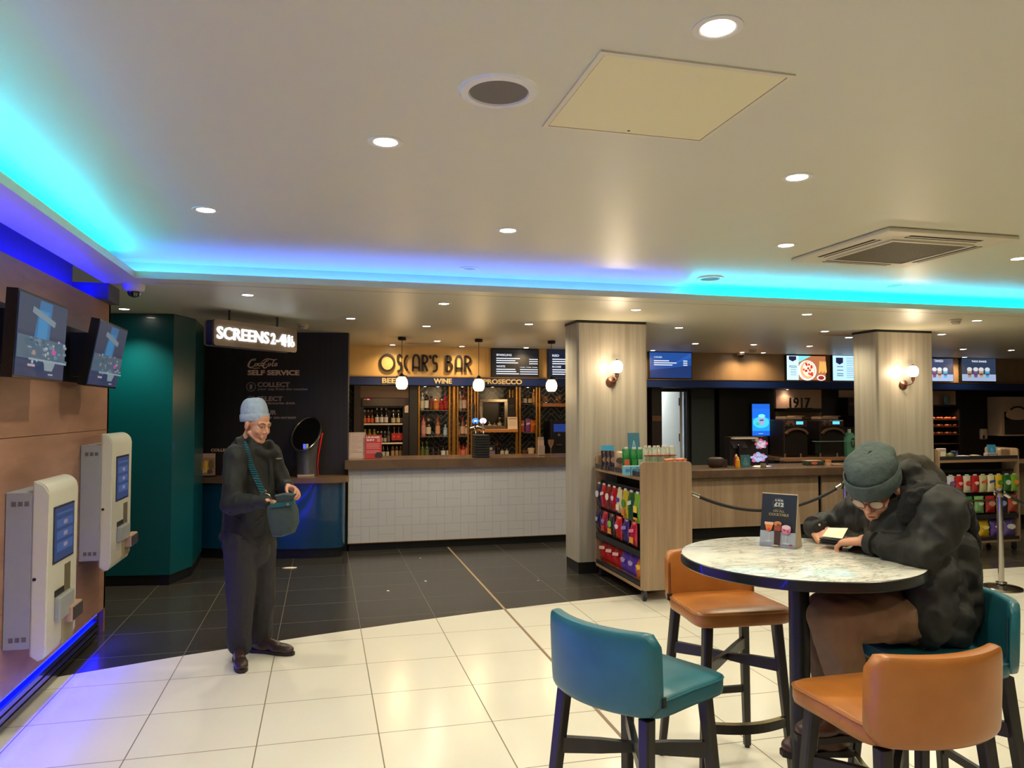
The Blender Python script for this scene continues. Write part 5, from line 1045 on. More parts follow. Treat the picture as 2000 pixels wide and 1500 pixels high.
# ---- right of the right pillar
t = thing('pastry_shelves', 'dark shelf unit of glowing pastries right of the right pillar', 'shelf unit', (XR(1835, 11.0), 11.1, .95))
pa, pb = XR(1815, 10.95), XR(1873, 10.95)
mb = MB(); mb.box(pa, pb, 11.25, 11.3, .9, ZR(1850, 794)); mb.box(pb, pb+.03, 10.95, 11.3, .9, ZR(1850, 794)); mb.box(pa, pb+.03, 10.95, 11.3, ZR(1850, 794), ZR(1850, 794)+.03); part(mb, 'case', M((26, 18, 16), .4), t)
random.seed(9)
for k, py in enumerate((819, 833, 848, 866)):
    z = ZR(1850, py, 10.95); mb = MB(); mb.box(pa, pb, 10.96, 11.24, z-.012, z-.002); sh_ = part(mb, 'shelf', M((90, 54, 36), .5), t)
for k, py in enumerate((819, 833, 848)):
    z = ZR(1850, py, 10.95)
    for j in range(7):
        x = pa+.04+j*(pb-pa-.06)/6.5; mb = MB(); n_ = 9
        mb.tube([(-.045+.09*i/(n_-1), -.018*math.sin(math.pi*i/(n_-1)), .02) for i in range(n_)], [.006+.016*math.sin(math.pi*i/(n_-1))*(1+.15*(i % 2)) for i in range(n_)], 8)
        o = part(mb, 'pastry', M(random.choice([(170, 84, 40), (150, 70, 34), (190, 104, 56)]), .5), None, True); o.location = (x, 11.0+.02*(j % 2), z+.001)
        tag(o, 'golden brown pastry, %s from the left on the %s pastry shelf' % (ORD[j], ('top', 'middle', 'lower')[k]), 'pastry', 'pastries on the shelves')
l = bpy.data.lights.new('pastry_light', 'AREA'); l.energy = 2.0; l.color = (1, .6, .35); l.size = .4; l.size_y = .08; l.shape = 'RECTANGLE'
lo = bpy.data.objects.new('pastry_light', l); COL.objects.link(lo); lo.parent = t; lo.location = Vector(((pa+pb)/2, 10.93, ZR(1850, 796))) - t.location; lo.rotation_euler = (-.5, 0, 0)
mb = MB(); mb.box(XR(1812), XR(1867), 11.2, 11.30, ZR(1840, 794), zb2-.01); tag(part(mb, 'display_panel', M((196, 160, 130), .5)), 'beige panel above the pastry shelves', 'panel')
mb = MB(); mb.rings([[Vector((r*math.cos(k*math.pi/10), r*.6*math.sin(k*math.pi/10), z)) for k in range(20)] for r, z in ((.05, 0), (.07, .06), (.07, .13), (.05, .165))]); o = tag(part(mb, 'ceramic_jar', M((84, 120, 116), .4), None, True), 'green grey jar on top of the pastry shelf unit', 'jar'); o.location = (XR(1850, 11.05), 11.06, ZR(1850, 794)+.031)
q = at(1922, 848, Y=11.25); t = thing('soap_dispenser', 'white wall mounted dispenser on the dark wall at right', 'dispenser', (q.x, 11.25, q.z))
mb = MB(); mb.box(-.075, .075, -.02, .095, -.10, .10, .03, 3); part(mb, 'casing', M((220, 190, 166), .4, var=0), t, None, False)
mb = MB(); mb.prism([(.022*math.cos(a*math.pi/6)-.03, .035*math.sin(a*math.pi/6)-.05) for a in range(12)], (0, -.026, 0), XU, ZU, (0, .008, 0)); part(mb, 'window', M((40, 34, 32), .3, var=0), t, None, False)
wx0, wx1, wz0, wz1 = XR(1956, 11.0), XR(2060, 11.0), ZR(1980, 849, 11.0), ZR(1980, 775, 11.0)
t = thing('popcorn_warmer', 'cream framed popcorn warmer cabinet with arched lettering at the right edge', 'popcorn machine', ((wx0+wx1)/2, 11.1, wz0))
mb = MB(); mb.box(wx0, wx1, 11.0, 11.3, wz0+(wz1-wz0)*.6, wz1); mb.box(wx0, wx0+.06, 11.0, 11.3, wz0, wz0+(wz1-wz0)*.6); mb.box(wx0-.03, wx1, 10.95, 11.3, wz0-.02, wz0); part(mb, 'frame', M((196, 168, 146), .4), t)
mb = MB(); mb.box(wx0+.06, wx1, 11.1, 11.11, wz0, wz0+(wz1-wz0)*.6); part(mb, 'glass_front', M((40, 40, 42), .1, coat=1, var=0), t)
c0 = at(1987, 800, Y=11.0)
mb = MB(); mb.ribbon([(c0.x+.20*math.cos(math.radians(a)), c0.z-.08+.13*math.sin(math.radians(a))) for a in range(35, 146, 10)], .035, (0, 10.985, 0), XU, ZU, (0, .012, 0)); part(mb, 'arched_lettering', M((60, 40, 34), .5, var=0), t, 40)
mb = MB(); mb.prism([(c0.x+.27*math.cos(math.radians(a)), c0.z-.10+(.13 if a < 180 else .09)*math.sin(math.radians(a))) for a in range(0, 360, 15)], (0, 10.99, 0), XU, ZU, (0, .01, 0)); part(mb, 'oval_plate', M((226, 190, 166), .4, var=0), t)
mb = MB(); mb.box(XR(1876, 11.0), XR(1953, 11.0), 11.28, 11.345, .0, zb2-.01); tag(part(mb, 'upright_panel', M((22, 19, 19), .5)), 'dark panel behind the white dispenser', 'panel')
# ================================================================ snack trolleys
def trolley(loc, rotz, W_, L_, label, castors=True):
    t = thing('snack_trolley', label, 'display stand', loc, rotz)
    for y in (0, L_-.02):
        mb = MB(); mb.prism([(a, b) for a, b in rrect(0, .10, W_, 1.215, .035)], (0, y, 0), XU, ZU, (0, .02, 0)); part(mb, 'end_panel', m_oak, t, None, False)
    mb = MB(); mb.box(.0, W_, .021, L_-.021, 1.055, 1.085, .004, 1); part(mb, 'top_shelf', m_oakh, t, None, False)
    mb = MB(); mb.box(-.004, .006, .024, L_-.024, 1.088, 1.13); part(mb, 'price_rail', M((44, 42, 46), .3), t, None, False)
    mb = MB(); mb.box(W_/2-.01 if W_ > .3 else W_-.02, W_/2+.01 if W_ > .3 else W_, .021, L_-.021, .135, 1.054); part(mb, 'back_panel', M((22, 20, 20), .5), t, None, False)
    mb = MB(); mb.box(0, W_, .021, L_-.021, .10, .13, .004, 1); part(mb, 'base_shelf', m_oakh, t, None, False)
    mb = MB(); mb.box(0, .01, .024, L_-.024, .132, .17); part(mb, 'price_rail', M((38, 36, 40), .3), t, None, False)
    mb = MB(); mb.box(.0, (W_/2-.012 if W_ > .3 else W_-.022), .024, L_-.024, .385, .395); mb.box(.0, .008, .024, L_-.024, .396, .44); part(mb, 'middle_tray', M((34, 34, 38), .35), t, None, False)
    for z in (.935, .675):
        mb = MB(); mb.box(.06, .075, .022, L_-.022, z, z+.03); part(mb, 'peg_bar', M((26, 24, 26), .4, metal=.4), t, None, False)
    if castors:
        for x, y in ((.05, .05), (W_-.05, .05), (.05, L_-.05), (W_-.05, L_-.05)):
            mb = MB(); mb.box(x-.012, x+.012, y-.02, y+.02, .055, .099); mb.box(x-.02, x-.014, y-.02, y+.02, .02, .08); mb.box(x+.014, x+.02, y-.02, y+.02, .02, .08); c = part(mb, 'castor', M((90, 90, 96), .3, metal=.8), t, None, False)
            mb = MB(); mb.cyl((x-.012, y, .032), (x+.012, y, .032), .032, seg=18); part(mb, 'wheel', M((30, 32, 40), .5), c, True, False)
    return t
T1 = trolley((2.69, 6.05, 0), 0, .49, 1.13, 'oak snack trolley on castors seen side on in front of the left pillar')
T2 = trolley((8.12, 7.22, 0), math.pi/2, .46, 1.17, 'oak snack rack facing the camera beside the right pillar')
def loc_of(t, x, y, z): return t.matrix_basis @ Vector((x, y, z))
def hang(t, y, ztop, w, h, d, col, pc, words, where, grp, k, kind='band', cap=None, p2=None, x=.03, tilt=0.0):
    yaw = -math.pi/2 + t.rotation_euler.z; p = loc_of(t, x, y, ztop-h)
    return pouch(p, yaw, w, h, d, col, pc, '%s, %s, %s' % (words, ORD[k] + (' from far end' if t is T1 else ' from left'), where), grp, kind, cap=cap, p2=p2, tilt=tilt)
R_, P_U, O_, Y_, G_, LG = (176, 20, 24), (70, 40, 130), (214, 110, 30), (222, 180, 30), (30, 110, 40), (120, 170, 40)
r1 = [((50, 40, 70), (210, 210, 215), 'oval', 'dark pouch with a pale round badge', None), (R_, (230, 200, 190), 'band', 'red pouch', None), ((120, 40, 24), (226, 214, 190), 'oval', 'brown and white pouch', None), (R_, (226, 190, 190), 'wave', 'bright red pouch', None),
      ((216, 204, 160), (60, 60, 150), 'wave', 'cream pouch with blue script', (230, 222, 190)), ((190, 170, 30), (80, 130, 40), 'oval', 'yellow green fruit pouch', (210, 110, 40)), ((30, 84, 44), (200, 210, 190), 'band', 'dark green pouch', None), (LG, (236, 200, 60), 'block', 'lime green fruit pouch', (230, 150, 50))]
N1 = len(r1)
for k, (c, pc, kd, wd, p2) in enumerate(r1):
    hang(T1, 1.13-.075-k*.135, .93-.0*k, .118, .225 if k < 5 else .26, .05, c, pc, wd, 'near trolley upper row', 'pouches on the upper row of the near trolley', k, kd, (206, 200, 196), p2, x=.02)
    pouch(loc_of(T1, .10, 1.13-.075-k*.135, .72), -math.pi/2, .112, .20, .03, c, None, 'snack pouch tucked behind the front pouches of the near trolley upper row', 'pouches behind on the upper row')
r2 = [((44, 34, 70), (160, 160, 190), 'wave', 'navy pouch', None), ((160, 30, 40), (150, 120, 190), 'wave', 'red and lilac pouch', (190, 50, 40)), ((56, 40, 40), (120, 190, 60), 'oval', 'dark pouch with green badge', (220, 150, 50)), ((190, 24, 28), (236, 210, 210), 'wave', 'large red pouch with white script', None), ((60, 40, 110), (150, 130, 190), 'band', 'purple pouch', None), ((180, 24, 50), (240, 120, 150), 'band', 'crimson pouch with fruit picture', (230, 150, 60))]
for k, (c, pc, kd, wd, p2) in enumerate(r2):
    hang(T1, 1.13-.08-k*.175, .675, .15 if k == 3 else .13, .215, .06, c, pc, wd, 'near trolley lower row', 'pouches on the lower row of the near trolley', k, kd, None, p2, x=.015)
r3 = [(R_, (236, 190, 180), 'band', 'red sweet bag with white lettering band', 3), ((84, 50, 160), (170, 150, 200), 'wave', 'glossy purple sweet bag', 2), (O_, (236, 190, 60), 'wave', 'orange and black sweet bag', 1)]
k = 0
for c, pc, kd, wd, n_ in r3:
    for j in range(n_):
        hang(T1, 1.13-.11-k*.178, .375, .19, .225, .09, c, pc, wd, 'near trolley bottom shelf', 'bags on the bottom shelf of the near trolley', k, kd, x=.06, tilt=-.12); k += 1
# goods on the trolley top
tz = 1.0855
def xat(px, Y): return at(px, 890, Y=Y).x
def ztop(px, py, Y): return at(px, py, Y=Y).z
bluecard(2.79, 7.06, tz, .13, ztop(1178, 870, 7.06)-tz, -.15, 'bright blue notice at the far left of the near trolley top', (60, 150, 196))
bluecard(3.08, 7.06, tz, .13, ztop(1273, 845, 7.06)-tz, .0, 'tall muted blue notice rising behind the mint pouches on the near trolley', (60, 110, 134))
for k, (px, yy) in enumerate(((1184, 6.86), (1192, 6.80), (1200, 6.74))):
    pouch((xat(px, yy), yy, tz), -.5, .10, ztop(px, 880, yy)-tz, .05, (54, 34, 26), (150, 120, 90), 'dark brown pouch, %s from far end on near trolley top' % ORD[k], 'brown pouches on the trolley top', 'oval')
pouch((xat(1211, 6.62), 6.62, tz), -.4, .11, ztop(1211, 881, 6.62)-tz, .05, (176, 150, 120), (90, 70, 60), 'beige pouch between the brown and green pouches on near trolley top', None, 'oval')
mb = MB(); mb.box(-.045, .045, -.03, .03, 0, .045); o = tag(part(mb, 'sweet_box', M((206, 90, 40), .4)), 'small orange box in front of the beige pouch on the trolley top', 'box'); o.location = (2.75, 6.48, tz)
for k, (px, yy) in enumerate(((1223, 6.44), (1238, 6.42), (1250, 6.40))):
    pouch((xat(px, yy), yy, tz), -.15, .075, ztop(px, 877, yy)-tz, .05, (26, 130, 52), ((226, 110, 70), (60, 160, 70), (200, 220, 200))[k], 'green sweet pouch with white top, %s from the left on near trolley top' % ORD[k], 'green pouches on the trolley top', 'block', cap=(226, 226, 220))
for k, px in enumerate((1221, 1234, 1246)):
    mb = MB(); mb.box(-.028, .028, -.03, .03, 0, .085, .003, 1); mb.mat(1).box(-.02, .02, -.0312, -.03, .03, .06); o = tag(part(mb, 'mint_box', [M((130, 186, 206), .4), M((70, 140, 190), .4)]), 'pale blue box in front of the green pouches, %s from the left' % ORD[k], 'box', 'pale blue boxes on the trolley top'); o.location = (xat(px, 6.25)+.01, 6.25, tz)
for k in range(7):
    yy = 6.33; x = xat(1261+k*8.6, yy); pouch((x, yy+.012*(k % 2), tz), 0, .062, ztop(1280, 874, yy)-tz, .055, (196, 204, 180), (150, 176, 140), 'cream mint pouch with white top, %s from left on the trolley top' % ORD[k], 'cream mint pouches on the trolley top', 'wave', cap=(240, 238, 230), p2=None)
    mb = MB(); mb.box(-.028, .028, -.032, -.024, .165, .175); o = part(mb, 'red_stripe', M((200, 70, 60), .4, var=0)); o.parent = bpy.data.objects[[ob.name for ob in bpy.data.objects if ob.name.startswith('snack_bag')][-1]]
mb = MB(); mb.box(-.10, .10, -.07, .07, 0, .085); o = tag(part(mb, 'carton_box', M((116, 82, 62), .5)), 'brown carton at the right end of the near trolley top', 'box'); o.location = (xat(1322, 6.17)-.02, 6.17, tz)
for k in range(4):
    mb = MB(); mb.box(-.022, .022, -.05, .05, 0, .06+.004*(k % 2), .004, 1); mb.mat(1).box(-.012, .012, -.0512, -.05, .02, .045); o = tag(part(mb, 'sweet_box', [M((214, 130, 96), .45), M((236, 190, 160), .4)]), 'small orange pink box on the brown carton, %s from the left' % ORD[k], 'box', 'orange boxes on the brown carton'); o.location = (xat(1322, 6.17)-.02-.07+.047*k, 6.17, tz+.0855)
# rear rack stock, from the left
f1 = [(P_U, (150, 140, 190), 'wave', 'purple pouch half behind the scarf'), ((190, 190, 196), (110, 90, 150), 'oval', 'grey white pouch'), (R_, (236, 150, 150), 'wave', 'red pouch'), ((206, 190, 170), (190, 60, 50), 'oval', 'white and red pouch'), (R_, (240, 190, 180), 'wave', 'second red pouch'), ((196, 190, 140), (220, 90, 60), 'band', 'pale green pouch'), ((226, 216, 176), (60, 80, 160), 'band', 'cream pouch with blue lettering'), (Y_, (90, 140, 40), 'oval', 'yellow and green pouch'), (G_, (220, 226, 210), 'oval', 'dark green pouch'), (LG, (226, 150, 60), 'oval', 'lime green pouch')]
n_ = len(f1)
for k, (c, pc, kd, wd) in enumerate(f1): hang(T2, 1.17-.07-k*.116, .90, .110, .20, .05, c, pc, wd, 'right rack upper row', 'pouches on the upper row of the right rack', k, kd, (206, 204, 200), x=.02)
f2 = [(R_, (236, 190, 180), 'band', 'red pouch'), (P_U, (190, 180, 200), 'wave', 'purple pouch'), ((60, 120, 60), (226, 160, 90), 'oval', 'green pouch with orange badge'), ((130, 176, 110), (210, 226, 190), 'wave', 'pale green pouch'), (R_, (230, 150, 130), 'oval', 'red fruit pouch'), ((40, 40, 110), (150, 170, 220), 'oval', 'dark blue pouch'), ((176, 60, 40), (226, 190, 130), 'wave', 'brick red pouch')]
for k, (c, pc, kd, wd) in enumerate(f2): hang(T2, 1.17-.09-k*.163, .655, .14, .20, .06, c, pc, wd, 'right rack middle row', 'pouches on the middle row of the right rack', k, kd, x=.015)
f3 = [(R_, (236, 120, 110), 'wave', 'red sweet bag'), (R_, (236, 190, 180), 'band', 'red sweet bag with white band'), (Y_, (60, 50, 30), 'wave', 'yellow and brown sweet bag'), (Y_, (236, 220, 120), 'wave', 'bright yellow sweet bag'), ((96, 60, 150), (200, 200, 214), 'wave', 'purple sweet bag'), ((110, 84, 160), (226, 226, 230), 'oval', 'lilac sweet bag with white top')]
for k, (c, pc, kd, wd) in enumerate(f3): hang(T2, 1.17-.11-k*.188, .37, .18, .21, .09, c, pc, wd, 'right rack bottom shelf', 'bags on the bottom shelf of the right rack', k, kd, x=.05, tilt=-.1)
Y2 = 7.34
def x2(px): return at(px, 890, Y=Y2).x
for px, w_, h_, c, lb, yw in ((1838, .16, .03, (206, 180, 30), 'yellow packet at the left end of the right rack top', .2), (1846, .10, .13, (190, 176, 176), 'pale grey card pack standing on the left of the right rack top', 0), (1864, .07, .10, (36, 36, 70), 'dark blue mint tin on the right rack top', .3), (1903, .07, .05, (200, 176, 40), 'yellow tin near the middle of the right rack top', .1), (1935, .16, .07, (150, 140, 146), 'grey pack near the blue notice on the right rack top', 0)):
    mb = MB(); mb.box(-w_/2, w_/2, -.03, .03, 0, h_, .006, 1); mb.mat(1).box(-w_*.35, w_*.35, -.0315, -.03, h_*.3, h_*.7); o = tag(part(mb, 'sweet_box', [M(c, .35), M(tuple(min(255, v+50) for v in c), .4)]), lb, 'box'); o.location = (x2(px), Y2+(.06 if 'grey card' in lb else 0), tz); o.rotation_euler.z = yw
mb = MB(); mb.ell((0, 0, .042), (.045, .045, .042)); o = tag(part(mb, 'sweet_tub', M((96, 104, 50), .3), None, True), 'round olive green tub on the right rack top', 'tub'); o.location = (x2(1851), Y2-.03, tz)
for k, px in enumerate((1866, 1871, 1876, 1890, 1896)):
    mb = MB(); mb.box(-.03, .03, -.045, .045, 0, .022, .004, 1); mb.box(-.03, .03, -.045, .045, .0225, .045, .004, 1); mb.mat(1).box(-.022, .022, -.03, .03, .0455, .047); o = tag(part(mb, 'mint_pack', [M((170, 170, 190) if k < 3 else (70, 70, 80), .35), M((226, 226, 236), .4)]), 'stack of small %s mint packs, %s from the left on the right rack top' % ('silver blue' if k < 3 else 'dark', ORD[k]), 'mint pack', 'mint packs on the right rack'); o.location = (x2(px)+k*.015, Y2-.03, tz); o.rotation_euler.z = .3
bluecard(x2(1936), Y2-.02, tz, .11, .17, -.15, 'bright blue notice leaning on the right rack top', (70, 150, 196))
mb = MB(); mb.box(-.14, .14, -.04, .04, 0, .12, .02, 2); o = tag(part(mb, 'wooden_box', m_oak), 'plain wooden box at the right end of the right rack top', 'box'); o.location = (x2(1972), Y2+.03, tz)
# ================================================================ barriers
m_chrome = M((190, 186, 178), .12, metal=1.0, var=0)
def stanchion(x, y, label):
    t = thing('barrier_post', label, 'barrier post', (x, y, 0))
    mb = MB(); mb.lathe([(.001, 0), (.170, 0), (.176, .008), (.172, .018), (.15, .026), (.06, .040), (.028, .046), (.001, .046)], seg=40); part(mb, 'base', M((150, 146, 140), .14, metal=1.0, var=0), t, True, False)
    mb = MB(); mb.lathe([(.045, .055), (.048, .06), (.045, .065), (.034, .066)], seg=28, cap=False); mb.cyl((0, 0, .044), (0, 0, .87), .0255, seg=28); part(mb, 'pole', m_chrome, t, True, False)
    mb = MB(); mb.lathe([(.030, .855), (.034, .86), (.034, .925), (.028, .935), (.001, .94)], seg=28); part(mb, 'cap', M((120, 112, 110), .2, metal=1.0, var=0), t, True, False)
    mb = MB()
    for s in (-1, 1): mb.tube([(s*.03, 0, .90), (s*.055, 0, .905), (s*.06, 0, .89), (s*.05, 0, .875)], .006, 8)
    part(mb, 'rope_hooks', m_chrome, t, True, False)
    return t
s1 = (6.17, 5.70); q2 = at(1650, 946, Z=.90); q3 = at(1342, 962, Z=.90)
s2 = (q2.x, q2.y); s3 = (q3.x, q3.y); s4 = (8.1, 5.9)
stanchion(*s1, 'chrome barrier post with round base standing at the right of the photo')
stanchion(*s2, 'chrome barrier post hidden behind the seated man\'s head')
stanchion(*s3, 'chrome barrier post hidden behind the near snack trolley')
stanchion(*s4, 'chrome barrier post beyond the right edge of the photo')
def rope(a, b, sag, label):
    A_, B2 = Vector((a[0], a[1], .885)), Vector((b[0], b[1], .885)); d = (B2-A_).normalized()*.065; A_ += d; B2 -= d
    pts = [A_.lerp(B2, i/24) - ZU*(sag*4*(i/24)*(1-i/24)) for i in range(25)]
    t = thing('barrier_rope', label, 'rope', pts[12])
    mb = MB(); mb.tube(pts, .016, 10); part(mb, 'cord', M((22, 22, 26), .7, bump=.3, vs=90), t, True)
    for p, q_ in ((pts[0], pts[1]), (pts[-1], pts[-2])):
        mb = MB(); mb.cyl(p-(q_-p).normalized()*.01, p+(q_-p).normalized()*.07, .021, seg=14); part(mb, 'chrome_end', m_chrome, t, True)
rope(s3, s2, .20, 'black braided barrier rope sagging behind the table sign')
rope(s1, s4, .22, 'black barrier rope leaving the picture at right')
mb = MB(); a, b = at(1886, 985, Y=6.93), at(1946, 985, Y=7.17); mb.box(a.x, b.x, 7.165, 7.175, a.z-.012, a.z+.012, .003, 1); tag(part(mb, 'shelf_rail', m_chrome), 'bright metal shelf rail on the right rack, left of the chrome post', 'rail')
# ================================================================ ticket machines on the left wall
m_kb = M((156, 158, 160), .4, var=.02); m_kw = M((206, 202, 184), .35, coat=.2, var=.02)
def kiosk(y0, y1, zb0, zb1, zf0, zf1, xf, P_, label):
    t = thing('ticket_machine', label, 'ticket machine', (WX, (y0+y1)/2, zf0))
    mb = MB(); mb.box(WX+.001, WX+.125, y0+.002, y1-.002, zb0, zb1, .004, 1); bb = part(mb, 'wall_box', m_kb, t)
    for z in (zb1-.06, zb0+.05):
        mb = MB(); 
        for k in range(3): mb.box(WX+.03+k*.03, WX+.05+k*.03, y0-.0005, y0+.002, z-.012, z+.012)
        part(mb, 'vent_slots', M((100, 96, 100), .6), bb)
    x0 = WX+.126; r = .07; pf = [(x0, zf0+.03), (x0, zf1)] + [(xf-r+r*math.sin(math.radians(a)), zf1-r+r*math.cos(math.radians(a))) for a in range(0, 91, 15)] + [(xf, zf0+.05), (xf-.015, zf0+.01), (xf-.04, zf0)]
    mb = MB(); mb.prism(pf, (0, y0, 0), XU, ZU, (0, y1-y0, 0)); es = [e for e in mb.b.edges if abs(e.verts[0].co.y-e.verts[1].co.y) < 1e-6]; bmesh.ops.bevel(mb.b, geom=es, offset=.008, segments=2, affect='EDGES')
    part(mb, 'front_cover', m_kw, t, 35)
    (sa, sb), (ca, cb_), (ra, rb), (pa, pb), (ta, tb), kk = P_
    def bx(p, q_): a = at(*p, X=xf); b = at(*q_, X=xf); return min(a.y, b.y), max(a.y, b.y), min(a.z, b.z), max(a.z, b.z)
    y_0, y_1, z_0, z_1 = bx(sa, sb)
    mb = MB(); mb.box(xf-.002, xf+.004, y_0-.012, y_1+.012, z_0-.012, z_1+.012, .002, 1); s_ = part(mb, 'screen_bezel', M((40, 44, 60), .3), t)
    mb = MB(); mb.box(xf+.004, xf+.0055, y_0, y_1, z_0, z_1); part(mb, 'screen', E((34, 52, 92), 1.0), s_)
    gfx((xf+.0055, y_0, z_0), Vector((0, 1, 0)), ZU, (1, 0, 0), [('r', (48, 74, 122), ((y_1-y_0)*.08, (z_1-z_0)*a_, (y_1-y_0)*.92, (z_1-z_0)*(a_+h_))) for a_, h_ in ((.86, .05), (.62, .16), (.40, .16), (.16, .18))] + [('r', (120, 110, 130), ((y_1-y_0)*.42, (z_1-z_0)*a_, (y_1-y_0)*.62, (z_1-z_0)*(a_+.08))) for a_ in (.66, .44, .22)], 'screen_menu', s_, 1.0)
    y_0, y_1, z_0, z_1 = bx(ca, cb_)
    mb = MB(); mb.box(xf-.002, xf+.002, y_0, y_1, z_0, z_1, .001, 1); part(mb, 'slot_plate', M((118, 108, 84), .35, metal=.3), t)
    y_0, y_1, z_0, z_1 = bx(ra, rb)
    mb = MB(); mb.box(xf-.002, xf+.030, y_0, y_1, z_0, z_1, .008, 2); r_ = part(mb, 'card_reader', M((150, 152, 150), .3), t)
    mb = MB(); mb.box(xf+.0, xf+.004, y_0, y_0+(y_1-y_0)*.6, z_1+.002, z_1+.035); part(mb, 'reader_slot', m_black, r_)
    y_0, y_1, z_0, z_1 = bx(pa, pb)
    mb = MB(); mb.box(xf-.002, xf+.045, y_0, y_1, z_0, z_1, .008, 2); part(mb, 'pin_pad', M((170, 140, 120), .35), t)
    mb = MB(); mb.box(xf+.045, xf+.050, y_0+.01, y_1-.01, z_0+.01, z_1-.01); part(mb, 'key_block', M((60, 56, 56), .4), t)
    y_0, y_1, z_0, z_1 = bx(ta, tb)
    mb = MB(); mb.box(xf-.002, xf+.006, y_0, y_1, z_0, z_1, .002, 1); part(mb, 'ticket_flap', M((150, 138, 108), .3), t)
    mb = MB(); q_ = at(*kk, Y=y0); mb.cyl((q_.x, y0-.004, q_.z), (q_.x, y0+.004, q_.z), .009, seg=14); part(mb, 'key_lock', M((60, 60, 62), .3, metal=.7), t)
kiosk(4.403, 4.885, .43, 1.24, .362, 1.295, -1.387, (((106, 995), (141, 1078)), ((126, 1102), (136, 1160)), ((106, 1168), (134, 1192)), ((124, 1185), (144, 1200)), ((120, 1208), (140, 1240)), (67, 1132)), 'white wall mounted ticket machine, the nearer and lower of the two')
kiosk(5.627, 6.16, .646, 1.43, .572, 1.505, -1.392, (((228, 895), (249, 967)), ((241, 983), (248, 1020)), ((228, 1030), (246, 1048)), ((243, 1046), (256, 1060)), ((238, 1052), (250, 1080)), (201, 995)), 'white wall mounted ticket machine, the farther one beside the wall end')
# ================================================================ screens bracketed to the left wall
def walltv(y0, y1, z0, z1, xb, xt, label, gl):
    t = thing('wall_screen', label, 'screen', (WX, (y0+y1)/2, (z0+z1)/2))
    def P3(fy, fz, off=0): x = xb+(xt-xb)*fz; return Vector((x+off, y0+(y1-y0)*fy, z0+(z1-z0)*fz))
    v = (P3(0, 1)-P3(0, 0)); h = v.length; v.normalize(); u = Vector((0, 1, 0)); n = u.cross(v); w_ = y1-y0
    mb = MB(); mb.prism([(-.012, -.012), (w_+.012, -.012), (w_+.012, h+.012), (-.012, h+.012)], P3(0, 0)-n*.001, u, v, -n*.05); part(mb, 'casing', M((10, 10, 13), .3, coat=.3, var=0), t)
    mb = MB(); mb.prism([(0, 0), (w_, 0), (w_, h), (0, h)], P3(0, 0), u, v, n*.002); part(mb, 'display', E((30, 44, 78), 1.0), t)
    S = [('r', (44, 58, 84), (0, .55, 1, 1)), ('p', (36, 100, 150), [(.30, .45), (.62, .45), (.66, .98), (.40, .98)]), ('p', (40, 124, 176), [(.36, .5), (.56, .5), (.60, .86), (.40, .86)]), ('r', (70, 92, 110), (.0, .22, 1, .50)), ('p', (110, 128, 140), [(.24, .80), (.72, .68), (.74, .76), (.26, .88)])]
    random.seed(int(y0*10))
    for k in range(46): S.append(('e', random.choice([(120, 140, 150), (150, 164, 168), (60, 90, 120), (44, 66, 90), (90, 120, 140), (150, 130, 120)]), (random.uniform(.08, .92), random.uniform(.18, .50), random.uniform(.015, .045), random.uniform(.01, .03))))
    S += [('r', (130, 150, 165), (.1, .20, .9, .225)), ('e', (180, 70, 150), (.60, .34, .05, .035)), ('p', (120, 140, 150), [(.42, .09), (.58, .09), (.64, .2), (.40, .2)]), ('r', (150, 150, 175), (.50, .035, .60, .055)), ('r', (170, 150, 160), (.08, .12, .22, .15))]
    sh_ = []
    for s_ in S:
        if s_[0] in 're': c = s_[2]; sh_.append((s_[0], s_[1], (c[0]*w_, c[1]*h, c[2]*w_, c[3]*h)))
        else: sh_.append(('p', s_[1], [(x*w_, y*h) for x, y in s_[2]]))
    gfx(P3(0, 0)+n*.002, u, v, n, sh_, 'screen_picture', t, gl)
    mb = MB(); mb.box(WX+.001, WX+.03, y0+w_*.12, y1-w_*.12, z0+.02, z1-.02); ym = (y0+y1)/2; mb.box(WX+.03, (xb+xt)/2-.05, ym-.12, ym+.12, (z0+z1)/2-.14, (z0+z1)/2+.14); part(mb, 'bracket', m_black, t)
    mb = MB(); mb.box(WX+.001, WX+.06, y0-.055, y0+.005, z1-.14, z1-.03, .008, 1); part(mb, 'junction_box', M((30, 30, 60), .35, coat=.5), t)
walltv(3.94, 4.61, 1.833, 2.228, -1.40, -1.383, 'wall screen with a faded blue picture, the nearer one at the left edge', .9)
walltv(5.06, 5.71, 1.829, 2.218, -1.40, -1.332, 'wall screen with a faded blue picture, the farther one near the teal pillar', .8)
for k, px in enumerate((0,)):
    q = at(254, 562, Z=2.6)
# litter on the floor
for k, (px, py, c, s_) in enumerate(((566, 1109, (226, 214, 196), .045), (758, 1154, (226, 220, 206), .014), (831, 1135, (226, 220, 206), .014), (821, 1090, (206, 200, 190), .010), (1051, 1134, (200, 196, 186), .009))):
    q = at(px, py, Z=.002); mb = MB(); random.seed(k)
    mb.prism([(s_*(1.6 if k == 0 else 1)*(.6+.5*random.random())*math.cos(a*math.pi/5), s_*(.6+.5*random.random())*math.sin(a*math.pi/5)) for a in range(10)], (0, 0, .001), (1, 0, 0), (0, 1, 0), (0, 0, .004))
    o = part(mb, 'paper_scrap', M(c, .8, var=0)); o.location = (q.x, q.y, 0); tag(o, 'scrap of white litter, %s' % ('largest one, beside the standing man', 'left of the floor strip, nearest the pale tiles', 'between the strip and another scrap, middle of three', 'near the white tiled bar', 'right of the floor strip')[k], 'litter')
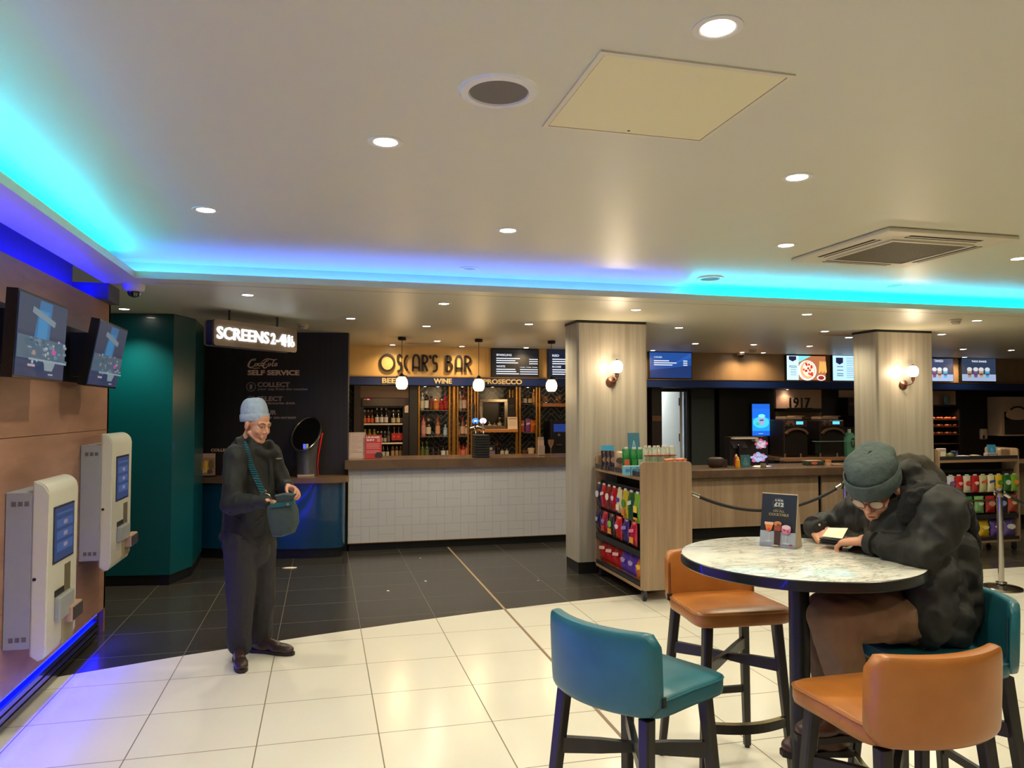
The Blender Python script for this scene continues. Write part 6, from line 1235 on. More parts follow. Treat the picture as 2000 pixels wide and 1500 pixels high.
# ================================================================ bar table, card sign, stools
TX, TY2, TH, TR = 1.80, 2.563, 1.10, .447
t = thing('bar_table', 'tall round bar table with white marble top and black edge', 'table', (TX, TY2, 0))
mb = MB(); mb.lathe([(.001, TH-.004), (TR-.012, TH-.004), (TR-.004, TH), (.001, TH)][:3] + [(TR-.004, TH-.0005), (TR-.006, TH), (.001, TH)], seg=96); part(mb, 'marble_top', marble('marble_laminate'), t, 30, False)
mb = MB(); mb.lathe([(.001, TH-.038), (TR-.004, TH-.038), (TR, TH-.034), (TR, TH-.003), (TR-.003, TH-.0005), (TR-.011, TH-.0045), (.001, TH-.0045)], seg=96); part(mb, 'black_edge', M((20, 19, 24), .3, coat=.3, var=0), t, 30, False)
mb = MB(); mb.cyl((0, 0, .02), (0, 0, TH-.045), .0385, seg=32); part(mb, 'column', M((20, 20, 19), .4, var=0), t, True, False)
mb = MB(); mb.lathe([(.001, TH-.05), (.09, TH-.05), (.10, TH-.0385), (.001, TH-.0385)], seg=32); part(mb, 'top_plate', M((20, 20, 19), .4, var=0), t, True, False)
mb = MB(); mb.lathe([(.001, 0), (.27, 0), (.275, .006), (.26, .014), (.06, .026), (.001, .026)], seg=48); part(mb, 'base', M((20, 20, 19), .4, var=0), t, True, False)
# folded card sign
A, B_ = Vector((1.785, 2.806, TH+.001)), Vector((1.873, 2.687, TH+.001)); cu_ = (B_-A).normalized(); cw = (B_-A).length; cn = Vector((cu_.y, -cu_.x, 0)); dep = .085
hh = .217; top = -cn*(dep/2)+ZU*hh; cv_ = top.normalized(); ch = top.length; nn = cu_.cross(cv_).normalized()
t = thing('table_card', 'folded navy cocktail offer card standing on the marble table', 'sign', (A+B_)/2-cn*dep/2)
mb = MB(); mb.prism([(0, 0), (cw, 0), (cw, ch), (0, ch)], A, cu_, cv_, -nn*.0015); part(mb, 'front_face', M((24, 24, 38), .35, coat=.3, var=0), t)
mb = MB(); v2 = (cn*(dep/2)+ZU*hh).normalized(); mb.prism([(0, 0), (cw, 0), (cw, ch), (0, ch)], A-cn*dep, cu_, v2, cu_.cross(v2).normalized()*.0015); mb.prism([(0, 0), (dep, 0), (dep/2+.001, hh-.004), (dep/2-.001, hh-.004)], B_-cu_*.0015, -cn, ZU, cu_*.0015); part(mb, 'cream_side', M((196, 176, 150), .6, var=0), t)
mb = MB(); mb.prism([(0, 0), (cw, 0), (cw, dep), (0, dep)], A-ZU*.0008, cu_, -cn, (0, 0, .001)); part(mb, 'bottom_fold', M((110, 112, 140), .5, var=0), t)
def C_(pts): return [(x*cw, y*ch) for x, y in pts]
cy = lambda cx, y, rx, ry, c: ('e', c, (cx*cw, y*ch, rx*cw, ry*ch))
S = [('r', (150, 152, 168), (0, 0, cw, .285*ch)), ('r', (128, 132, 156), (0, 0, cw, .06*ch))]
S += [cy(.27, .245, .012, .05, (180, 184, 196)), ('r', (176, 180, 192), (.255*cw, .10*ch, .275*cw, .3*ch)), cy(.265, .095, .09, .018, (176, 180, 192)), ('r', (176, 180, 192), (.735*cw, .08*ch, .755*cw, .25*ch)), cy(.745, .075, .09, .018, (176, 180, 192)),
      ('p', (214, 120, 50), C_([(.13, .42), (.37, .42), (.32, .30), (.25, .27), (.18, .30)])), ('p', (226, 176, 150), C_([(.12, .45), (.38, .45), (.37, .40), (.13, .40)])), cy(.25, .31, .05, .03, (206, 60, 40)),
      ('p', (60, 26, 20), C_([(.42, .03), (.58, .03), (.59, .34), (.41, .34)])), ('p', (150, 60, 34), C_([(.41, .30), (.59, .30), (.60, .42), (.40, .42)])), cy(.50, .43, .11, .045, (196, 120, 70)), cy(.53, .40, .06, .03, (120, 60, 40)),
      cy(.745, .335, .135, .085, (196, 110, 150)), cy(.745, .375, .125, .04, (214, 180, 200)), cy(.70, .32, .03, .018, (160, 40, 80)), cy(.80, .30, .03, .018, (170, 50, 90)), cy(.90, .055, .05, .016, (150, 34, 60)), cy(.48, .025, .10, .012, (190, 170, 150)),
      ('l', (96, 100, 120), [(.5*cw+.118*cw*1.3*math.cos(a*math.pi/14), .80*ch+.118*cw*1.3*math.sin(a*math.pi/14)) for a in range(29)], .0012)]
gfx(A, cu_, cv_, nn, S, 'printed_picture', t)
m_sil, m_gld = M((196, 190, 184), .5, var=0), M((150, 132, 90), .5, var=0)
def ct(s, x0, y0, x1, y1, mt, nm, b=.03): text_mesh(s, A+cu_*x0*cw+cv_*y0*ch+nn*.0022, cu_, cv_, nn*.0004, (x1-x0)*cw, (y1-y0)*ch, mt, b, nm, t)
ct('2 FOR', .38, .845, .62, .885, m_sil, 'two_for_lettering', .05); ct('\u00a312', .36, .745, .63, .83, m_sil, 'price_lettering', .06); ct('ON ALL', .34, .645, .66, .69, m_gld, 'on_all_lettering'); ct('COCKTAILS', .22, .575, .78, .625, m_gld, 'cocktails_lettering', .04)
# stools: front of the seat is local +y
def leather(c1, c2, name):
    m = bpy.data.materials.new(name); N, L, B = nodes(m)
    tc = N.new('ShaderNodeTexCoord'); n1 = N.new('ShaderNodeTexNoise'); n1.inputs['Scale'].default_value = 6; n1.inputs['Detail'].default_value = 4
    L.new(tc.outputs['Object'], n1.inputs['Vector']); r = ramp(N, [(.3, c1), (.7, c2)]); L.new(n1.outputs['Fac'], r.inputs['Fac']); L.new(r.outputs['Color'], B.inputs['Base Color'])
    v = N.new('ShaderNodeTexNoise'); v.inputs['Scale'].default_value = 260; L.new(tc.outputs['Object'], v.inputs['Vector'])
    bp = N.new('ShaderNodeBump'); bp.inputs['Strength'].default_value = .25; bp.inputs['Distance'].default_value = .001; L.new(v.outputs['Fac'], bp.inputs['Height']); L.new(bp.outputs['Normal'], B.inputs['Normal'])
    B.inputs['Roughness'].default_value = .38; B.inputs['Coat Weight'].default_value = .15; B.inputs['Coat Roughness'].default_value = .3
    return m
m_or, m_bl = leather((156, 92, 36), (176, 108, 46), 'tan_leather'), leather((24, 86, 100), (32, 102, 118), 'blue_leather')
m_leg = wood('black_stained_wood', (28, 23, 21), (38, 32, 29), (8, 8, .6), .38, 2)
def softgrid(fn, nu, nv):
    """closed cushion skin from fn(u, v) -> point, u closed ring"""
    mb = MB(); mb.rings([[fn(i/nu, j/nv) for i in range(nu)] for j in range(nv+1)]); return mb
def sup(a, b, e, t_):
    c, s_ = math.cos(t_), math.sin(t_); return a*abs(c)**e*(1 if c > 0 else -1), b*abs(s_)**e*(1 if s_ > 0 else -1)
def make_stool(name, label, mat, loc, yaw):
    t = thing(name, label, 'stool', (loc[0], loc[1], 0), yaw, None)
    SZ = .79
    def seat(u, v):
        prof = [(.94, -.066), (.985, -.060), (1.0, -.045), (1.0, -.018), (.985, -.006), (.95, 0), (.6, .004), (.02, .006)]
        k = min(7, int(round(v*7))); s_, z = prof[k]; x, y = sup(.222, .195, .28, 2*math.pi*u)
        wd = 1.0+.06*(y/.195) if y > 0 else 1.0; return Vector((x*s_*wd, y*s_+.015, SZ+z))
    part(softgrid(seat, 64, 7), 'seat_cushion', mat, t, 50, False)
    mb = MB(); pts = []
    for i in range(64):
        x, y = sup(.222, .195, .28, 2*math.pi*i/64); wd = 1.0+.06*(y/.195) if y > 0 else 1.0; pts.append((x*wd*1.0, y+.015, SZ-.010))
    mb.tube(pts, .0032, 6, closed=True); part(mb, 'piping', mat, t, True, False)
    # curved backrest
    mb = MB(); rs = []; ns = 22
    for i in range(ns+1):
        f = -1+2*i/ns; x = .222*f; y0 = -.230+.068*f*f
        ring = []
        for k in range(20):
            a = 2*math.pi*k/20; cx, cz = sup(.0275, .128, .35, a)
            en = (1-max(0, abs(f)-.90)/.10*.28) if abs(f) > .90 else 1.0
            zz = .862+cz*en; yy = y0+cx*en-.10*(zz-.80)*.45-.0*abs(f)
            ring.append(Vector((x*(1+.02*(zz-.8)), yy, zz)))
        rs.append(ring)
    mb.rings(rs); part(mb, 'backrest', mat, t, 50, False)
    mb = MB()
    for sx in (-1, 1):
        f = .955; x = sx*.222*f; y0 = -.230+.068*f*f; mb.tube([(x, y0+.0285-.10*(zz-.80)*.45, zz) for zz in (.75, .80, .86, .92, .94)], .0028, 6)
    part(mb, 'back_seam', M((90, 50, 18) if mat is m_or else (12, 50, 66), .5, var=0), t, True, False)
    mb = MB(); mb.box(.205, .2265, -.150, -.135, .765, .795); part(mb, 'fabric_tag', M((22, 22, 24), .6, var=0), t, None, False)
    top = [(-.165, .155), (.165, .155), (-.175, -.165), (.175, -.165)]; bot = [(-.215, .205), (.215, .205), (-.225, -.235), (.225, -.235)]
    def lp(i, z): f = (SZ-.068-z)/(SZ-.068); return Vector((top[i][0]+(bot[i][0]-top[i][0])*f, top[i][1]+(bot[i][1]-top[i][1])*f, z))
    for i in range(4):
        mb = MB(); zs = (SZ-.068, .55, .30, .012); w_ = (.021, .020, .018, .0155)
        mb.rings([[lp(i, z) + Vector((a*s_, b*s_, 0)) for a, b in ((-1, -.72), (-.72, -1), (.72, -1), (1, -.72), (1, .72), (.72, 1), (-.72, 1), (-1, .72))] for z, s_ in zip(zs, w_)]); part(mb, 'leg', m_leg, t, 30, False)
        mb = MB(); p = lp(i, .0); mb.cyl((p.x, p.y, 0), (p.x, p.y, .013), .0125, seg=14); part(mb, 'foot_glide', m_black, t, True, False)
    zr = .535; c = Vector((0, -.005, zr))
    mb = MB()
    for i in range(4):
        a = lp(i, zr); d = (c-a); d.z = 0; L_ = d.length; d.normalize(); sd = Vector((-d.y, d.x, 0)); 
        mb.rings([[p + sd*sx*wx + ZU*sz*hz for sx, sz in ((-1, -1), (1, -1), (1, 1), (-1, 1))] for p, wx, hz in ((a+d*.012, .011, .026), (a+d*L_*.55, .011, .023), (c-d*.02, .012, .016), (c, .012, .014))])
    part(mb, 'cross_stretcher', m_leg, t, None, False)
    a, b = lp(0, .30), lp(1, .30); mb = MB()
    pts = [a.lerp(b, k/14) + Vector((0, .045*math.sin(math.pi*k/14), 0)) for k in range(15)]
    mb.rings([[p + Vector((0, y, z)) for y, z in ((-.010, -.022), (.010, -.022), (.010, .018), (-.010, .018))] for p in pts]); fr_ = part(mb, 'footrest', m_leg, t, None, False)
    mb = MB(); mb.rings([[p + Vector((0, y, z)) for y, z in ((-.011, .0182), (.011, .0182), (.011, .0215), (-.011, .0215))] for p in pts[1:-1]]); part(mb, 'kick_plate', M((196, 180, 140), .25, metal=.9, var=0), fr_, None, False)
    mb = MB(); mb.box(-.10, .10, -.235, -.222, .30-.02, .32); a, b = lp(2, .30), lp(3, .30)
    mb = MB(); mb.rings([[p + Vector((0, y, z)) for y, z in ((-.009, -.016), (.009, -.016), (.009, .016), (-.009, .016))] for p in (a, b)]); part(mb, 'rear_rail', m_leg, t, None, False)
    return t
def yawof(fx, fy): return math.atan2(-fx, fy)
make_stool('bar_stool', 'blue leather bar stool seen from behind, alone at the left of the marble table', m_bl, (1.035, 2.375), yawof(.888, .459))
make_stool('bar_stool', 'tan leather bar stool facing the camera, between the near trolley and the table', m_or, (1.815, 3.135), yawof(-.06, -1))
make_stool('bar_stool', 'tan leather bar stool with its back to the camera at the bottom right', m_or, (1.70, 1.965), yawof(.0, 1))
make_stool('bar_stool', 'blue leather bar stool under the seated man in the dark jacket', m_bl, (2.215, 2.365), yawof(-.99, .1))
# ================================================================ people
def D(px, py, d): return _C + (_w + _r*((px-1000)/FPX) - _u*((py-750)/FPX))*d
m_skin = M((196, 140, 112), .5, var=.05, vs=9, name='skin'); m_skin2 = M((196, 138, 110), .5, var=.06, vs=9, bump=.05)
def hframe(c, fyaw, pitch, roll=0.0):
    """head frame: x = person's left, y = forward, z = up"""
    f = Vector((fyaw[0], fyaw[1], 0)).normalized(); l = ZU.cross(f)
    m = Matrix((l, f, ZU)).transposed().to_4x4()
    m = m @ Matrix.Rotation(-pitch, 4, 'X') @ Matrix.Rotation(roll, 4, 'Y')
    return Matrix.Translation(c) @ m
def head_prims(F, s=1.0):
    P_ = lambda x, y, z: F @ (Vector((x, y, z))*s); R3 = F.to_3x3(); out = []
    E_ = lambda c, r: out.append(('e', P_(*c), tuple(v*s for v in r), R3)); C2 = lambda a, ra, b, rb: out.append(('c', P_(*a), ra*s, P_(*b), rb*s))
    E_((0, -.012, .035), (.073, .094, .088)); E_((0, .034, -.028), (.058, .056, .083)); E_((0, .068, -.100), (.022, .020, .018))
    for k in (-1, 1):
        C2((k*.052, .004, -.055), .018, (k*.022, .058, -.098), .016); E_((k*.034, .064, -.032), (.023, .020, .024)); E_((k*.077, -.010, -.008), (.010, .018, .032))
        C2((k*.012, .083, .024), .010, (k*.045, .072, .022), .010); E_((k*.010, .098, -.036), (.009, .009, .008)); C2((k*.030, .077, -.012), .008, (k*.045, .068, -.010), .008)
    C2((0, .084, .016), .008, (0, .110, -.028), .0115); C2((-.018, .086, -.063), .0065, (.018, .086, -.063), .0065); C2((-.016, .086, -.075), .0065, (.016, .086, -.075), .0065); E_((0, .080, -.070), (.026, .012, .018))
    C2((0, -.02, -.06), .056, (0, -.050, -.165), .060)
    return out
def head_extras(F, root, s=1.0, hair=(84, 74, 66), wide=1.0):
    R4 = F
    for k, nm in ((-1, 'eye'), (1, 'eye')):
        mb = MB(); c = F @ (Vector((k*.031, .0748, .004))*s); mb.ell(c, .0112*s, 14, 10, F.to_3x3()); mb.mat(1); c2 = F @ (Vector((k*.031+.000, .0825, .002))*s); mb.ell(c2, (.0055*s, .0048*s, .0055*s), 10, 8, F.to_3x3())
        part(mb, nm, [M((150, 138, 130), .2, var=0), M((30, 22, 20), .15, var=0)], root, True)
        mb = MB(); mb.tube([F @ (Vector((k*x, y, z))*s) for x, y, z in ((.014, .0935, .024), (.030, .0905, .030), (.048, .078, .025))], [.0028*s, .0036*s, .002*s], 6); part(mb, 'eyebrow', M(hair, .8, var=.1), root, True)
        mb = MB(); mb.tube([F @ (Vector((k*x, y, z))*s) for x, y, z in ((.019, .0800, .011), (.031, .0872, .0135), (.044, .0790, .0095))], .0030*s, 6); part(mb, 'eyelid', m_skin, root, True)
    mb = MB(); mb.tube([F @ (Vector((x, y, -.069))*s) for x, y in ((-.022, .083), (-.008, .0935), (.008, .0935), (.022, .083))], .0018*s, 6); part(mb, 'mouth', M((110, 50, 46), .5, var=0), root, True)
def hand_prims(w, d, n, t, curl=(.3, .5, .4), s=1.0, spread=.06, thumb=(.6, .75, .3), per=None):
    """w wrist, d towards the fingers, n palm side, t thumb side"""
    d, n, t = Vector(d).normalized(), Vector(n), Vector(t); n = (n-d*n.dot(d)).normalized(); t = (t-d*t.dot(d)-n*t.dot(n)).normalized(); w = Vector(w); out = []
    for i, (off, L1, kl) in enumerate(((.030, .074, .086), (.010, .082, .090), (-.011, .076, .086), (-.031, .060, .078))):
        k = w + d*kl*s + t*off*s; out.append(('c', w+t*off*.55*s, .015*s, k, .0115*s)); cu = per[i] if per else curl; a = 0; p = k; r = .0093*s
        for j, fr_ in enumerate((.46, .30, .24)):
            a += cu[j]; dd = (d*math.cos(a) + n*math.sin(a) + t*spread*(1.5-i)*.5).normalized(); q = p + dd*L1*fr_*s
            out.append(('c', p, r, q, r*.92)); p = q; r *= .92
    out.append(('e', w+d*.045*s, (.034*s, .014*s, .042*s), Matrix((t, n, d)).transposed()))
    b = w + d*.022*s + t*.026*s; p = b; r = .0135*s
    for k, L_ in enumerate((.040, .032, .026)):
        dd = (d*(thumb[0]+.25*k) + t*max(.05, thumb[1]-.28*k) + n*thumb[2]).normalized(); q = p+dd*L_*s; out.append(('c', p, r, q, r*.85)); p = q; r *= .85
    out.append(('c', w-d*.012*s, .025*s, w+d*.01*s, .024*s, (1.15, .85)))
    return out
def beanie(F, root, col, s=1.0, slouch=0.0, cuff=.045, cr=1.10, tilt=.25, back=-.01, top=.135, cx=.0, knit=120):
    G = F @ Matrix.Translation((cx, back, .0)) @ Matrix.Rotation(tilt, 4, 'X')
    m = M(col, .9, var=.10, vs=40, bump=.7)
    def ring(z, r, dy=0, n=40, wob=0): return [G @ Vector(((.079*r+wob*math.sin(5*2*math.pi*k/n)*.003)*math.cos(2*math.pi*k/n)*s, (.101*r+wob*math.cos(3*2*math.pi*k/n)*.003)*math.sin(2*math.pi*k/n)*s+dy, z)) for k in range(n)]
    zb = .022; prof = [(zb+.004, .99), (zb+cuff*.5, 1.0), (zb+cuff, 1.0)]
    H = top
    for k in range(1, 10):
        a = k/9*math.pi/2; prof.append((zb+cuff+(H-cuff)*math.sin(a), max(.03, 1.0*math.cos(a)**.55 if not slouch else (1.0+.06*math.sin(a*2))*max(.03, math.cos(a)**.42))))
    mb = MB(); mb.rings([ring(z, r, dy=slouch*max(0, z-.06)*(-1.0), wob=(1 if j > 3 else 0)*(1+slouch*3)) for j, (z, r) in enumerate(prof)]); cap = part(mb, 'knitted_hat', m, root, 60)
    mb = MB(); mb.rings([ring(zb-.006, cr-.05), ring(zb+.002, cr-.015), ring(zb+cuff*.5, cr), ring(zb+cuff-.003, cr-.015), ring(zb+cuff, 1.03), ring(zb+cuff*.5, 1.01), ring(zb-.004, 1.0)], cap=False, closed=True); part(mb, 'folded_cuff', m, cap, 60)
    return G
def shoe(heel, toe, root, col, s=1.0, name='shoe'):
    h, t_ = Vector(heel), Vector(toe); d = (t_-h); d.z = 0; L_ = d.length; d.normalize(); sd = Vector((-d.y, d.x, 0)); R3 = Matrix((sd, d, ZU)).transposed()
    pr = [('e', h+d*L_*.72+ZU*.040, (.045, L_*.30, .036), R3), ('e', h+d*L_*.30+ZU*.050, (.038, L_*.30, .045), R3), ('c', h+d*L_*.22+ZU*.06, .040, h+d*L_*.22+ZU*.11, .042), ('c', h+d*L_*.3+ZU*.085, .034, h+d*L_*.62+ZU*.055, .034), ('e', h+d*L_*.86+ZU*.034, (.042, L_*.15, .028), R3)]
    o = blob(pr, .006, 3, mats=M(col, .4, coat=.2, var=.1), root=root, name=name)
    zmin = h.z+.012
    for v in o.data.vertices:
        pass
    mb = MB(); pl = [(.030*a, b) for a, b in ((1, .0), (1.25, .12*L_), (1.0, .4*L_), (1.45, .72*L_), (1.2, .92*L_), (.5, 1.02*L_))]
    mb.prism([(x, y) for x, y in pl] + [(-x, y) for x, y in pl[::-1]], h+ZU*.001, sd, d, ZU*.022); part(mb, 'sole', M((34, 24, 20), .6), o, 40)
    for k in range(4):
        mb = MB(); c = h+d*L_*(.46+.07*k)+ZU*(.100-.009*k); mb.tube([c-sd*.022-ZU*.006, c+ZU*.003, c+sd*.022-ZU*.006], .0028, 6); part(mb, 'lace', M((60, 44, 34), .7, var=0), o)
    return o
from mathutils.bvhtree import BVHTree
def surf(o, px, py, off=.003):
    bt = BVHTree.FromPolygons([v.co for v in o.data.vertices], [list(p.vertices) for p in o.data.polygons])
    d = (_w + _r*((px-1000)/FPX) - _u*((py-750)/FPX)).normalized(); h = bt.ray_cast(_C, d)
    return (h[0] + h[1]*off, h[1]) if h[0] is not None else (D(px, py, 4.9), -d)
# ---------------------------------------------------------------- standing man
g1 = at(470, 1304, Z=0)
fy = (.717, -.697)
F1 = hframe(D(502, 829, 4.93), fy, math.radians(14)); f = Vector((.717, -.697, 0)); lf = Vector((.697, .717, 0))
RS, LS = D(462, 893, 4.80), D(527, 889, 5.10)
RE, RWr = D(452, 985, 4.68), D(524, 979, 4.60)
LE, LWr = D(556, 955, 5.08), D(563, 951, 4.86)
RH, LH = D(472, 1062, 4.86), D(506, 1062, 5.02)
RK, LK = D(470, 1175, 4.90), D(513, 1172, 5.06)
ga, gb = at(468, 1292, Z=0), at(508, 1272, Z=0)
RA, LA = ga+ZU*.09, gb+ZU*.09
NK = D(492, 872, 4.93)
pr = head_prims(F1, .98)
pr += [('c', NK-ZU*.03, .06, D(490, 905, 4.97), .08), ('c', D(490, 910, 4.97), .095, D(486, 1010, 4.96), .11), ('c', RS, .06, LS, .06), ('c', RS, .045, RE, .036), ('c', RE, .036, RWr, .026), ('c', LS, .045, LE, .036), ('c', LE, .036, LWr, .026),
       ('c', D(488, 1010, 4.95), .12, D(489, 1062, 4.94), .12), ('c', RH, .08, RK, .052), ('c', RK, .052, RA, .036), ('c', LH, .08, LK, .052), ('c', LK, .052, LA, .036), ('c', RA, .034, RA+Vector((.02, -.07, -.05)), .020), ('c', LA, .034, LA+Vector((.06, .0, -.05)), .020)]
dR = (D(546, 985, 4.67)-RWr); pr += hand_prims(RWr, dR, (.1, .5, -1), (-.4, -.8, .5), curl=(.45, .5, .4), s=.95)
dL = (D(586, 960, 4.80)-LWr); pr += hand_prims(LWr, dL, (-.35, -.5, -.75), (-.1, -.6, .6), curl=(.6, .8, .6), thumb=(.5, .5, .6))
man1 = blob(pr, .0045, 3, mats=m_skin, name='person')
tag(man1, 'standing person in a pale blue beanie and black jacket reaching into a shoulder bag', 'person')
head_extras(F1, man1, .98)
beanie(F1, man1, (150, 164, 182), 1.0, cuff=.042, cr=1.07, tilt=.30, back=-.022, top=.150)
m_jk = M((20, 22, 20), .75, var=.12, vs=14, bump=.3, name='dark_jacket'); m_jk2 = M((24, 24, 23), .7, var=.12, vs=16, bump=.3)
pj = [('c', D(492, 898, 4.95), .125, D(488, 985, 4.94), .165), ('c', D(488, 985, 4.94), .165, D(486, 1040, 4.94), .172), ('c', RS, .085, LS, .082), ('c', RS, .082, RE, .068), ('c', RE, .068, RWr-(RWr-RE).normalized()*.02, .044), ('c', LS, .080, LE, .064), ('c', LE, .064, LWr-(LWr-LE).normalized()*.02, .044),
      ('c', D(490, 885, 4.95), .085, D(498, 866, 4.94), .070), ('c', D(503, 880, 4.88), .04, D(518, 888, 4.90), .034), ('c', D(474, 868, 4.93), .045, D(464, 876, 4.98), .05), ('c', D(482, 856, 4.95), .035, D(470, 866, 4.92), .045), ('c', D(526, 868, 5.0), .03, D(532, 884, 4.98), .045), ('e', D(486, 1045, 4.94), (.19, .15, .07))]
def cutneck(me):
    pass
jk = blob(pj, .0085, 4, nz=.022, nsc=7, mats=m_jk, root=man1, name='jacket', aniso=(1, 1, .7))
mb = MB(); zp = [surf(jk, x, y)[0] for x, y in ((524, 893), (525, 910), (526, 930), (525, 950))]; mb.tube(zp, .0035, 6); part(mb, 'zip', M((30, 32, 34), .4, metal=.4), jk, True)
for a_, b_ in (((448, 1000), (470, 1018)), ((498, 1022), (514, 1010))):
    mb = MB(); pp = [surf(jk, a_[0]+(b_[0]-a_[0])*k/5, a_[1]+(b_[1]-a_[1])*k/5, .002)[0] for k in range(6)]; mb.tube(pp, .004, 6); part(mb, 'pocket_flap', M((16, 17, 17), .6), jk, True)
mb = MB(); pp = [surf(jk, x, y, .004)[0] for x, y in ((432, 1040), (450, 1048), (475, 1052), (500, 1052), (515, 1048))]; mb.tube(pp, .005, 6); part(mb, 'hem_cord', M((14, 15, 15), .7), jk, True)
mb = MB(); q = surf(jk, 541, 896, .004)[0]+_w*.05; r_, u_ = _r, _u
mb.prism([(-.030, -.005), (-.026, .008), (-.012, .004), (.004, .007), (.03, .006), (.028, .0), (.004, -.004), (-.018, -.002)], q - _w*.05, r_, u_, -_w*.004); part(mb, 'chest_logo', M((190, 186, 180), .5, var=0), jk)
pt = [('c', D(488, 1020, 4.95), .15, D(489, 1075, 4.94), .135), ('c', RH+ZU*.02, .115, RK, .088), ('c', RK, .088, RA+ZU*.02, .080), ('c', LH+ZU*.02, .11, LK, .086), ('c', LK, .086, LA+ZU*.02, .078), ('c', RH, .12, LH, .12)]
blob(pt, .009, 4, nz=.018, nsc=6, mats=M((40, 38, 40), .85, var=.1, vs=30, bump=.2), root=man1, name='trousers', aniso=(1, 1, .5))
shoe(ga+Vector((-.02, .06, 0)), at(474, 1312, Z=0)+Vector((0, -.03, 0)), man1, (52, 34, 27)); shoe(gb+Vector((-.07, .02, 0)), at(572, 1280, Z=0), man1, (52, 36, 27))
# shoulder bag
bd = 4.62; t = thing('shoulder_bag', 'dark green shoulder bag with teal striped strap held by the standing person', 'bag', D(553, 1045, bd))
m_bag = M((52, 66, 62), .9, var=.14, vs=30, bump=.4)
out = [(524, 982, 0), (523, 1000, .03), (529, 1030, .05), (534, 1047, .045), (552, 1048, .05), (575, 1040, .05), (583, 1020, .055), (581, 995, .05), (574, 978, .02)]
ctr = D(553, 1010, bd); n_ = len(out)
mb = MB(); 
def bring(off, sc, dd): return [ctr + (D(x, y, bd)-ctr)*sc + _w*dd for x, y, _ in out]
mb.rings([bring(0, .55, -.062), bring(0, .88, -.05), bring(0, 1.0, -.015), bring(0, 1.0, .02), bring(0, .85, .05)]); part(mb, 'bag_body', m_bag, t, 50)
fl = [(539, 966), (545, 982), (556, 984), (572, 980), (578, 964), (560, 962)]
mb = MB(); c2 = D(558, 972, bd); mb.rings([[c2 + (D(x, y, bd)-c2)*s_ + _w*dd for x, y in fl] for s_, dd in ((.8, -.05), (1.0, -.035), (1.0, .0), (.8, .02))]); part(mb, 'flap', M((46, 62, 62), .9, var=.1, bump=.4), t, 50)
mb = MB(); mb.rings([[D(x, y, bd-.058) + _w*k for x, y in ((527, 984), (575, 979), (574, 987), (528, 992))] for k in (-.006, .004)]); part(mb, 'teal_trim', M((20, 80, 84), .8, var=.2, vs=90), t)
mb = MB(); mb.cyl(D(562, 985, bd-.072), D(562, 985, bd-.055), .009, seg=12); part(mb, 'stud', M((150, 146, 140), .3, metal=.8, var=0), t)
st = [(476, 866, 4.80), (480, 880, 4.725), (487, 905, 4.68), (498, 930, 4.66), (508, 950, 4.65), (514, 963, 4.64)]
def strapm():
    m = bpy.data.materials.new('striped_webbing'); N, L, B = nodes(m); tc = N.new('ShaderNodeTexCoord'); wv = N.new('ShaderNodeTexWave'); wv.bands_direction = 'Z'; wv.inputs['Scale'].default_value = 22
    L.new(tc.outputs['Object'], wv.inputs['Vector']); r = ramp(N, [(.4, (16, 26, 30)), (.55, (24, 104, 112))]); L.new(wv.outputs['Fac'], r.inputs['Fac']); L.new(r.outputs['Color'], B.inputs['Base Color']); B.inputs['Roughness'].default_value = .8; return m
mb = MB(); pts = [surf(jk, x, y, .008)[0] if i < 4 else D(x, y, d_) for i, (x, y, d_) in enumerate(st)]; pts[4] = pts[3].lerp(pts[5], .5)
rs = []
for i, p in enumerate(pts):
    d_ = (pts[min(i+1, len(pts)-1)]-pts[max(i-1, 0)]).normalized(); sd = d_.cross(_w).normalized()*.019; rs.append([p+sd-_w*.002, p-sd-_w*.002, p-sd+_w*.002, p+sd+_w*.002])
mb.rings(rs); part(mb, 'strap', strapm(), t)
mb = MB(); bu = (pts[-1]-pts[-2]).normalized(); bs = bu.cross(_w).normalized(); c3 = D(515, 964, 4.63)
for a in ((-.022, -.014, .022, -.009), (-.022, .009, .022, .014)): mb.box(0, 1, 0, 1, 0, 1, fr=Matrix.Translation(c3+bs*a[0]+bu*a[1]-_w*.003) @ Matrix((bs*(a[2]-a[0]), bu*(a[3]-a[1]), _w*.006)).transposed().to_4x4())
for a in ((-.024, -.014, -.018, .014), (.018, -.014, .024, .014)): mb.box(0, 1, 0, 1, 0, 1, fr=Matrix.Translation(c3+bs*a[0]+bu*a[1]-_w*.003) @ Matrix((bs*(a[2]-a[0]), bu*(a[3]-a[1]), _w*.006)).transposed().to_4x4())
part(mb, 'buckle', M((200, 190, 170), .25, metal=.8, var=0), t)
mb = MB(); c3 = D(520, 970, 4.62); mb.tube([c3+_r*.022*math.cos(a*math.pi/9)+_u*.017*math.sin(a*math.pi/9) for a in range(18)], .0035, 8, closed=True); part(mb, 'ring', M((180, 172, 150), .25, metal=.9, var=0), t, True)
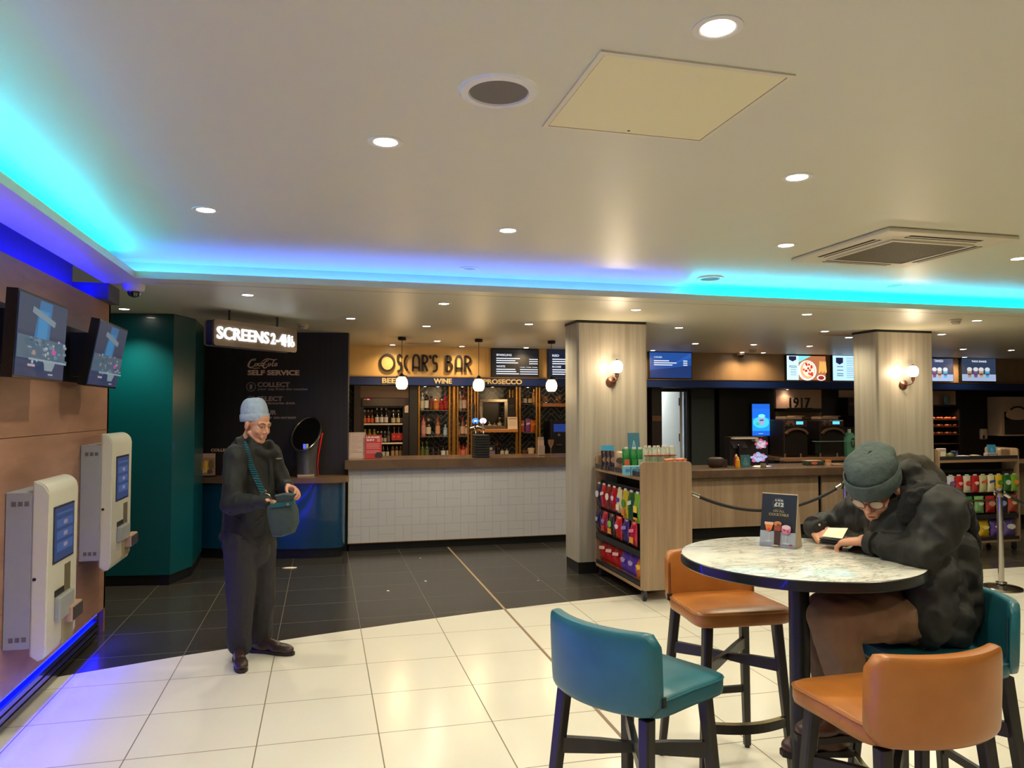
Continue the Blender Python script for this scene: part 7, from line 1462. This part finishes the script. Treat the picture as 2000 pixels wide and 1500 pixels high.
# ---------------------------------------------------------------- seated man
F2 = hframe(D(1708, 953, 2.93), (-.86, -.51), math.radians(36), 0.0)
LS, RS = D(1838, 1000, 2.77), D(1690, 1000, 3.16)
LE, LWr = D(1800, 1083, 2.72), D(1688, 1057, 2.93)
RE, RWr = D(1642, 1022, 3.36), D(1593, 1030, 3.24)
HP = D(1818, 1188, 2.90); CH = D(1770, 1035, 2.95)
LH, RH = D(1800, 1200, 2.80), D(1790, 1198, 3.00)
LKn, RKn = D(1622, 1206, 2.66), D(1612, 1196, 2.98)
LAn, RAn = D(1672, 1395, 2.62), D(1632, 1430, 2.92)
dL = (D(1640, 1058, 3.02)-LWr); dR = (D(1612, 1050, 3.17)-RWr)
pr = head_prims(F2, 1.0)
pr += [('c', F2 @ Vector((0, -.055, -.13)), .060, CH+ZU*.12, .08), ('c', CH+ZU*.06, .12, HP, .13), ('c', LS, .06, RS, .06), ('c', LS, .05, LE, .038), ('c', LE, .038, LWr, .027), ('c', RS, .05, RE, .038), ('c', RE, .038, RWr, .027),
       ('c', LH, .085, LKn, .06), ('c', LKn, .056, LAn, .038), ('c', RH, .085, RKn, .06), ('c', RKn, .056, RAn, .038), ('c', LAn, .036, LAn+Vector((-.10, .02, -.04)), .026), ('c', RAn, .036, RAn+Vector((-.10, .02, -.04)), .026)]
pr += hand_prims(LWr, dL, (-.1, .5, -.8), (-.2, .75, .35), s=1.04, per=[(.35, .6, .45), (.45, .7, .5), (.55, .8, .6), (.65, .9, .7)], thumb=(.8, .35, .1))
pr += hand_prims(RWr, dR, (.35, -.25, -.8), (.2, -.85, .2), s=1.06, per=[(.15, .35, .25), (.7, .9, .7), (.9, 1.1, .8), (1.0, 1.2, .9)], thumb=(.8, .35, .35))
man2 = blob(pr, .0042, 3, mats=m_skin2, name='person')
tag(man2, 'seated person in a grey green beanie and glasses, black jacket, leaning over the marble table', 'person')
head_extras(F2, man2, 1.0, hair=(60, 50, 44))
beanie(F2, man2, (66, 78, 76), 1.16, slouch=.30, cuff=.060, tilt=.08, back=-.008, top=.125)
mb = MB()
for k in (-1, 1):
    fr_pts = [F2 @ Vector((k*.033+.025*math.copysign(abs(math.cos(a))**.8, math.cos(a)), .101+.006*(1-abs(k*.033+.025*math.cos(a))/.06)-.014*(abs(k*.033+.025*math.cos(a))/.06)**2, .0+.019*math.copysign(abs(math.sin(a))**.8, math.sin(a)))) for a in [i*math.pi/12 for i in range(24)]]
    mb.tube(fr_pts, .0023, 6, closed=True); mb.tube([F2 @ Vector((k*.058, .094, .008)), F2 @ Vector((k*.073, .05, .008)), F2 @ Vector((k*.080, .0, .006)), F2 @ Vector((k*.082, -.02, -.012))], .0022, 6)
mb.tube([F2 @ Vector((-.009, .105, .004)), F2 @ Vector((0, .109, .007)), F2 @ Vector((.009, .105, .004))], .0022, 6)
gl_ = part(mb, 'glasses', M((90, 50, 28), .3, coat=.5, var=0), man2, True)
for k in (-1, 1):
    mb = MB(); P_ = [F2 @ Vector((k*.033+.023*math.cos(i*math.pi/10), .1005-.010*(abs(k*.033+.023*math.cos(i*math.pi/10))/.06)**2, .017*math.sin(i*math.pi/10))) for i in range(20)]
    mb._f([mb.b.verts.new(p) for p in P_]); part(mb, 'lens', M((226, 214, 190), .06, coat=1, var=0, alpha=.45), gl_)
CO = lambda p, r_, q_, s_: ('c', p, r_, q_, s_)
pj = [CO(CH+ZU*.03, .155, HP+ZU*.03, .175), CO(LS-ZU*.01, .100, RS-ZU*.01, .095), CO(LS, .098, LE+_r*.015, .074), CO(LE, .074, LWr-(LWr-LE).normalized()*.05, .043), CO(RS, .09, RE, .068), CO(RE, .068, RWr-(RWr-RE).normalized()*.006, .050),
      CO(D(1800, 965, 2.93), .085, D(1765, 1000, 2.97), .07), CO(D(1765, 925, 2.96), .06, D(1812, 950, 2.98), .06), CO(D(1785, 978, 2.86), .05, D(1768, 1025, 2.88), .06), CO(D(1730, 1045, 3.04), .06, D(1700, 1070, 3.06), .06),
      CO(D(1850, 1080, 2.90), .11, D(1850, 1190, 2.88), .12), CO(D(1815, 1120, 2.76), .10, D(1810, 1215, 2.72), .09), CO(D(1850, 1215, 2.78), .10, D(1800, 1240, 2.74), .05), CO(D(1700, 1110, 2.98), .10, D(1720, 1150, 2.95), .10)]
jk = blob(pj, .0085, 4, nz=.030, nsc=8.5, mats=m_jk2, root=man2, name='jacket')
for (c, dd, lb) in ((LWr-(LWr-LE).normalized()*.035, LWr-LE, 'l'), (RWr-(RWr-RE).normalized()*.0, RWr-RE, 'r')):
    d_ = dd.normalized(); mb = MB(); g_ = 1.12 if lb == 'r' else 1; mb.tube([c-d_*.018, c-d_*.016, c+d_*.016, c+d_*.018], [.041*g_, .0465*g_, .0445*g_, .038*g_], 20); cf = part(mb, 'cuff', m_jk2, jk, True)
    for k in (0, 1):
        q = c - _w*.044 + _u*(.018 if k else -.010); mb = MB(); mb.ell(q+_w*.002, .006, 10, 8); part(mb, 'snap_button', M((206, 200, 186), .2, metal=.7, var=0), cf, True)
# raised hood behind the neck
mb = MB(); hp = [D(1752, 925, 2.98), D(1768, 905, 3.0), D(1795, 912, 3.02), D(1822, 935, 3.0), D(1840, 962, 2.96)]
mb.tube(hp, [.03, .045, .055, .05, .03], 14); hd = blob([('c', hp[i], (.03, .042, .050, .045)[i], hp[i+1], (.042, .05, .045, .03)[i]) for i in range(4)], .008, 3, nz=.02, nsc=12, mats=M((52, 46, 34), .8, var=.15, bump=.3), root=jk, name='hood')
mb.b.free()
# scarf over the shoulder, hanging behind
sp = [D(1772, 1005, 2.80), D(1785, 976, 2.79), D(1815, 962, 2.80), D(1855, 968, 2.84), D(1882, 1000, 2.90), D(1893, 1035, 2.93), D(1899, 1068, 2.94)]
sc = blob([('c', sp[i], (.040, .045, .046, .044, .040, .036)[i], sp[i+1], (.045, .046, .044, .040, .036, .032)[i]) for i in range(6)], .007, 3, nz=.018, nsc=14, mats=M((14, 14, 15), .95, var=.2, vs=60, bump=.6), root=man2, name='scarf')
random.seed(2)
for k in range(9):
    a = sp[-1] + _r*(-.026+.0065*k); mb = MB(); mb.tube([a, a-ZU*.03+_r*random.uniform(-.004, .004), a-ZU*.055+_r*random.uniform(-.008, .008)], [.0035, .003, .002], 5); part(mb, 'fringe', M((12, 12, 13), .95, var=0), sc)
# trousers, shoes
pt = [CO(HP-ZU*.02, .13, LH, .11), CO(LH, .112, LKn, .080), CO(LKn, .080, LAn+ZU*.02, .062), CO(HP, .12, RH, .11), CO(RH, .11, RKn, .080), CO(RKn, .080, RAn+ZU*.02, .064)]
blob(pt, .0085, 4, nz=.022, nsc=8, mats=M((122, 92, 68), .85, var=.08, vs=30, bump=.2), root=man2, name='trousers', aniso=(1, 1, .6))
for an in (LAn, RAn):
    hl = an + Vector((.06, -.01, -.085)); shoe(hl, hl + Vector((-.27, .05, 0)), man2, (70, 40, 30))
# wallet in the hands
wc = D(1634, 1066, 3.06); 
t = thing('wallet', 'black wallet with a white slip held by the seated person over the table', 'wallet', (wc.x, wc.y, TH+.018))
a_ = Vector((.5, -.85, 0)).normalized(); yw = math.atan2(a_.y, a_.x); t.rotation_euler.z = yw
for k in range(3): mb = MB(); mb.box(-.055, .055, -.04, .04, .0+.009*k, .0065+.009*k, .002, 1); part(mb, 'leather_fold', M((20, 20, 24), .4, var=0), t, None, False)
mb = MB(); mb.rings([[Vector((x, y+dy, z+dz)) for x, y, z in ((-.045, -.03, .030), (.035, -.03, .030), (.035, .03, .065), (-.045, .03, .058))] for dy, dz in ((0, 0), (0, .0012))]); part(mb, 'white_slip', M((236, 226, 196), .6, var=0), t, None, False)
# metal zip ends of the jacket lying on the blue seat
mb = MB(); q = at(1803, 1268, Z=.80); mb.tube([q, q+Vector((.015, .0, .008)), q+Vector((.03, -.01, 0))], .003, 6); mb.tube([q+Vector((.015, 0, .008)), q+Vector((.025, .01, .002))], .002, 6); part(mb, 'zip_pull', M((220, 216, 206), .2, metal=.9, var=0), jk, True)
